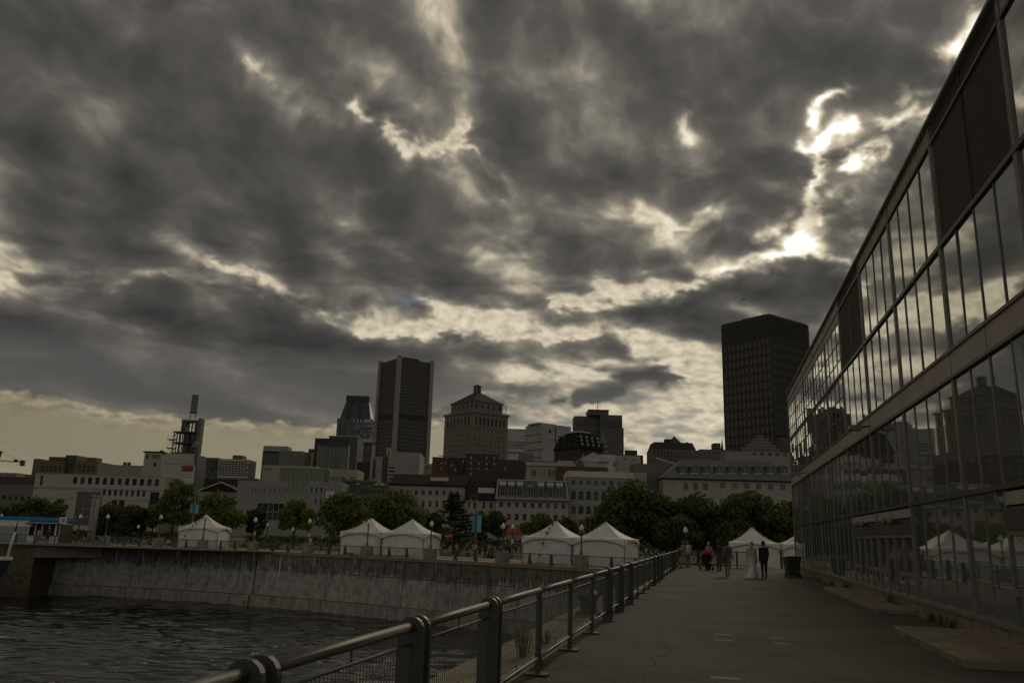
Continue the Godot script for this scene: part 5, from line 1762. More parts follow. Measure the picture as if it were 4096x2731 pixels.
func sloped_top(r: Node3D, x0: float, x1: float, y: float, u0: float, u1: float, yt: float) -> void:
	frustum(r, "sloped_roof", Vector3(x0, y - 2, -1), Vector3(x1, y - 2, -38), Vector3(u0 + 1, yt - 9, -12), Vector3(u1, yt - 9, -30), "win_green")
	boxpart(r, "crown", Vector3(u0, yt - 9, -31), Vector3(u1 + 0.5, yt, -11), "tower_black")
	var n := 9
	for i in n:
		var k := float(i) / (n - 1)
		beam(r, "roof_rib", Vector3(lerpf(x0, x1, k), y - 2, -0.6), Vector3(lerpf(u0 + 1, u1, k), yt - 9, -11.6), 3.4 if i in [2, 5] else 0.5, "tower_black")
	for j in 12:
		var k := (j + 0.5) / 12.0
		beam(r, "roof_purlin", Vector3(lerpf(x0, u0 + 1, k), lerpf(y - 2, yt - 9, k), lerpf(-0.6, -11.6, k)), Vector3(lerpf(x1, u1, k), lerpf(y - 2, yt - 9, k), lerpf(-0.6, -11.6, k)), 0.4, "tower_black")

func museum_tower() -> void:
	var r := thing("museum_tower", "dark steel and concrete lookout tower on a pale stone base at left", "tower", Vector3(-127.2, -1, -305))
	boxpart(r, "base", Vector3(0, 0, -12), Vector3(10.9, 29.0, 0), "stone_pale")
	boxpart(r, "base_joint", Vector3(-0.02, 24.85, -0.2), Vector3(10.5, 25.05, 0.05), "stone_dark")
	boxpart(r, "glass_corner", Vector3(10.9, 0.5, -10), Vector3(11.9, 28.6, -0.4), "tower_green")
	boxpart(r, "banner_frame", Vector3(6.6, 18, 0.02), Vector3(11.7, 24.8, 0.2), "off_white")
	boxpart(r, "banner", Vector3(6.75, 22.4, 0.21), Vector3(11.0, 24.6, 0.3), "red")
	for k in 2:
		boxpart(r, "banner_line", Vector3(6.9, 21.2 - k * 1.0, 0.21), Vector3(10.4, 21.5 - k * 1.0, 0.26), "stone_grey")
	# concrete spine and frame
	boxpart(r, "spine", Vector3(10.4, 29, -4), Vector3(11.7, 42.4, -0.9), "stone_dark")
	boxpart(r, "upper_wall", Vector3(4.3, 37.2, -5.0), Vector3(6.0, 41.7, -1.0), "tower_dark")
	boxpart(r, "upper_wall", Vector3(9.3, 37.2, -5.0), Vector3(10.2, 41.6, -1.0), "tower_dark")
	boxpart(r, "upper_beam", Vector3(6.0, 40.9, -5), Vector3(9.3, 41.6, -1), "tower_dark")
	for x in [6.95, 8.1]:
		boxpart(r, "upper_pier", Vector3(x, 37.2, -1.6), Vector3(x + 0.35, 40.9, -1.0), "tower_dark")
	boxpart(r, "upper_bar", Vector3(6.0, 38.9, -1.4), Vector3(9.3, 39.05, -1.1), "tower_dark")
	for y in [29.3, 33.0, 37.0]:
		boxpart(r, "floor_slab", Vector3(1.9, y - 0.2, -6), Vector3(10.2, y + 0.2, 0), "tower_black")
	boxpart(r, "core", Vector3(5.4, 29.5, -5), Vector3(7.6, 36.8, -1.5), "tower_dark")
	boxpart(r, "core", Vector3(8.3, 29.5, -5), Vector3(10.2, 36.8, -1.0), "tower_black")
	for x in [2.1, 3.3, 4.6]:
		for z in [-5.6, -0.4]:
			boxpart(r, "column", Vector3(x, 29.5, z - 0.15), Vector3(x + 0.3, 36.8, z + 0.15), "tower_black")
	for k in 4:
		beam(r, "stair", Vector3(2.2, 29.4 + k * 1.85, -0.3), Vector3(3.4, 31.2 + k * 1.85, -0.3), 0.22, "tower_black")
	for y in [31.0, 34.2]:
		boxpart(r, "balcony", Vector3(-0.1, y - 0.15, -4), Vector3(2.0, y + 0.1, -0.5), "tower_black")
		beam(r, "balcony_rail", Vector3(-0.05, y + 1.3, -0.6), Vector3(2.0, y + 1.3, -0.6), 0.08, "tower_black")
		beam(r, "balcony_rail", Vector3(-0.05, y, -0.6), Vector3(-0.05, y + 1.3, -0.6), 0.08, "tower_black")
		beam(r, "balcony_strut", Vector3(0.3, y - 0.1, -0.6), Vector3(1.9, y - 1.9, -0.6), 0.12, "tower_black")
	var b := MB.new()
	b.lathe([Vector2(0.0, 0), Vector2(1.25, 0), Vector2(1.25, 0.25), Vector2(0.5, 0.25), Vector2(0.5, 0.3), Vector2(0, 0.3)], Vector3.ZERO, 18)
	var d := part(r, "disc", b.mesh(), "stone_grey", Vector3(10.7, 32.5, -0.45))
	d.rotation.x = PI / 2
	boxpart(r, "disc_slot", Vector3(10.5, 31.6, -0.14), Vector3(10.9, 32.9, -0.1), "tower_black")
	# sail of perforated panels on the mast
	boxpart(r, "sail", Vector3(6.2, 45.4, -3.2), Vector3(8.7, 51.6, -3.0), "tower_grey")
	for x in [6.3, 8.3]:
		boxpart(r, "mast", Vector3(x, 41.6, -3.3), Vector3(x + 0.2, 45.4, -3.0), "tower_grey")
	boxpart(r, "sail_bar", Vector3(6.1, 44.4, -3.4), Vector3(8.8, 45.3, -2.9), "tower_dark")

func cranes() -> void:
	var r := thing("tower_crane", "tower crane counter-jib with ballast block at the left edge", "crane", Vector3(-262, -1, -420))
	beam(r, "mast", Vector3(0, 0, 0), Vector3(0, 34, 0), 1.4, "tower_dark")
	for i in 2:
		beam(r, "jib_chord", Vector3(-60, 33.4 + i * 0.9, 0), Vector3(15.5, 32.2 + i * 0.9 * (1 - i * 0.5), 0), 0.25, "tower_dark")
	for k in 30:
		beam(r, "jib_lacing", Vector3(-60 + k * 2.5, 33.4 - k * 0.04, 0), Vector3(-58.75 + k * 2.5, 34.2 - k * 0.045, 0), 0.14, "tower_dark")
	boxpart(r, "ballast", Vector3(14.3, 30.4, -0.8), Vector3(16.0, 33.2, 0.8), "tower_black")
	boxpart(r, "winch", Vector3(10.8, 32.4, -0.6), Vector3(12.2, 33.6, 0.6), "tower_black")
	beam(r, "apex", Vector3(2.5, 33, 0), Vector3(3.4, 37.6, 0), 0.9, "tower_dark")
	beam(r, "stay", Vector3(3.4, 37.6, 0), Vector3(12.5, 33.2, 0), 0.1, "tower_dark")
	r = thing("tower_crane", "tiny distant tower crane right of the tallest tower", "crane", Vector3(-96, -1, -1100))
	beam(r, "mast", Vector3(14, 0, 0), Vector3(14, 104, 0), 0.8, "tower_grey")
	beam(r, "jib", Vector3(2, 104, 0), Vector3(17, 104, 0), 0.9, "tower_grey")

func skyline() -> void:
	museum_tower()
	cranes()
	var a0 = bld("warehouse","low brown-roofed warehouse at the far left edge behind the kiosk","building",Vector3(-210.07,-1,-340),0,16.14,17.47,14,"stone_dark",[[0,3.94,11.1,16.02,13.18,5,1,0.5,0.8,"win_dark",0]])
	boxpart(a0,"roof",Vector3(-1,a0.get_meta("h")-0.2,-14),Vector3(a0.get_meta("w")+0.5,a0.get_meta("h")+3.2,-0.5),"roof_brown")
	var a1 = bld("office_block","pale grey office block far behind the brown-roofed warehouse","building",Vector3(-320.81,-1,-520),0,12.83,32.58,20,"stone_grey",[[0,0.3,27.86,12.7,31.65,7,3,0.8,0.5,"win_mid",0]])
	var a1b = bld("office_block","small grey block just left of the pale stone museum","building",Vector3(-279.88,-1,-480),0,5.01,29.56,14,"tower_grey",[])
	var a2 = bld("museum_building","long pale stone museum with a row of deep loggia windows at left","building",Vector3(-165.19,-1,-290),0,44.27,19.59,22,"stone_pale",[[0,12.73,16.14,43.86,18.62,12,1,0.56,0.95,"win_dark",0],[0,23.68,12.49,39.56,14.54,8,1,0.48,1,"win_dark",0],[0,27.54,7.8,32.49,11.12,2,1,0.78,1,"win_dark",0],[0,15.37,2.13,24.33,13.69,3,4,0.96,0.96,"glass_smoke",0],[0,1.72,15.34,2.88,18.65,1,1,0.8,1,"win_dark",0],[0,40.61,9.44,44.15,14.09,1,1,0.9,1,"win_dark",0]])
	for y in [14.67,14.25,10.95]: boxpart(a2,"string_course",Vector3(-0.1,y,-0.5),Vector3(a2.get_meta("w")+0.1,y+0.12,0.06),"stone_dark")
	boxpart(a2,"cornice",Vector3(-0.2,a2.get_meta("h")-0.35,-1),Vector3(a2.get_meta("w")+0.2,a2.get_meta("h")+0.05,0.12),"stone_grey")
	var a3 = bld("apartment_block","ochre brick block rising behind the left end of the stone museum","building",Vector3(-217.69,-1,-380),0,13.67,30.28,16,"brick_yellow",[[0,3.02,25.5,12.9,28.26,5,2,0.5,0.6,"win_dark",0]])
	var a3b = bld("apartment_block","dark blue-grey tower block between two ochre brick wings","building",Vector3(-205.1,-1,-382),0,5.01,33.45,16,"tower_dark",[[0,0.12,26.32,4.7,31.74,2,4,0.6,0.5,"win_dark",0]])
	var a3c = bld("apartment_block","ochre brick wing right of the dark blue-grey block","building",Vector3(-199.56,-1,-381),0,10.27,30.71,16,"brick_yellow",[[0,1.22,25.98,9.48,29.07,4,2,0.5,0.6,"win_dark",0]])
	boxpart(a3,"penthouse",Vector3(5,a3.get_meta("h"),-8),Vector3(13,a3.get_meta("h")+2.2,-2),"tower_dark")
	boxpart(a3c,"penthouse",Vector3(4,a3c.get_meta("h"),-8),Vector3(8,a3c.get_meta("h")+2.0,-2),"tower_dark")
	var a3d = bld("apartment_block","teal clad narrow stair block at the left end of the ochre building","building",Vector3(-220.15,-1,-383),0,3.01,31.45,12,"tower_green",[])
	var a4 = bld("office_block","plain grey windowless block behind the middle of the stone museum","building",Vector3(-173.78,-1,-350),0,22.45,27.33,18,"stone_grey",[[0,0.85,26.43,21.37,26.57,11,1,0.5,0.7,"stone_dark",0]])
	for x in [8.2,10.0]: boxpart(a4,"roof_vent",Vector3(x,a4.get_meta("h"),-6),Vector3(x+1.2,a4.get_meta("h")+1.6,-5),"tower_dark")
	var a5 = bld("stone_tower","small square stone tower with a flat eaved roof left of the museum tower","tower",Vector3(-145.82,-1,-330),0,7.28,31.17,7,"stone_warm",[[0,3.12,28.74,6.1,30.44,3,1,0.6,1,"win_dark",0],[0,3.87,25.83,5.21,27.23,1,1,0.8,1,"win_dark",0],[0,0.46,28.62,1.9,30.36,1,1,0.6,1,"win_dark",0]])
	boxpart(a5,"eaves",Vector3(-0.5,a5.get_meta("h"),-7.5),Vector3(a5.get_meta("w")+0.5,a5.get_meta("h")+0.5,0.5),"roof_dark")
	boxpart(a5,"chimney",Vector3(4.6,a5.get_meta("h")+0.5,-4),Vector3(5.8,a5.get_meta("h")+1.3,-3),"tower_dark")
	var a7 = bld("condo_block","dark and white condominium block right behind the museum tower","building",Vector3(-177.41,-1,-470),0,12.15,41.33,16,"tower_dark",[[0,1.04,30.94,12.03,39.85,6,6,0.75,0.55,"win_mid",0]])
	var a7b = bld("condo_block","white balconied condominium block stepped at its top","building",Vector3(-163.3,-1,-465),0,16.44,40.49,16,"stone_pale",[[0,0.27,30.9,16.3,39.44,9,7,0.8,0.62,"win_dark",0]])
	boxpart(a7b,"penthouse",Vector3(6.8,a7b.get_meta("h"),-10),Vector3(12.2,a7b.get_meta("h")+2.3,-2),"tower_dark")
	for k in 7: boxpart(a7b,"balcony",Vector3(a7b.get_meta("w")-0.3,a7b.get_meta("h")-2.6-k*2.55,-1.5),Vector3(a7b.get_meta("w")+1.0,a7b.get_meta("h")-1.8-k*2.55,1.2),"off_white")
	var a8 = bld("warehouse","dark brick range with a green copper cornice behind the left trees","building",Vector3(-139.89,-1,-370),0,27.99,24.31,16,"brick_brown",[[0,2.12,20.09,27.21,22.59,14,2,0.5,0.6,"win_dark",0]])
	boxpart(a8,"cornice",Vector3(-0.3,a8.get_meta("h")-0.6,-1),Vector3(a8.get_meta("w")+0.3,a8.get_meta("h")+0.1,0.4),"copper_green")
	var a9 = bld("gabled_shed","low grey building with a shallow white gable between the left trees","building",Vector3(-111.52,-1,-300),0,15.87,15.2,12,"stone_grey",[])
	gable(a9,"roof",a9.get_meta("w"),12.0,a9.get_meta("h"),3.4,"roof_dark","off_white")
	var b1 = bld("condo_tower","glazed condominium tower with a tan penthouse left of centre","building",Vector3(-131.26,-1,-470),0,13.63,46.42,16,"tower_grey",[[0,0.12,34.49,13.51,45.75,9,7,0.85,0.62,"win_green",0]])
	var b1b = bld("condo_tower","narrow dark side wing of the glazed condominium tower","building",Vector3(-141.75,-1,-474),0,9.3,46.88,16,"tower_dark",[[0,0.81,34.37,9.18,45.53,5,7,0.75,0.6,"win_green",0]])
	boxpart(b1,"penthouse",Vector3(-9.5,b1.get_meta("h")-0.5,-10),Vector3(4.5,b1.get_meta("h")+2.6,-1),"beige")
	var b2 = bld("office_block","grey stepped office block just right of the glazed condominium tower","building",Vector3(-125.41,-1,-500),0,5.43,48.58,14,"stone_dark",[[0,0.22,43.19,5.31,47.8,4,4,0.7,0.5,"win_mid",0]])
	var b2b = bld("office_block","small dark office slab left of the glass office with white edge","building",Vector3(-131.68,-1,-540),0,6.26,54.58,14,"tower_dark",[[0,0.26,46.54,6.1,53.65,5,6,0.8,0.45,"win_mid",0]])
	var b3a = bld("office_block","dark slab with antenna behind the glass office with white edge","building",Vector3(-116.14,-1,-490),0,8.52,56.35,14,"tower_black",[[0,0.39,50.54,8.02,55.52,5,4,0.8,0.5,"win_dark",0]])
	var b3l = bld("office_block","pale glazed left wing of the glass office","building",Vector3(-103.83,-1,-445),0,6.01,47.64,14,"tower_grey",[[0,0.12,35.63,5.89,47.16,4,8,0.9,0.8,"win_green",0]])
	var b3 = bld("glass_office","glass office block with dark top storey framed by a white edge","building",Vector3(-96.83,-1,-440),0,15.51,52.03,18,"tower_dark",[[0,0.12,34.42,11.73,46.19,6,8,0.94,0.9,"win_green",0],[0,0.12,47.13,10.79,50.73,5,1,0.86,0.95,"tower_black",0]])
	boxpart(b3,"roof_edge",Vector3(-0.3,b3.get_meta("h"),-18),Vector3(b3.get_meta("w")+0.2,b3.get_meta("h")+0.35,0.35),"off_white")
	boxpart(b3,"edge_strip",Vector3(11.11,1,-0.4),Vector3(11.63,b3.get_meta("h")-4.5,0.2),"off_white")
	var b5 = bld("office_tower","brown capped tower with a flared top left of the tall dark tower","building",Vector3(-114.18,-1,-620),0,10.68,68.54,16,"tower_dark",[[0,0.19,63.23,10.28,67.69,6,2,0.85,0.7,"win_mid",0]])
	hip(b5,"roof",b5.get_meta("w"),16.0,b5.get_meta("h"),2.6,1.0,"beige")
	var b5b = bld("office_block","black glass block below the brown capped tower","building",Vector3(-73.51,-1,-400),0,6.56,35.53,16,"tower_black",[[0,0.17,28.36,6.44,35.15,5,6,0.85,0.7,"win_dark",0]])
	var b6 = bld("office_tower","slender pale blue tower edge left of the tall dark tower","building",Vector3(-221.83,-1,-1300),0,9.62,173.47,24,"tower_grey",[[0,0.12,141.24,9.5,170.83,3,12,0.8,0.6,"win_sky",0]])
	var b8a = bld("concrete_office","left wing of the beige concrete office, with a tall dark window strip","building",Vector3(-62.38,-1,-372),0,8.17,35.73,18,"beige",[[0,1.13,25.55,2.68,34.97,1,8,0.8,0.9,"win_dark",0],[0,5.46,23.57,8.05,35.63,3,10,0.9,0.92,"win_dark",0]])
	var b8 = bld("concrete_office","tall beige concrete office wing, nearly windowless, below the dark tower","building",Vector3(-53.62,-1,-368),0,13.75,37.67,22,"beige",[[0,0.12,23.42,2.96,31.6,1,5,0.94,0.45,"win_dark",0]])
	for x in [-1.6,-0.4]: boxpart(b8,"chimney",Vector3(x,b8.get_meta("h")-1,-4),Vector3(x+0.45,b8.get_meta("h")+2.2,-3.4),"off_white")
	for x in [1.5,5.0,9.0]: boxpart(b8,"roof_unit",Vector3(x,b8.get_meta("h"),-8),Vector3(x+1.0,b8.get_meta("h")+0.6,-6),"stone_grey")
	var b9 = bld("white_block","white boxy roof block right of the beige concrete office","building",Vector3(-47.23,-1,-392),0,4.3,34.86,14,"off_white",[])
	var b9b = bld("white_block","long white block with rooftop ventilation units before the dark tower","building",Vector3(-43.36,-1,-396),0,8.4,35.31,14,"tower_white",[[0,3.33,32.38,7.51,34.57,4,1,0.7,0.8,"tower_grey",0]])
	var b10 = bld("brick_block","red brick warehouse block with fire escape below the pyramid roof tower","building",Vector3(-32.64,-1,-352),0,7.12,34.59,16,"brick_red",[[0,1.35,28.73,6.47,33.21,3,2,0.3,0.4,"win_light",0]])
	var b10b = bld("brick_block","dark brick bay with fire escape beside the red brick warehouse","building",Vector3(-25.37,-1,-350),0,7.19,34.4,16,"brick_brown",[[0,0.4,28.29,6.9,33.72,4,3,0.55,0.7,"win_mid",0]])
	var b10c = bld("brick_block","brown brick warehouse with cream string courses","building",Vector3(-17.93,-1,-345),0,14.07,35.79,18,"brick_brown",[[0,0.59,26.06,13.58,35.24,4,4,0.2,0.5,"win_light",0]])
	for y in [32.37,29.1]: boxpart(b10c,"string_course",Vector3(0,y,-0.3),Vector3(b10c.get_meta("w"),y+0.25,0.12),"brick_yellow")
	for k in 6: boxpart(b10b,"fire_escape_landing",Vector3(1.0+0.3*(k%2),3.5*k+4.0,0.02),Vector3(7.5,3.5*k+4.15,0.9),"iron")
	var c1 = bld("stone_office","low dark grey stone office with a green glass roof storey","building",Vector3(-85.3,-1,-262),0,33.25,17.41,24,"stone_grey",[[0,22.67,14.22,27.27,15.9,3,1,0.36,1,"win_dark",2],[0,24.18,10.56,27.57,12.45,2,1,0.36,1,"win_dark",2],[0,15.74,14.01,22.33,17.29,4,1,0.93,1,"win_green",0],[0,4.47,13.42,9.23,15.28,5,1,0.3,0.9,"win_dark",2],[0,9.75,13.71,15.68,15.99,4,1,0.25,0.6,"win_dark",2],[0,6.84,5.32,15.31,10.66,5,2,0.9,0.9,"win_dark",0]])
	boxpart(c1,"parapet_cap",Vector3(22.42,c1.get_meta("h"),-2),Vector3(c1.get_meta("w")+0.1,c1.get_meta("h")+0.22,0.15),"trim")
	glass_box(c1,Vector3(12.84,17.15,-9),Vector3(27.0,21.76,-0.6),10,2)
	glass_box(c1,Vector3(28.57,17.56,-9),Vector3(32.47,19.54,-2.0),2,1)
	boxpart(c1,"poster_frame",Vector3(27.76,11.62,0.01),Vector3(30.98,15.28,0.14),"brick_yellow")
	boxpart(c1,"poster",Vector3(27.96,11.819999999999999,0.141),Vector3(30.78,14.979999999999999,0.2),"off_white")
	var c2 = bld("concrete_block","blank grey concrete block behind the glass roof storey","building",Vector3(-67,-1,-300),0,12.27,24.48,14,"beige",[[0,9.72,20.93,11.42,21.97,2,1,0.5,1,"win_dark",0]])
	var c2b = bld("brown_block","low brown roofed blocks left behind the glass roof storey","building",Vector3(-98.17,-1,-330),0,21.58,27.49,14,"stone_warm",[[0,0.4,25.18,3.91,26.52,3,1,0.5,0.6,"win_dark",0]])
	var c3 = bld("classical_range","low classical stone range with green copper eaves and roof domes","building",Vector3(-55.18,-1,-275),0,16.4,18.38,18,"stone_dark",[[0,6.16,14.87,14.48,16.5,9,1,0.5,0.9,"win_dark",0],[0,2.14,10.97,12.73,13.82,6,2,0.4,0.6,"win_dark",0]])
	boxpart(c3,"eaves",Vector3(-0.5,c3.get_meta("h"),-18),Vector3(c3.get_meta("w")*0.72,c3.get_meta("h")+0.9,0.7),"copper_green")
	for x in [5.5,11.5,13.5]: dome(c3,"roof_dome",Vector3(x,c3.get_meta("h")-0.6,0.1),0.9,"off_white")
	var c4 = bld("stone_townhouse","wide pale stone town house of six bays with deep windows","building",Vector3(-36.36,-1,-256),0,23.14,16.89,18,"stone_warm",[[0,7.14,14.28,22.02,15.59,7,1,0.46,1,"win_dark",2],[0,7.32,10.66,22.17,12.41,7,1,0.46,1,"win_dark",2],[0,7.52,7.11,22.31,8.81,7,1,0.46,1,"win_dark",2],[0,0.81,13.85,6.68,15.42,3,1,0.46,1,"win_dark",2],[0,1,10.24,6.88,12.23,3,1,0.46,1,"win_dark",2]])
	boxpart(c4,"cornice",Vector3(-0.4,c4.get_meta("h"),-1),Vector3(c4.get_meta("w")+0.3,c4.get_meta("h")+0.5,0.7),"roof_dark")
	slope(c4,"roof",c4.get_meta("w"),c4.get_meta("h")+0.5,9.0,3.6,"roof_dark")
	boxpart(c4,"dormer_wall",Vector3(12,c4.get_meta("h")+1.0,-6),Vector3(17.5,c4.get_meta("h")+3.0,-3.2),"off_white")
	for i in 8: boxpart(c4,"pilaster",Vector3(6.6899999999999995+i*2.1142857142857143,0.2,0.002),Vector3(6.6899999999999995+i*2.1142857142857143+0.5,c4.get_meta("h")-0.02,0.16),"stone_pale")
	var c5 = bld("gable_house","dark roofed stone house with a long pale skylight, red gable wall","building",Vector3(-13.02,-1,-252),0,9.44,13.11,16,"stone_warm",[[0,4.74,10.59,9.2,12.41,2,1,0.4,1,"win_dark",2],[0,4.86,6.8,9.32,9,2,1,0.4,1,"win_dark",2],[0,0.53,10.44,3.9,12.29,2,1,0.4,1,"win_dark",2],[0,5.19,3.37,9.32,5.13,2,1,0.62,1,"win_dark",3]])
	slope(c5,"roof",c5.get_meta("w"),c5.get_meta("h"),8.0,5.8,"roof_dark")
	skylight(c5,3.9,c5.get_meta("w")-0.5,c5.get_meta("h"),8.0,5.8)
	boxpart(c5,"cornice",Vector3(-0.2,c5.get_meta("h")-0.3,-0.4),Vector3(c5.get_meta("w"),c5.get_meta("h"),0.4),"roof_dark")
	var c6 = bld("mansard_house","long stone house with slate mansard roof and seven dormer windows","building",Vector3(-3.48,-1,-249),0,21.56,13.55,18,"stone_warm",[[0,0.44,10.99,21.44,12.43,9,1,0.5,1,"win_dark",2],[0,0.54,7.28,21.44,9.1,9,1,0.5,1,"win_dark",2],[0,2.2,4.09,20.56,5.34,6,1,0.6,1,"win_dark",3]])
	mansard(c6,21.56,13.66,19.17,18.0,[1.93,4.48,7.09,10.32,13.4,16.16,18.96])
	var c7 = bld("arcaded_house","grey stone warehouse with rows of arched windows and a pale parapet","building",Vector3(18.24,-1,-252),0,19.86,20.61,18,"stone_grey",[[0,0.51,18.39,18.95,19.85,8,1,0.56,1,"win_dark",3],[0,0.55,13.87,18.92,16.58,8,1,0.66,1,"win_dark",3],[0,0.6,9.74,18.9,12.07,8,1,0.66,1,"win_dark",3],[0,0.64,5.36,18.87,7.88,8,1,0.6,1,"win_dark",0]])
	boxpart(c7,"parapet",Vector3(-0.2,c7.get_meta("h"),-18),Vector3(c7.get_meta("w")+0.1,22.47,0.35),"off_white")
	boxpart(c7,"string_course",Vector3(-0.1,17.33,-0.2),Vector3(c7.get_meta("w"),17.55,0.2),"stone_pale")
	boxpart(c7,"string_course",Vector3(-0.1,12.64,-0.2),Vector3(c7.get_meta("w"),12.85,0.2),"stone_pale")
	var c8 = bld("stone_block","blank beige side block right of the arcaded warehouse","building",Vector3(39.06,-1,-262),0,5.18,23.24,14,"beige",[])
	var c8b = bld("mansard_block","dark slate block with one ornate dormer behind the big tree","building",Vector3(44.05,-1,-262),0,6.72,23.06,14,"slate",[[0,0.9,20.43,1.92,21.91,1,1,0.8,1,"brick_yellow",3]])
	var c9 = bld("stone_block","cream stone block with three groups of tall windows under a cornice","building",Vector3(6.85,-1,-312),0,12.08,28.73,16,"stone_warm",[[0,1.09,24.75,3.79,27.12,3,1,0.8,1,"win_warm",0],[0,4.66,24.85,7.45,27.22,3,1,0.8,1,"win_warm",0],[0,8.23,24.95,11.1,27.32,3,1,0.8,1,"win_warm",0]])
	boxpart(c9,"cornice",Vector3(-0.5,c9.get_meta("h"),-4),Vector3(c9.get_meta("w")+0.3,c9.get_meta("h")+1.3,0.8),"stone_pale")
	var c10 = bld("brick_block","dark brown brick block with a square roof hut below the pyramid tower","building",Vector3(-3.86,-1,-345),0,11.53,33.62,16,"brick_brown",[[0,1.99,29.33,2.82,30.31,1,1,0.6,1,"win_light",0]])
	boxpart(c10,"roof_hut",Vector3(8.0,c10.get_meta("h")-0.3,-8),Vector3(14.0,c10.get_meta("h")+3.2,-2),"stone_dark")
	boxpart(c10,"cornice",Vector3(9,c10.get_meta("h")-1,-0.2),Vector3(c10.get_meta("w")+12,c10.get_meta("h")-0.2,0.6),"copper_green")
	var c11 = bld("brick_wall_block","low red brick block behind the arcaded warehouse parapet","building",Vector3(18.03,-1,-300),0,18.13,27.85,14,"brick_red",[[0,1.85,23.43,3.28,25.13,2,1,0.7,1,"win_dark",0]])
	var c12 = bld("white_block","white clad rooftop block with small square openings, larger left part","building",Vector3(36.59,-1,-332),0,6.45,35.66,14,"off_white",[[0,5.62,30.75,6.33,32.67,1,1,0.9,1,"win_dark",0]])
	var c12b = bld("white_block","white clad rooftop block sloping down to the right","building",Vector3(43.31,-1,-334),0,10.23,35.67,14,"tower_white",[[0,3.35,33.73,4.33,34.68,1,1,0.8,1,"win_dark",0],[0,7.04,33.49,8.02,34.29,1,1,0.8,1,"win_dark",0]])
	var c12c = bld("white_block","low white roof structure with glossy dark glazing bars","building",Vector3(19.95,-1,-331),0,16.54,32.65,14,"tower_white",[[0,15.56,32.18,16.42,32.55,1,1,0.8,1,"win_dark",0]])
	for k in 3: beam(c12c,"glazing_bar",Vector3(5.5+k*1.2,c12c.get_meta("h")+1.6,0.3),Vector3(9.0+k*1.2,c12c.get_meta("h")-4.2,0.9),0.35,"black")
	gable(c12c,"roof_light",12.0,10.0,c12c.get_meta("h"),3.4,"off_white","off_white",8.0)
	var c13 = bld("dark_block","dark low blocks stepping down right of the cruciform tower","building",Vector3(50,-1,-420),0,18.7,44.55,14,"brick_brown",[])
	boxpart(c13,"roof_hut",Vector3(10,c13.get_meta("h"),-6),Vector3(16,c13.get_meta("h")+2.6,-2),"tower_black")
	var d1 = bld("government_block","brown block with a green copper mansard top right of centre","building",Vector3(76.89,-1,-440),0,23.84,49.99,18,"stone_dark",[[0,0.55,43.64,23.29,49.33,13,5,0.6,0.5,"win_dark",0]])
	mansard_cap(d1,d1.get_meta("w"),d1.get_meta("h"),4.2,18.0,"roof_copper")
	boxpart(d1,"roof_hut",Vector3(8.0,d1.get_meta("h")+4.2,-9),Vector3(13.5,d1.get_meta("h")+6.2,-5),"roof_copper")
	pyramid(d1,"roof_peak",Vector3(13.3,d1.get_meta("h")+4.2,-7),3.2,4.0,"tower_dark")
	var d2 = bld("low_block","low dark block with small spire left of the black office tower","building",Vector3(70.06,-1,-300),0,9.18,35.42,12,"stone_dark",[[0,0.56,33.54,8.5,34.65,5,1,0.4,0.5,"win_dark",0]])
	pyramid(d2,"spire",Vector3(8.8,d2.get_meta("h"),-3),0.5,4.5,"tower_dark")
	boxpart(d2,"roof_hut",Vector3(5.5,d2.get_meta("h"),-6),Vector3(8.0,d2.get_meta("h")+2.6,-2),"tower_dark")
	var d3 = bld("low_block","long dark flat-roofed block with a steel canopy behind the grey-roofed house","building",Vector3(40.87,-1,-268),0,14.97,26.68,10,"stone_dark",[])
	beam(d3,"canopy",Vector3(7,d3.get_meta("h")+2.0,0),Vector3(16.5,d3.get_meta("h")-0.6,0),0.5,"trim")
	var d4 = bld("barrack_house","long stone house with a big grey metal hip roof and a row of dormers","building",Vector3(47.61,-1,-254),0,42.4,21.2,18,"stone_warm",[[0,5.41,17.91,14.46,20.01,3,1,0.5,1,"win_dark",2],[0,16.39,18.7,42.28,20.31,7,1,0.46,1,"win_dark",2],[0,5.14,14.21,42.28,15.54,10,1,0.5,1,"win_dark",2],[0,1.88,17.87,3.51,19.84,1,1,0.7,1,"win_mid",2]])
	hip_long(d4,42.4,18.0,21.31,27.87,7.62,"roof_grey",[Vector2(6.43,23.94),Vector2(9.9,24.04),Vector2(13.78,24.15),Vector2(17.89,24.26),Vector2(21.85,24.37),Vector2(25.78,24.48),Vector2(29.85,24.59),Vector2(33.89,24.7),Vector2(38.19,24.82)])
	var d5 = bld("stepped_gable_house","brown stone house with a crow-stepped gable before the black tower","building",Vector3(77.9,-1,-275),0,13.41,32.44,10,"stone_dark",[[0,4.69,30.74,7.49,31.68,2,1,0.4,0.9,"win_dark",0]])
	stepped_gable(d5,d5.get_meta("w"),d5.get_meta("h"),5.170000000000002)
	boxpart(d5,"turret",Vector3(d5.get_meta("w")+0.3,1,-6),Vector3(d5.get_meta("w")+4.2,d5.get_meta("h")+5.5,-2),"tower_dark")
	boxpart(d5,"turret_cap",Vector3(d5.get_meta("w"),d5.get_meta("h")+5.5,-6.3),Vector3(d5.get_meta("w")+4.5,d5.get_meta("h")+5.9,-1.7),"roof_dark")
	var d6 = bld("low_block","pale low roof block with dark ventilation hoods before the stepped gable","building",Vector3(70.44,-1,-266),0,20.84,31.35,8,"stone_grey",[[0,7.9,30.17,20.42,31.15,5,1,0.5,0.9,"win_dark",0]])
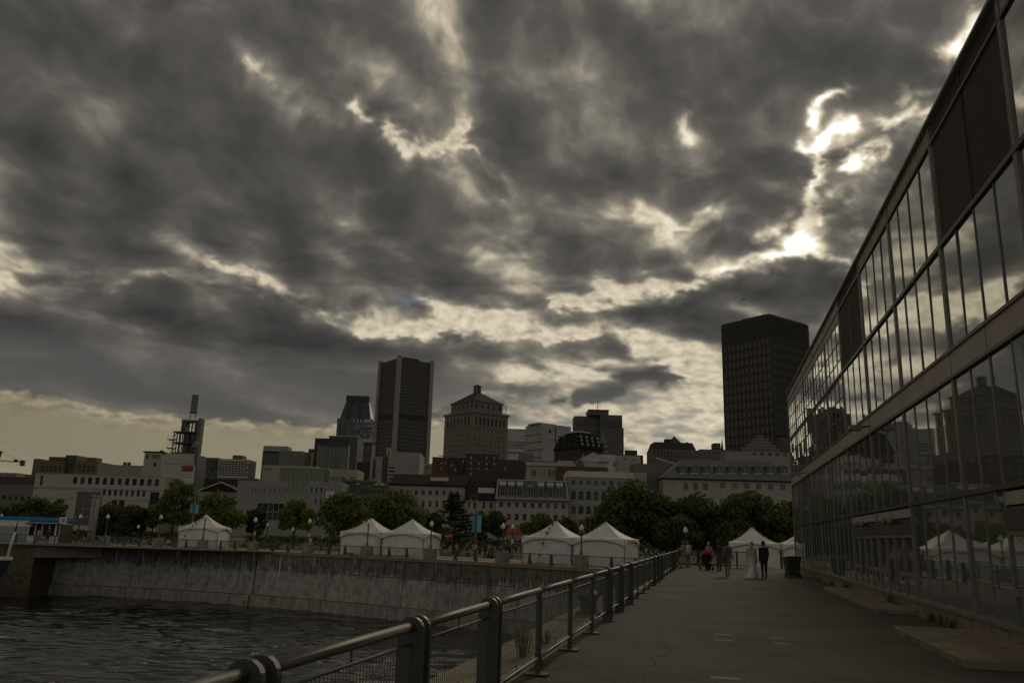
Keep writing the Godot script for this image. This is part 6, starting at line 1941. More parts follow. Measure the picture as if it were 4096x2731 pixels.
	var t7 = bld("office_tower","tallest dark tower with pale corner pillars and a mid-height recess","tower",Vector3(-126.02,-1,-900),0.66,42.96,193.83,42.82,"tower_dark",[[0,1.5,4,41.46,124.96,1,29,0.98,0.55,"glass_smoke",0],[0,1.5,132.34,41.46,185.59,1,15,0.98,0.55,"glass_smoke",0],[2,1.5,4,41.32,124.96,1,29,0.98,0.55,"glass_olive",0],[2,1.5,132.34,41.32,185.59,1,15,0.98,0.55,"glass_olive",0],[0,1.5,125.96,41.46,131.34,1,1,1,0.9,"tower_black",0],[2,1.5,125.96,41.32,131.34,1,1,1,0.9,"tower_black",0]])
	corner_pillars(t7,t7.get_meta("w"),t7.get_meta("dep"),t7.get_meta("h"),4.2,"pillar")
	boxpart(t7,"roof_plant",Vector3(8,t7.get_meta("h"),-30),Vector3(28,t7.get_meta("h")+2.6,-3),"tower_black")
	for i in 14: boxpart(t7,"mullion",Vector3(2.6+i*2.75,4,0.02),Vector3(2.75+i*2.75,t7.get_meta("h")-6,0.25),"tower_black")
	for i in 12: boxpart(t7,"mullion",Vector3(-0.25,4,-3.0-i*3.2),Vector3(-0.02,t7.get_meta("h")-6,-2.85-i*3.2),"tower_black")
	var t1 = bld("bank_tower","brown stone tower with a green pyramid roof and lantern","tower",Vector3(-29.64,-1,-640),0.66,35.68,96.99,39.11,"stone_bank",[[0,2,30,33.68,85.16,8,14,0.25,0.42,"win_mid",0],[2,2,30,37.11,85.16,7,14,0.25,0.42,"win_mid",0],[0,2,87.16,33.68,93.34,8,1,0.42,1,"win_dark",0],[2,2,87.16,37.11,93.34,7,1,0.42,1,"win_dark",0]])
	boxpart(t1,"cornice",Vector3(-0.9,t1.get_meta("h")-0.6,-t1.get_meta("dep")-0.9),Vector3(t1.get_meta("w")+0.9,t1.get_meta("h")+1.2,0.9),"stone_bank")
	boxpart(t1,"string_course",Vector3(-0.3,85.56,-t1.get_meta("dep")-0.3),Vector3(t1.get_meta("w")+0.3,86.56,0.3),"stone_bank")
	bank_top(t1,35.68,39.11,98.19,107.04,116.21,122.86)
	var t15 = bld("office_tower","black gridded office tower beside the pavilion","tower",Vector3(97.73,-1,-300),0.63,24.97,87.3,23.22,"tower_black",[[2,0.6,2,22.82,78.7,11,23,0.66,0.66,"glass_olive",0],[0,0.4,2,24.37,78.7,24,23,0.5,0.7,"glass_smoke",1]])
	boxpart(t15,"cap",Vector3(0.5,t15.get_meta("h"),-t15.get_meta("dep")+0.5),Vector3(t15.get_meta("w")-0.5,t15.get_meta("h")+0.5,-0.5),"tower_black")
	for i in 24: boxpart(t15,"fin",Vector3(0.4+i*1.0,t15.get_meta("h")-8.5,0.02),Vector3(0.5+i*1.0,t15.get_meta("h")-0.5,0.2),"tower_dark")
	for i in 11: boxpart(t15,"fin",Vector3(-0.2,t15.get_meta("h")-8.5,-1.2-i*2.05),Vector3(-0.02,t15.get_meta("h")-0.5,-1.0-i*2.05),"tower_dark")
	for i in 2: beam(t15,"roof_rail",Vector3(3.0,t15.get_meta("h")+1.0+0.4*i,-15.0),Vector3(3.0,t15.get_meta("h")+1.0+0.4*i,-4.0),0.12,"tower_dark")
	var t2 = bld("bank_block","pale white office tower with a small red emblem near its top","tower",Vector3(30.91,-1,-760),0.58,33.1,105.35,28.22,"tower_white",[[0,0.5,20,32.6,94.35,1,10,0.98,0.28,"win_sky",0],[2,0.5,20,27.72,99.35,1,11,0.98,0.18,"tower_grey",0]])
	emblem(t2,Vector3(8.28,t2.get_meta("h")-6.5,0.1))
	boxpart(t2,"joint",Vector3(14.23,5,0.02),Vector3(15.23,t2.get_meta("h")-2,0.3),"tower_dark")
	boxpart(t2,"roof_plant",Vector3(-2,t2.get_meta("h"),-22),Vector3(18,t2.get_meta("h")+1.2,-4),"tower_white")
	var t2b = bld("bank_block","pale lower office slab between the pyramid tower and the white tower","tower",Vector3(-2.33,-1,-800),0,18.32,104.66,24,"tower_white",[[0,0.85,72.49,17.82,102.66,1,12,0.98,0.3,"win_sky",0]])
	var t3 = bld("cruciform_tower","dark cruciform office tower with roof pavilion and antenna mast","tower",Vector3(91.19,-1,-1150),0,35.47,169.91,30,"tower_brown",[[0,0.88,153.72,34.77,160.67,1,3,0.99,0.4,"tower_black",0],[0,0.97,115.99,34.87,150.72,9,1,0.6,1,"tower_black",0]])
	boxpart(t3,"east_arm",Vector3(35.47,0,-30),Vector3(66.19,170.95,12),"tower_brown")
	for i in 9: boxpart(t3,"fin",Vector3(37.17+i*3.3,0,12.02),Vector3(37.86+i*3.3,151.63,12.5),"tower_grey")
	for k in 3: boxpart(t3,"dark_band",Vector3(35.81,160.55-k*3.3,12.02),Vector3(65.69,160.55+1.6-k*3.3,12.4),"tower_black")
	boxpart(t3,"step",Vector3(66.19,0,-30),Vector3(68.39,153.41,10),"tower_dark")
	boxpart(t3,"roof_pavilion",Vector3(19.1,170.74,-25),Vector3(47.42,176.44,10),"tower_brown")
	boxpart(t3,"roof_slab",Vector3(18.75,176.44,-26),Vector3(47.76,178.34,11),"tower_black")
	beam(t3,"antenna_mast",Vector3(33.16,178.47,0),Vector3(33.16,191.3,0),0.9,"tower_dark")
	for k in 2: beam(t3,"antenna_stay",Vector3(33.16+(k*2-1)*3.0,178.47,0),Vector3(33.16+(k*2-1)*3.0,188.69,0),0.25,"tower_dark")
	var t4 = bld("brick_hotel","brown brick hotel with a dark mansard roof and lit-looking pale windows","tower",Vector3(35.74,-1,-420),0.63,15.87,47.51,19.8,"brick_brown",[[0,1.5,30.58,14.87,45.58,4,4,0.42,0.5,"win_light",0],[2,1.5,30.58,17.8,45.58,5,4,0.3,0.5,"win_mid",0]])
	hotel_top(t4,15.87,19.8,47.51,56.21)
	var t5 = bld("office_tower","blue-green tower with a tall sloped roof left of the tallest tower","tower",Vector3(-296.45,-1,-1400),0,60.26,190.98,40,"tower_green",[[0,0.7,158.78,19.13,183.22,2,1,0.25,1,"win_sky",0],[0,27.22,184.82,57.76,190.23,10,1,0.6,1,"win_sky",0],[0,29.97,159.85,57.36,180.91,5,5,0.3,0.6,"win_sky",0]])
	sloped_top(t5,4.22,57.2,191.27,10.44,49.72,232.69)

	for c in get_children():
		for k in ["w", "h", "dep"]:
			if c.has_meta(k):
				c.remove_meta(k)


# ------------------------------------------------------------------ trees
func tree(label: String, x: float, z: float, top: float, w: float, m: String, low := 0.22, leaves := 5200, size := 0.36) -> void:
	var H := top - PROM
	var r := thing("pine_tree" if m == "leaf_pine" else "broadleaf_tree", label, "tree", Vector3(x, PROM, z), 0.0, "trees on the lawn")
	var tr := MB.new()
	var lean := Vector3(rng.randf_range(-0.3, 0.3), 0, 0)
	tr.tube([Vector3.ZERO, Vector3(0.03, H * 0.2, 0) + lean * 0.3, lean + Vector3(0, H * 0.62, 0)], 0.05 + H * 0.022, 0.06, 7)
	var crown := MB.new()
	if m == "leaf_pine":
		tr.tube([lean + Vector3(0, H * 0.6, 0), lean + Vector3(0, H * 0.98, 0)], 0.07, 0.02, 6)
		var levels := 13
		for k in levels:
			var u := float(k) / (levels - 1)
			var y := lerpf(H * low, H * 0.97, u)
			var rad := w * 0.5 * (1.0 - u * 0.82) * rng.randf_range(0.75, 1.15)
			for b in 7:
				var a := rng.randf() * TAU
				var d := Vector3(cos(a), 0, sin(a))
				var tip := Vector3(0, y + rad * 0.12, 0) + d * rad
				tr.tube([Vector3(0, y, 0), tip], 0.035, 0.01, 4)
				for q in int(leaves / (levels * 7.0)):
					var t := pow(rng.randf(), 0.6)
					leaf(crown, Vector3(0, y, 0).lerp(tip, t) + Vector3(rng.randfn(), rng.randfn() * 0.6, rng.randfn()) * (0.14 + 0.1 * (1.0 - t)), Vector3(0, 1, 0) + d * 0.4, size * 0.62)
	else:
		var lobes := []
		var n := 15 + int(w * 2.0)
		for k in n:
			var a := rng.randf() * TAU
			var cy := rng.randf_range(-0.75, 0.82)
			var rr := sqrt(maxf(0.0, 1.0 - cy * cy * 0.85)) * rng.randf_range(0.35, 0.78)
			var c := Vector3(cos(a) * rr * w * 0.5, H * (low + (1.0 - low) * (0.5 + cy * 0.36)), sin(a) * rr * w * 0.5)
			lobes.append([c, minf(w, H) * rng.randf_range(0.12, 0.2)])
			if k % 2 == 0:
				tr.tube([lean * 0.7 + Vector3(0, H * rng.randf_range(0.25, 0.5), 0), c], 0.05, 0.015, 5)
		lobes.append([lean + Vector3(0, H * 0.86, 0), minf(w, H) * 0.15])
		var tot := 0.0
		for l in lobes:
			tot += l[1] * l[1]
		for l in lobes:
			var cnt := int(leaves * l[1] * l[1] / tot)
			var c: Vector3 = l[0]
			var rad: float = l[1]
			for q in cnt:
				var d := Vector3(rng.randfn(), rng.randfn() * 0.9 + 0.15, rng.randfn()).normalized()
				var p := c + d * rad * (0.45 + 0.65 * pow(rng.randf(), 0.5)) * Vector3(1.08, 0.88, 1.08)
				if p.y < 0.4:
					continue
				leaf(crown, p, d + Vector3(0, 0.35, 0), size)
	part(r, "trunk", tr.mesh(), "bark")
	part(r, "crown", crown.mesh(), m)

func trees() -> void:
	tree("tall full green tree before the museum tower base", -49.7, -125, 9.1, 6.8, "leaf_green", 0.15, 6500)
	tree("rounded green tree right behind the leftmost tent", -42.2, -122, 7.1, 7.6, "leaf_green", 0.12, 6000)
	tree("small dark tree between two rounded trees left of the office", -37.5, -126, 5.4, 3.4, "leaf_dark", 0.1, 3000)
	tree("bright yellow-green round tree before the glass-topped office", -29.8, -118, 6.3, 5.2, "leaf_bright", 0.22, 5000)
	tree("olive green tree between the bright round tree and the middle tents", -24.0, -121, 7.5, 7.8, "leaf_green", 0.12, 6000)
	tree("low green tree behind the left middle tent", -19.0, -119, 5.6, 3.6, "leaf_bright", 0.15, 3000)
	tree("big dense green tree behind the middle tents", -14.8, -112, 7.6, 7.8, "leaf_green", 0.12, 7000)
	tree("small green tree just left of the dark pine", -10.2, -116, 4.9, 3.4, "leaf_dark", 0.12, 3000)
	tree("dark spreading pine right of the middle tents", -6.8, -108, 6.8, 8.2, "leaf_pine", 0.26, 7000)
	tree("small green tree behind the pine", -3.6, -114, 5.4, 2.6, "leaf_green", 0.12, 2200)
	tree("thin airy tree before the mansard house", -1.2, -110, 5.3, 3.2, "leaf_grey", 0.25, 2000, 0.3)
	tree("low green tree behind the lettered tent, left one", 4.2, -112, 5.0, 5.0, "leaf_green", 0.08, 4200)
	tree("low dull tree behind the lettered tent, right one", 8.0, -113, 4.5, 4.0, "leaf_grey", 0.08, 3400)
	tree("dull dark tree in front of the largest tree by the pier", 11.1, -94, 4.8, 6.2, "leaf_grey", 0.06, 4600, 0.32)
	tree("largest dense tree behind the tents by the pier", 15.0, -98, 8.7, 9.6, "leaf_dark", 0.08, 9000)
	tree("second dense tree right of the largest tree", 22.3, -98, 7.5, 7.2, "leaf_dark", 0.06, 7000)
	tree("third dense tree behind the people at the pier end", 28.2, -97, 8.0, 7.0, "leaf_dark", 0.06, 7000)
	tree("dark tree at the corner of the pavilion", 33.2, -97, 6.9, 4.6, "leaf_dark", 0.06, 4600)
	tree("dense tree hidden mostly behind the pavilion corner", 38.5, -98, 7.6, 7.0, "leaf_dark", 0.06, 5000)
	tree("dark tree closing the row left of the pavilion corner", 30.9, -94, 6.4, 5.6, "leaf_dark", 0.04, 5200)
	tree("dark tree between the largest and the second dense tree", 18.8, -97, 7.0, 5.6, "leaf_dark", 0.04, 5200)
	tree("dark tree between the second and third dense trees", 25.4, -96, 6.6, 5.4, "leaf_dark", 0.04, 5000)
	tree("low dark tree filling the gap below the two dense trees", 18.8, -93, 4.6, 5.6, "leaf_dark", 0.04, 4200)
	tree("low dark bush tree behind the end fence", 25.3, -92, 4.2, 5.6, "leaf_dark", 0.04, 4200)
	tree("dark shrubby tree behind the kiosk roof", -72.6, -128, 5.6, 6.6, "leaf_dark", 0.06, 5000)
	tree("slim shrubby tree right behind the kiosk", -69.2, -129, 5.9, 3.2, "leaf_green", 0.06, 2600)
	tree("dull tree at the left edge behind the kiosk", -77.4, -128, 4.2, 4.4, "leaf_dark", 0.06, 3200)
	tree("dark round tree right of the lattice column", -62.0, -130, 5.2, 5.4, "leaf_grey", 0.08, 4200)
	tree("dark round tree before the museum's small windows", -57.0, -128, 4.9, 5.4, "leaf_grey", 0.08, 4400)
	tree("small green tree left of the tall full tree", -54.3, -129, 5.5, 3.4, "leaf_green", 0.15, 2600)

# ------------------------------------------------------------------ people
# joints in a 1.75 m figure; x to the figure's left... y up, +z is where it faces
func pose(kind: String) -> Dictionary:
	var j := {"hip": Vector3(0, 0.93, 0), "chest": Vector3(0, 1.25, 0.0), "neck": Vector3(0, 1.47, -0.01), "head": Vector3(0, 1.63, 0.02),
		"ls": Vector3(0.18, 1.40, -0.01), "rs": Vector3(-0.18, 1.40, -0.01), "le": Vector3(0.215, 1.13, -0.04), "re": Vector3(-0.215, 1.13, -0.04), "lw": Vector3(0.20, 0.88, 0.06), "rw": Vector3(-0.20, 0.88, 0.06),
		"lh": Vector3(0.09, 0.90, 0), "rh": Vector3(-0.09, 0.90, 0), "lk": Vector3(0.09, 0.49, 0.02), "rk": Vector3(-0.09, 0.49, 0.02), "la": Vector3(0.085, 0.08, -0.03), "ra": Vector3(-0.085, 0.08, -0.03)}
	match kind:
		"walk":
			j.lk = Vector3(0.09, 0.50, 0.16)
			j.la = Vector3(0.09, 0.08, 0.24)
			j.rk = Vector3(-0.09, 0.48, -0.02)
			j.ra = Vector3(-0.09, 0.13, -0.30)
			j.lw = Vector3(0.24, 0.90, -0.16)
			j.rw = Vector3(-0.24, 0.92, 0.18)
		"hold":
			j.le = Vector3(0.25, 1.14, 0.05)
			j.re = Vector3(-0.25, 1.14, 0.05)
			j.lw = Vector3(0.13, 1.08, 0.30)
			j.rw = Vector3(-0.13, 1.08, 0.30)
		"push":
			j.le = Vector3(0.23, 1.14, 0.06)
			j.re = Vector3(-0.23, 1.14, 0.06)
			j.lw = Vector3(0.19, 0.98, 0.30)
			j.rw = Vector3(-0.19, 0.98, 0.30)
		"cross":
			j.le = Vector3(0.25, 1.14, 0.04)
			j.re = Vector3(-0.25, 1.14, 0.04)
			j.lw = Vector3(-0.08, 1.20, 0.22)
			j.rw = Vector3(0.08, 1.14, 0.22)
			j.lk = Vector3(0.09, 0.50, 0.12)
			j.la = Vector3(0.07, 0.08, 0.22)
			j.rk = Vector3(-0.09, 0.49, 0.10)
			j.ra = Vector3(-0.07, 0.08, 0.14)
		"sit":
			for k in ["hip", "chest", "neck", "head", "ls", "rs", "le", "re", "lw", "rw", "lh", "rh"]:
				j[k] = j[k] - Vector3(0, 0.78, 0)
			j.lk = Vector3(0.16, 0.42, 0.34)
			j.rk = Vector3(-0.16, 0.42, 0.34)
			j.la = Vector3(0.14, 0.07, 0.56)
			j.ra = Vector3(-0.12, 0.07, 0.60)
			j.lw = Vector3(0.2, 0.36, 0.3)
			j.rw = Vector3(-0.22, 0.12, -0.22)
		"lie":
			j = {"hip": Vector3(0, 0.14, 0), "chest": Vector3(0, 0.26, -0.30), "neck": Vector3(0, 0.40, -0.48), "head": Vector3(0, 0.54, -0.56), "ls": Vector3(0.18, 0.33, -0.42), "rs": Vector3(-0.18, 0.33, -0.42), "le": Vector3(0.26, 0.10, -0.5), "re": Vector3(-0.26, 0.10, -0.5), "lw": Vector3(0.24, 0.05, -0.28), "rw": Vector3(-0.24, 0.05, -0.28), "lh": Vector3(0.09, 0.13, 0.04), "rh": Vector3(-0.09, 0.13, 0.04), "lk": Vector3(0.12, 0.36, 0.36), "rk": Vector3(-0.1, 0.12, 0.46), "la": Vector3(0.12, 0.07, 0.62), "ra": Vector3(-0.1, 0.07, 0.86)}
	return j

func bones_of(j: Dictionary, c: Dictionary) -> Array:
	# [from, to, radius, radius, colour]
	var f := Vector3(0, 0, 1)
	var b := []
	var up: Vector3 = (j.chest - j.hip).normalized()
	b.append([j.hip, j.chest, 0.145 * c.get("girth", 1.0), 0.15 * c.get("girth", 1.0), c.shirt])
	b.append([j.hip + up * -0.02, j.hip + up * 0.03, 0.15 * c.get("girth", 1.0), 0.14, c.pants])
	b.append([j.chest + up * 0.02, (j.ls + j.rs) * 0.5 - up * 0.03, 0.14, 0.10, c.shirt])
	b.append([j.ls - up * 0.02, j.rs - up * 0.02, 0.075, 0.075, c.shirt])
	b.append([j.neck - up * 0.03, j.neck + up * 0.05, 0.055, 0.05, c.skin])
	b.append([j.head + Vector3(0, -0.05, 0.02), j.head + Vector3(0, 0.03, 0.0), 0.075, 0.09, c.skin])
	b.append([j.head + Vector3(0, -0.005, 0.105), j.head + Vector3(0, -0.03, 0.115), 0.012, 0.016, c.skin])
	b.append([j.head + Vector3(0, 0.04, -0.02), j.head + Vector3(0, 0.07, 0.015), 0.093, 0.085, c.hair])
	b.append([j.head + Vector3(0, -0.03, -0.05), j.head + Vector3(0, 0.04, -0.04), 0.07, 0.085, c.hair])
	if c.get("long", false):
		b.append([j.head + Vector3(0, -0.02, -0.06), j.neck + Vector3(0, -0.14, -0.09), 0.085, 0.07, c.hair])
	for s in ["l", "r"]:
		var sh: Vector3 = j[s + "s"]
		var el: Vector3 = j[s + "e"]
		var wr: Vector3 = j[s + "w"]
		b.append([sh, el, 0.062, 0.048, c.shirt])
		b.append([el, wr, 0.047, 0.034, c.sleeve])
		var hd := (wr - el).normalized()
		b.append([wr, wr + hd * 0.08, 0.032, 0.038, c.skin])
		b.append([wr + hd * 0.08, wr + hd * 0.16 + f * 0.02, 0.032, 0.018, c.skin])
		b.append([wr + hd * 0.03, wr + hd * 0.09 + f * 0.045, 0.016, 0.012, c.skin])
		var hi: Vector3 = j[s + "h"]
		var kn: Vector3 = j[s + "k"]
		var an: Vector3 = j[s + "a"]
		b.append([hi, kn, 0.095, 0.066, c.pants])
		b.append([kn, an, 0.064, 0.045, c.shin])
		b.append([an - Vector3(0, 0.03, 0.03), an + Vector3(0, -0.045, 0.15), 0.042, 0.036, c.shoe])
	return b

func body_mesh(bones: Array, cell: float) -> ArrayMesh:
	# smooth union of tapered capsules on a grid, meshed as surface nets
	var lo := Vector3(9, 9, 9)
	var hi := -lo
	for b in bones:
		for k in 2:
			var rr: Vector3 = Vector3.ONE * (b[2 + k] + cell * 2.0)
			lo = lo.min(b[k] - rr)
			hi = hi.max(b[k] + rr)
	var n := Vector3i(((hi - lo) / cell).ceil()) + Vector3i.ONE
	var nx := n.x
	var nxy := n.x * n.y
	var f := PackedFloat32Array()
	f.resize(nxy * n.z)
	f.fill(1.0)
	for b in bones:
		var a: Vector3 = b[0]
		var e: Vector3 = b[1]
		var d := e - a
		var l2 := maxf(d.length_squared(), 1e-8)
		var rm: float = maxf(b[2], b[3]) + 0.05
		var p0 := Vector3i(((a.min(e) - Vector3.ONE * rm - lo) / cell).floor()).clamp(Vector3i.ZERO, n - Vector3i.ONE)
		var p1 := Vector3i(((a.max(e) + Vector3.ONE * rm - lo) / cell).ceil()).clamp(Vector3i.ZERO, n - Vector3i.ONE)
		for z in range(p0.z, p1.z + 1):
			for y in range(p0.y, p1.y + 1):
				for x in range(p0.x, p1.x + 1):
					var p := lo + Vector3(x, y, z) * cell
					var t := clampf((p - a).dot(d) / l2, 0.0, 1.0)
					var v: float = (p - a - d * t).length() - lerpf(b[2], b[3], t)
					var at := x + y * nx + z * nxy
					var o := f[at]
					var h := maxf(0.03 - absf(o - v), 0.0)
					f[at] = minf(o, v) - h * h / 0.12
	var vid := {}
	var vs := PackedVector3Array()
	var cs := PackedColorArray()
	for z in n.z - 1:
		for y in n.y - 1:
			for x in n.x - 1:
				var at := x + y * nx + z * nxy
				var neg := 0
				var acc := Vector3.ZERO
				var cnt := 0
				var c8 := [f[at], f[at + 1], f[at + nx], f[at + nx + 1], f[at + nxy], f[at + nxy + 1], f[at + nxy + nx], f[at + nxy + nx + 1]]
				for k in 8:
					if c8[k] < 0.0:
						neg += 1
				if neg == 0 or neg == 8:
					continue
				for e in [[0, 1], [2, 3], [4, 5], [6, 7], [0, 2], [1, 3], [4, 6], [5, 7], [0, 4], [1, 5], [2, 6], [3, 7]]:
					var u: float = c8[e[0]]
					var w: float = c8[e[1]]
					if (u < 0.0) != (w < 0.0):
						var t := u / (u - w)
						var q0 := Vector3(e[0] & 1, (e[0] >> 1) & 1, e[0] >> 2)
						var q1 := Vector3(e[1] & 1, (e[1] >> 1) & 1, e[1] >> 2)
						acc += q0.lerp(q1, t)
						cnt += 1
				var p := lo + (Vector3(x, y, z) + acc / cnt) * cell
				vid[at] = vs.size()
				vs.append(p)
				var best := 9.0
				var bc := Color.WHITE
				for b in bones:
					var d: Vector3 = b[1] - b[0]
					var t2 := clampf((p - b[0]).dot(d) / maxf(d.length_squared(), 1e-8), 0.0, 1.0)
					var v: float = (p - b[0] - d * t2).length() - lerpf(b[2], b[3], t2)
					if v < best:
						best = v
						bc = b[4]
				cs.append(bc)
	var st := SurfaceTool.new()
	st.begin(Mesh.PRIMITIVE_TRIANGLES)
	for i in vs.size():
		st.set_color(cs[i])
		st.add_vertex(vs[i])
	for key in vid:
		var at: int = key
		var x := at % nx
		var y := (at / nx) % n.y
		var z := at / nxy
		for ax in 3:
			var s: int = [1, nx, nxy][ax]
			var o1: int = [nx, nxy, 1][ax]
			var o2: int = [nxy, 1, nx][ax]
			if (f[at] < 0.0) == (f[at + s] < 0.0):
				continue
			if not (vid.has(at - o1) and vid.has(at - o2) and vid.has(at - o1 - o2)):
				continue
			var q := [vid[at - o1 - o2], vid[at - o2], vid[at], vid[at - o1]]
			if f[at] < 0.0:
				q.reverse()
			for k in [0, 1, 2, 0, 2, 3]:
				st.add_index(q[k])
	st.generate_normals()
	return st.commit()

func col(r: float, g: float, b: float) -> Color:
	return Color(r, g, b)

func person(label: String, at: Vector3, yaw: float, kind: String, c: Dictionary, scale := 1.0, cell := 0.03, group := "people on the pier") -> Node3D:
	var r := thing("person", label, "person", at, yaw, group)
	var d := {"skin": col(0.30, 0.17, 0.11), "hair": col(0.03, 0.02, 0.015), "shoe": col(0.02, 0.018, 0.016)}
	d.merge(c, true)
	if not d.has("sleeve"):
		d.sleeve = d.shirt
	if not d.has("shin"):
		d.shin = d.pants
	var o := part(r, "body", body_mesh(bones_of(pose(kind), d), cell), "cloth")
	o.scale = Vector3.ONE * scale
	return r

func toward(a: Vector3, b: Vector3) -> float:
	return atan2(b.x - a.x, b.z - a.z)

func people() -> void:
	var U := -deg_to_rad(PYAW) + PI      # facing away along the pier
	# bride and groom, seen from behind
	var g := Vector3(13.12, 0, -42.96)
	var groom := person("groom in a navy suit standing beside the bride", g, U + 0.25, "stand", {"shirt": col(0.012, 0.014, 0.028), "pants": col(0.012, 0.014, 0.026), "hair": col(0.012, 0.010, 0.009)}, 1.03, 0.025)
	var bp := Vector3(12.42, 0, -42.6)
	var br := person("bride in a long white dress with a veil beside the groom", bp, U - 0.35, "stand", {"shirt": col(0.30, 0.17, 0.115), "sleeve": col(0.30, 0.17, 0.115), "pants": col(0.55, 0.53, 0.48), "hair": col(0.05, 0.03, 0.02), "long": true}, 0.99, 0.025)
	var dress := MB.new()
	var prof := [Vector2(0.30, 0.01), Vector2(0.27, 0.08), Vector2(0.23, 0.25), Vector2(0.185, 0.45), Vector2(0.175, 0.62), Vector2(0.185, 0.78), Vector2(0.195, 0.92), Vector2(0.16, 1.06), Vector2(0.155, 1.18), Vector2(0.172, 1.30), Vector2(0.168, 1.33)]
	for i in prof.size() - 1:
		for k in 20:
			var q := []
			for e in [[i, k], [i, k + 1], [i + 1, k + 1], [i + 1, k]]:
				var p: Vector2 = prof[e[0]]
				var a: float = TAU * e[1] / 20.0
				var fl := 1.0 + (0.10 * sin(a * 7.0) if p.y < 0.5 else 0.0) * (0.5 - p.y) * 2.0
				var train := maxf(0.0, 0.4 - p.y) * 0.9 * maxf(0.0, -sin(a))
				q.append(Vector3(cos(a) * p.x * fl, p.y, (sin(a) * p.x * fl) * (0.85 if p.y > 0.9 else 1.0) - train))
			dress.quad(q[1], q[0], q[3], q[2])
	part(br, "dress", dress.smooth(), "white_paint")
	var veil := MB.new()
	for i in 8:
		for k in 8:
			var q := []
			for e in [[i, k], [i + 1, k], [i + 1, k + 1], [i, k + 1]]:
				var v: float = e[0] / 8.0
				var a: float = PI * (0.15 + 0.7 * e[1] / 8.0)
				var rad := 0.09 + 0.15 * sqrt(v)
				q.append(Vector3(cos(a) * rad, 1.70 - v * 0.92, -0.05 - sin(a) * rad * 0.8 - 0.015 * sin(a * 9.0 + v * 3.0)))
			veil.quad(q[0], q[1], q[2], q[3])
	var vm := mk("veil", lin(0.6, 0.57, 0.52), 0.9)
	vm.transparency = BaseMaterial3D.TRANSPARENCY_ALPHA
	vm.albedo_color.a = 0.4
	part(br, "veil", veil.smooth(), "veil")
	# man with a shoulder bag
	var m := Vector3(11.26, 0, -42.97)
	person("man in grey jacket and khaki trousers walking away with a shoulder bag", m, U - 0.15, "walk", {"shirt": col(0.10, 0.105, 0.115), "pants": col(0.23, 0.17, 0.085), "hair": col(0.025, 0.016, 0.012), "shoe": col(0.09, 0.05, 0.03)}, 1.02, 0.025)
	var bag := thing("shoulder_bag", "reddish brown shoulder bag hanging at the walking man's left hip", "bag", m + Vector3(-0.27, 0.66, 0.1), U - 0.15)
	var b := MB.new()
	b.prism([Vector2(-0.2, 0), Vector2(0.2, 0), Vector2(0.23, 0.06), Vector2(0.21, 0.3), Vector2(0.14, 0.36), Vector2(-0.14, 0.36), Vector2(-0.21, 0.3), Vector2(-0.23, 0.06)], -0.07, 0.07)
	mk("bag_leather", lin(0.07, 0.018, 0.010), 0.6)
	part(bag, "pouch", b.mesh(), "bag_leather")
	b = MB.new()
	b.tube([Vector3(-0.15, 0.34, 0), Vector3(-0.2, 0.6, 0.02), Vector3(-0.3, 0.86, 0.0)], 0.018, 0.018, 5)
	part(bag, "strap", b.mesh(), "bag_leather")
	# mother with a pushchair, man beside her
	var w := Vector3(12.72, 0, -52.9)
	person("fair-haired woman in pink standing behind the red pushchair", w, PI + U + 0.5, "push", {"shirt": col(0.42, 0.19, 0.18), "pants": col(0.05, 0.05, 0.06), "hair": col(0.42, 0.36, 0.24), "long": true, "sleeve": col(0.33, 0.19, 0.13)}, 0.96)
	pushchair(w + Vector3(-0.28, 0, 0.62), PI + U + 0.4)
	person("man in blue and white checked shirt and grey trousers looking back", Vector3(13.0, 0, -51.5), U + 0.6, "hold", {"shirt": col(0.035, 0.04, 0.045), "sleeve": col(0.20, 0.26, 0.36), "pants": col(0.06, 0.06, 0.062), "hair": col(0.03, 0.03, 0.032), "girth": 1.1}, 1.0)
	# two people leaning on the rail
	person("man in grey T-shirt and khaki shorts leaning on the railing end", pw(-1.75, 0, 56.0), U + 2.2, "cross", {"shirt": col(0.14, 0.14, 0.14), "sleeve": col(0.33, 0.20, 0.13), "pants": col(0.26, 0.19, 0.10), "shin": col(0.30, 0.18, 0.12), "hair": col(0.05, 0.03, 0.02)}, 1.0)
	person("second person in white top behind the man in khaki shorts", pw(-1.5, 0, 57.6), U + 2.6, "stand", {"shirt": col(0.40, 0.40, 0.40), "sleeve": col(0.33, 0.20, 0.13), "pants": col(0.18, 0.12, 0.08), "shin": col(0.30, 0.18, 0.12), "hair": col(0.14, 0.07, 0.03)}, 0.98)
	person("person in a teal top and white cap below the end of the railing", Vector3(12.2, PROM, -73.5), 1.2, "stand", {"shirt": col(0.01, 0.16, 0.15), "pants": col(0.03, 0.03, 0.05), "hair": col(0.6, 0.6, 0.6)}, 0.95, 0.04, "people on the promenade")
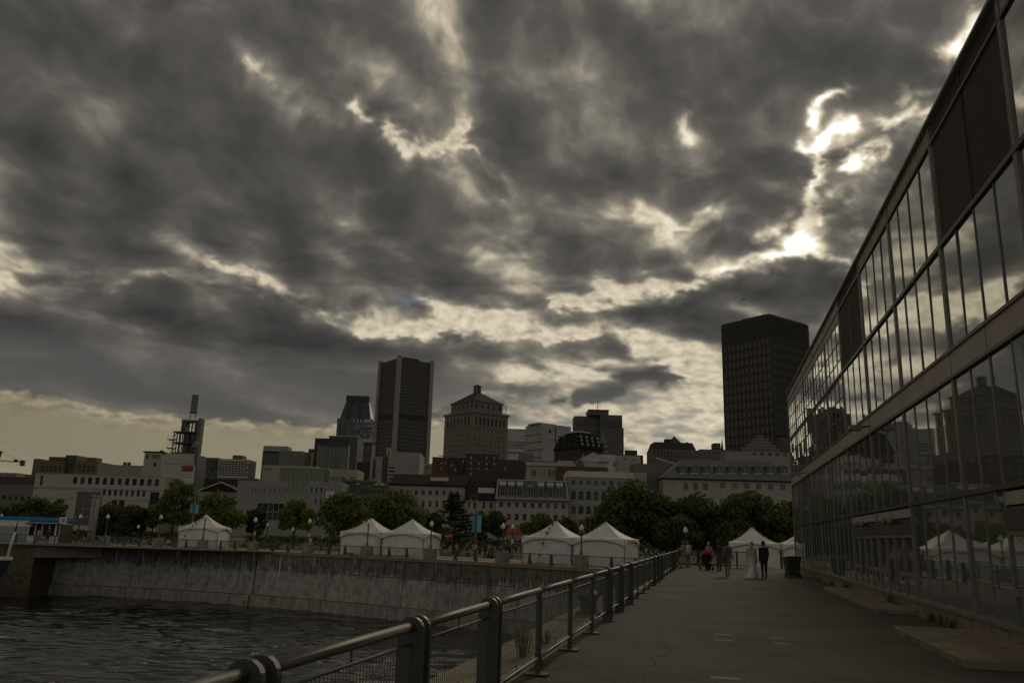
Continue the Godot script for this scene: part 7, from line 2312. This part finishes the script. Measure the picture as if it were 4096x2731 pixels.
	# promenade: shared poses, other clothes
	var far := [
		["person in dark clothes standing left of the lamp notice", -27.6, -106.6, 0.4, "stand", [0.02, 0.02, 0.025], [0.03, 0.035, 0.06]],
		["person in black with arms forward in the standing group", -25.9, -107.2, 2.6, "hold", [0.012, 0.012, 0.014], [0.02, 0.02, 0.025]],
		["woman in white top and dark skirt in the standing group", -24.6, -106.0, -0.6, "hold", [0.42, 0.36, 0.34], [0.015, 0.014, 0.016]],
		["person with a white cap in the standing group", -23.3, -106.2, 1.2, "stand", [0.02, 0.02, 0.022], [0.04, 0.045, 0.07]],
		["person in black at the right of the standing group", -22.3, -107.0, -1.4, "stand", [0.012, 0.012, 0.014], [0.02, 0.018, 0.018]],
		["person in pink shirt walking left of the middle tents", -18.6, -104.0, 2.4, "walk", [0.45, 0.22, 0.26], [0.13, 0.10, 0.09]],
		["child in tan clothes beside the person in pink", -19.4, -103.6, 2.4, "walk", [0.32, 0.22, 0.15], [0.24, 0.15, 0.10]],
		["seated person in white left of the middle tents", -20.6, -104.6, 0.3, "sit", [0.40, 0.40, 0.42], [0.05, 0.06, 0.1]],
		["man in a pink shirt and grey trousers strolling right of the pine", -3.3, -90.4, 2.2, "walk", [0.34, 0.20, 0.27], [0.09, 0.085, 0.08]],
		["person in maroon walking beside the man in pink shirt", -2.3, -91.4, 2.5, "walk", [0.06, 0.02, 0.03], [0.02, 0.02, 0.03]],
		["man in navy standing by the lamp with the notice", 0.35, -93.0, 0.5, "stand", [0.02, 0.02, 0.06], [0.015, 0.018, 0.04]],
		["person with fair hair beside the man in navy", -0.1, -92.4, -0.4, "stand", [0.05, 0.04, 0.07], [0.02, 0.02, 0.03]],
		["seated person in red on the promenade bench", -1.6, -92.5, 0.2, "sit", [0.16, 0.03, 0.045], [0.05, 0.05, 0.06]],
		["seated person in white beside the one in red", -0.9, -92.8, -0.3, "sit", [0.42, 0.42, 0.44], [0.05, 0.05, 0.07]],
		["person reclining on the lawn near the pine, white shirt", -9.2, -110.5, 1.4, "lie", [0.42, 0.42, 0.42], [0.03, 0.035, 0.05]],
		["person sitting on the lawn behind the pine trunk", -6.2, -112.5, -0.9, "sit", [0.04, 0.04, 0.05], [0.05, 0.05, 0.06]],
		["person sitting low on the grass left of the pine", -9.9, -106.0, 0.6, "sit", [0.25, 0.15, 0.1], [0.04, 0.04, 0.05]],
		["person lying on the grass below the pine", -7.3, -103.0, 2.0, "lie", [0.35, 0.28, 0.2], [0.25, 0.16, 0.1]],
		["person in black sitting on the lawn before the awning", 0.2, -108.0, -0.8, "sit", [0.015, 0.015, 0.018], [0.22, 0.14, 0.1]],
		["pale-shirted person sitting behind the guy rope of the lettered tent", 2.2, -101.0, 0.4, "sit", [0.36, 0.38, 0.42], [0.05, 0.06, 0.08]],
		["first of two dark-haired heads above the railing near the fourth lamp", -1.0, -99.0, 0.3, "sit", [0.3, 0.2, 0.15], [0.05, 0.05, 0.06]],
		["second of two dark-haired heads above the railing near the fourth lamp", -1.9, -99.5, 0.1, "sit", [0.02, 0.02, 0.022], [0.05, 0.05, 0.06]],
		["person in beige seated on the far left promenade", -46.6, -108.5, 0.4, "sit", [0.34, 0.24, 0.17], [0.3, 0.2, 0.14]],
		["person with a red bag seated on the far left promenade", -45.4, -108.0, -0.4, "sit", [0.30, 0.05, 0.02], [0.06, 0.05, 0.05]],
		["person in white seated on the far left promenade", -43.6, -109.0, 0.8, "sit", [0.45, 0.46, 0.48], [0.05, 0.06, 0.09]],
		["customer in pale blue jeans at the kiosk counter", -57.2, -103.2, PI, "stand", [0.34, 0.22, 0.16], [0.12, 0.16, 0.26]],
		["customer in black at the kiosk counter", -56.0, -103.0, PI + 0.3, "stand", [0.02, 0.02, 0.022], [0.015, 0.015, 0.018]],
		["dark figure walking behind the leftmost tent corner", -33.4, -110.0, 1.6, "walk", [0.014, 0.014, 0.016], [0.02, 0.02, 0.022]],
	]
	for q in far:
		var s: float = 0.72 if q[0].begins_with("child") else rng.randf_range(0.94, 1.03)
		var hr := col(0.03, 0.02, 0.015) if not ("fair" in q[0]) else col(0.35, 0.24, 0.12)
		if "white cap" in q[0]:
			hr = col(0.6, 0.6, 0.6)
		var sk := col(0.30, 0.17, 0.11)
		person(q[0], Vector3(q[1], PROM, q[2]), q[3], q[4], {"shirt": col(q[5][0], q[5][1], q[5][2]), "sleeve": sk if rng.randf() < 0.5 else col(q[5][0], q[5][1], q[5][2]), "pants": col(q[6][0], q[6][1], q[6][2]), "hair": hr}, s, 0.045, "people on the promenade")

func pushchair(at: Vector3, yaw: float) -> void:
	var r := thing("pushchair", "black pushchair with a red hood on the pier", "pushchair", at, yaw)
	mk("hood_red", lin(0.20, 0.008, 0.014), 0.75)
	var b := MB.new()
	for i in 8:
		for k in 8:
			var q := []
			for e in [[i, k], [i + 1, k], [i + 1, k + 1], [i, k + 1]]:
				var a: float = PI * e[0] / 8.0
				var t: float = PI * 0.62 * e[1] / 8.0
				q.append(Vector3(cos(a) * 0.26, 0.86 + sin(a) * sin(t + 0.35) * 0.3, -0.08 + sin(a) * cos(t + 0.35) * 0.32))
			b.quad(q[0], q[1], q[2], q[3])
	part(r, "hood", b.smooth(), "hood_red")
	b = MB.new()
	b.prism([Vector2(-0.3, 0.36), Vector2(0.18, 0.32), Vector2(0.22, 0.42), Vector2(-0.06, 0.5), Vector2(-0.2, 0.95), Vector2(-0.32, 0.93)], -0.23, 0.23, Transform3D(Basis(Vector3.UP, -PI / 2), Vector3.ZERO))
	part(r, "seat", b.mesh(), "black")
	for x in [-0.27, 0.27]:
		b = MB.new()
		b.tube([Vector3(x, 1.02, -0.52), Vector3(x, 0.55, -0.1), Vector3(x * 0.8, 0.12, 0.42)], 0.014, 0.014, 6)
		b.tube([Vector3(x, 0.62, 0.0), Vector3(x, 0.13, -0.36)], 0.013, 0.013, 6)
		part(r, "frame", b.smooth(), "iron")
		for z in [-0.36, 0.4]:
			b = MB.new()
			b.tube([Vector3(x * (1.1 if z < 0.0 else 0.8) - 0.025, 0.12, z), Vector3(x * (1.1 if z < 0.0 else 0.8) + 0.025, 0.12, z)], 0.12, 0.12, 14)
			part(r, "wheel", b.mesh(), "black")
	b = MB.new()
	b.tube([Vector3(-0.27, 1.02, -0.52), Vector3(0.27, 1.02, -0.52)], 0.018, 0.018, 6)
	part(r, "handle", b.smooth(), "black")
	boxpart(r, "basket", Vector3(-0.22, 0.2, -0.28), Vector3(0.22, 0.32, 0.2), "black")

# ------------------------------------------------------------------ small things
func small_things() -> void:
	# tall street lamps with banners
	var n := 0
	for q in [[-3.35, -90.6, 5.95, 3.8, 1.98, -0.05], [-39.7, -106.0, 5.9, 4.5, 3.4, -0.3]]:
		var r := thing("street_lamp", ["tall grey street lamp with a hooked arm and blue banners by the pine", "tall grey street lamp with blue banners behind the leftmost tent"][n], "lamp post", Vector3(q[0], PROM, q[1]), 0.0, "tall street lamps")
		var b := MB.new()
		var h: float = q[2] - PROM
		b.tube([Vector3.ZERO, Vector3(0, h - 0.5, 0)], 0.13, 0.09, 8)
		part(r, "post", b.smooth(), "stone_dark")
		b = MB.new()
		b.tube([Vector3(0, h - 0.5, 0), Vector3(-0.05, h - 0.1, 0), Vector3(-0.35, h + 0.02, 0), Vector3(-0.62, h - 0.15, 0), Vector3(-0.66, h - 0.4, 0)], 0.06, 0.045, 6)
		part(r, "arm", b.smooth(), "stone_dark")
		b = MB.new()
		b.lathe([Vector2(0.36, -0.45), Vector2(0.3, -0.3), Vector2(0.1, -0.15), Vector2(0.07, 0.05), Vector2(0, 0.06)], Vector3(-0.66, h - 0.4, 0), 10)
		part(r, "lamp_hood", b.smooth(), "stone_dark")
		b = MB.new()
		b.box(Vector3(0.14, q[4] - PROM, -0.02), Vector3(0.58, q[3] - PROM, 0.02))
		part(r, "banner", b.mesh(), "banner_blue")
		b = MB.new()
		b.box(Vector3(0.26, q[4] - PROM + 0.9, 0.022), Vector3(0.46, q[3] - PROM - 0.35, 0.03))
		part(r, "banner_print", b.mesh(), "tower_white")
		b = MB.new()
		b.box(Vector3(-0.02, 0, 0), Vector3(0.02, q[3] - q[4], 0.42), Transform3D(Basis(Vector3.UP, -0.5), Vector3(-0.14, q[4] - PROM, 0)))
		part(r, "banner", b.mesh(), "banner_blue")
		n += 1
	# restaurant awning and parasols before the houses
	var r := thing("awning", "orange-red restaurant awning below the mansard house", "awning", Vector3(-0.6, 3.0, -246.0))
	var b := MB.new()
	b.quad(Vector3(0.6, -0.4, 3.2), Vector3(5.2, -0.4, 3.2), Vector3(6.6, 1.6, 0), Vector3(0, 1.6, 0))
	b.quad(Vector3(0.6, -0.95, 3.2), Vector3(5.2, -0.95, 3.2), Vector3(5.2, -0.4, 3.2), Vector3(0.6, -0.4, 3.2))
	part(r, "canvas", b.mesh(), "awning")
	boxpart(r, "frame", Vector3(0.1, 1.55, -0.3), Vector3(6.5, 1.75, 0.05), "iron")
	beam(r, "arm", Vector3(0.6, -0.6, 3.1), Vector3(0.3, -0.2, 0.0), 0.08, "iron")
	beam(r, "arm", Vector3(5.2, -0.6, 3.1), Vector3(6.3, -0.2, 0.0), 0.08, "iron")
	n = 0
	for q in [[-8.2, -170.0], [-6.0, -172.0], [-11.6, -174.0]]:
		r = thing("cafe_parasol", ["red cafe parasol right behind the banner lamp", "second red cafe parasol farther right of the banner lamp", "red cafe parasol left of the banner lamp"][n], "parasol", Vector3(q[0], PROM, q[1]), 0.0, "red cafe parasols")
		b = MB.new()
		b.lathe([Vector2(1.7, 2.1), Vector2(1.65, 2.2), Vector2(0.0, 2.9)], Vector3.ZERO, 8)
		part(r, "canopy", b.mesh(), "flag_red")
		b = MB.new()
		b.tube([Vector3.ZERO, Vector3(0, 2.2, 0)], 0.03, 0.03, 6)
		part(r, "pole", b.mesh(), "white_paint")
		n += 1
	# benches on the promenade
	n = 0
	for q in [[-30.5, -107.0, 0.3], [-13.0, -103.5, 0.5], [-5.0, -98.0, 0.6], [-1.3, -93.4, 0.7], [8.8, -93.0, 0.7]]:
		r = thing("park_bench", ["dark slatted bench left of the standing group", "dark slatted bench behind the middle tents", "dark slatted bench beside the pine", "dark slatted bench with seated people by the notice lamp", "dark slatted bench behind the tents by the pier"][n], "bench", Vector3(q[0], PROM, q[1]), -q[2], "benches along the promenade")
		for k in 3:
			boxpart(r, "seat_slat", Vector3(-0.9, 0.42, -0.1 + k * 0.16), Vector3(0.9, 0.46, 0.03 + k * 0.16), "iron")
		for k in 2:
			boxpart(r, "back_slat", Vector3(-0.9, 0.6 + k * 0.18, -0.2), Vector3(0.9, 0.72 + k * 0.18, -0.16), "iron")
		for x in [-0.8, 0.8]:
			boxpart(r, "leg", Vector3(x - 0.04, 0, -0.16), Vector3(x + 0.04, 0.42, 0.34), "iron")
		n += 1
	r = thing("litter_bin", "dark cylindrical litter bin beside the standing group", "bin", Vector3(-28.9, PROM, -106.4))
	b = MB.new()
	b.lathe([Vector2(0.28, 0), Vector2(0.32, 0.1), Vector2(0.34, 0.95), Vector2(0.3, 1.05), Vector2(0, 1.08)], Vector3.ZERO, 12)
	part(r, "body", b.smooth(), "iron")
	r = thing("flower_bed", "yellow-green clipped flower bed on the lawn", "plant", Vector3(-33.2, PROM, -113.0))
	b = MB.new()
	for k in 500:
		leaf(b, Vector3(rng.randf_range(-2.2, 2.2), rng.randf_range(0.05, 0.5), rng.randf_range(-0.5, 0.5)), Vector3(0, 1, 0.3), 0.22)
	part(r, "foliage", b.mesh(), "leaf_bright")
	# coloured bundle and white board on the wall by the middle tents
	r = thing("buoy_bundle", "small red, yellow and blue bundle lying on the wall below the middle tents", "bundle", Vector3(-16.3, PROM + 0.09, wall_z(-16.3) - 0.25))
	boxpart(r, "pack", Vector3(-0.25, 0, -0.15), Vector3(0.1, 0.2, 0.15), "flag_red")
	boxpart(r, "pack", Vector3(0.1, 0, -0.15), Vector3(0.4, 0.16, 0.15), "flag_blue")
	boxpart(r, "pack", Vector3(-0.1, 0.2, -0.1), Vector3(0.15, 0.3, 0.1), "flag_yellow")
	# bird over the roofs
	var d := dir_of(16.35, 16.08)
	r = thing("bird", "single dark bird flying above the black tower", "bird", Vector3(0, 1.73, 0) + d * 120.0, 0.6)
	b = MB.new()
	b.lathe([Vector2(0, -0.28), Vector2(0.05, -0.2), Vector2(0.075, 0.0), Vector2(0.05, 0.14), Vector2(0.045, 0.2), Vector2(0, 0.27)], Vector3.ZERO, 8)
	part(r, "body", b.smooth(), "black").rotation = Vector3(PI / 2, 0, PI / 2)
	for s in [-1.0, 1.0]:
		b = MB.new()
		b.tri(Vector3(0.1, 0.02, 0), Vector3(-0.1, 0.02, 0), Vector3(0.0, 0.16, s * 0.35))
		b.tri(Vector3(0.1, 0.02, 0), Vector3(0.0, 0.16, s * 0.35), Vector3(-0.08, 0.1, s * 0.62))
		part(r, "wing", b.mesh(), "black")
	# flag on the government block
	r = thing("roof_flag", "small flag on a pole on the green-topped block", "flag", Vector3(97.6, 46.0, -446.0))
	b = MB.new()
	b.tube([Vector3.ZERO, Vector3(0, 8.2, 0)], 0.12, 0.08, 6)
	part(r, "pole", b.mesh(), "tower_dark")
	b = MB.new()
	b.prism([Vector2(-2.0, 6.2), Vector2(-0.1, 6.6), Vector2(-0.1, 8.0), Vector2(-2.0, 7.5)], -0.03, 0.03)
	part(r, "cloth", b.mesh(), "tower_black")
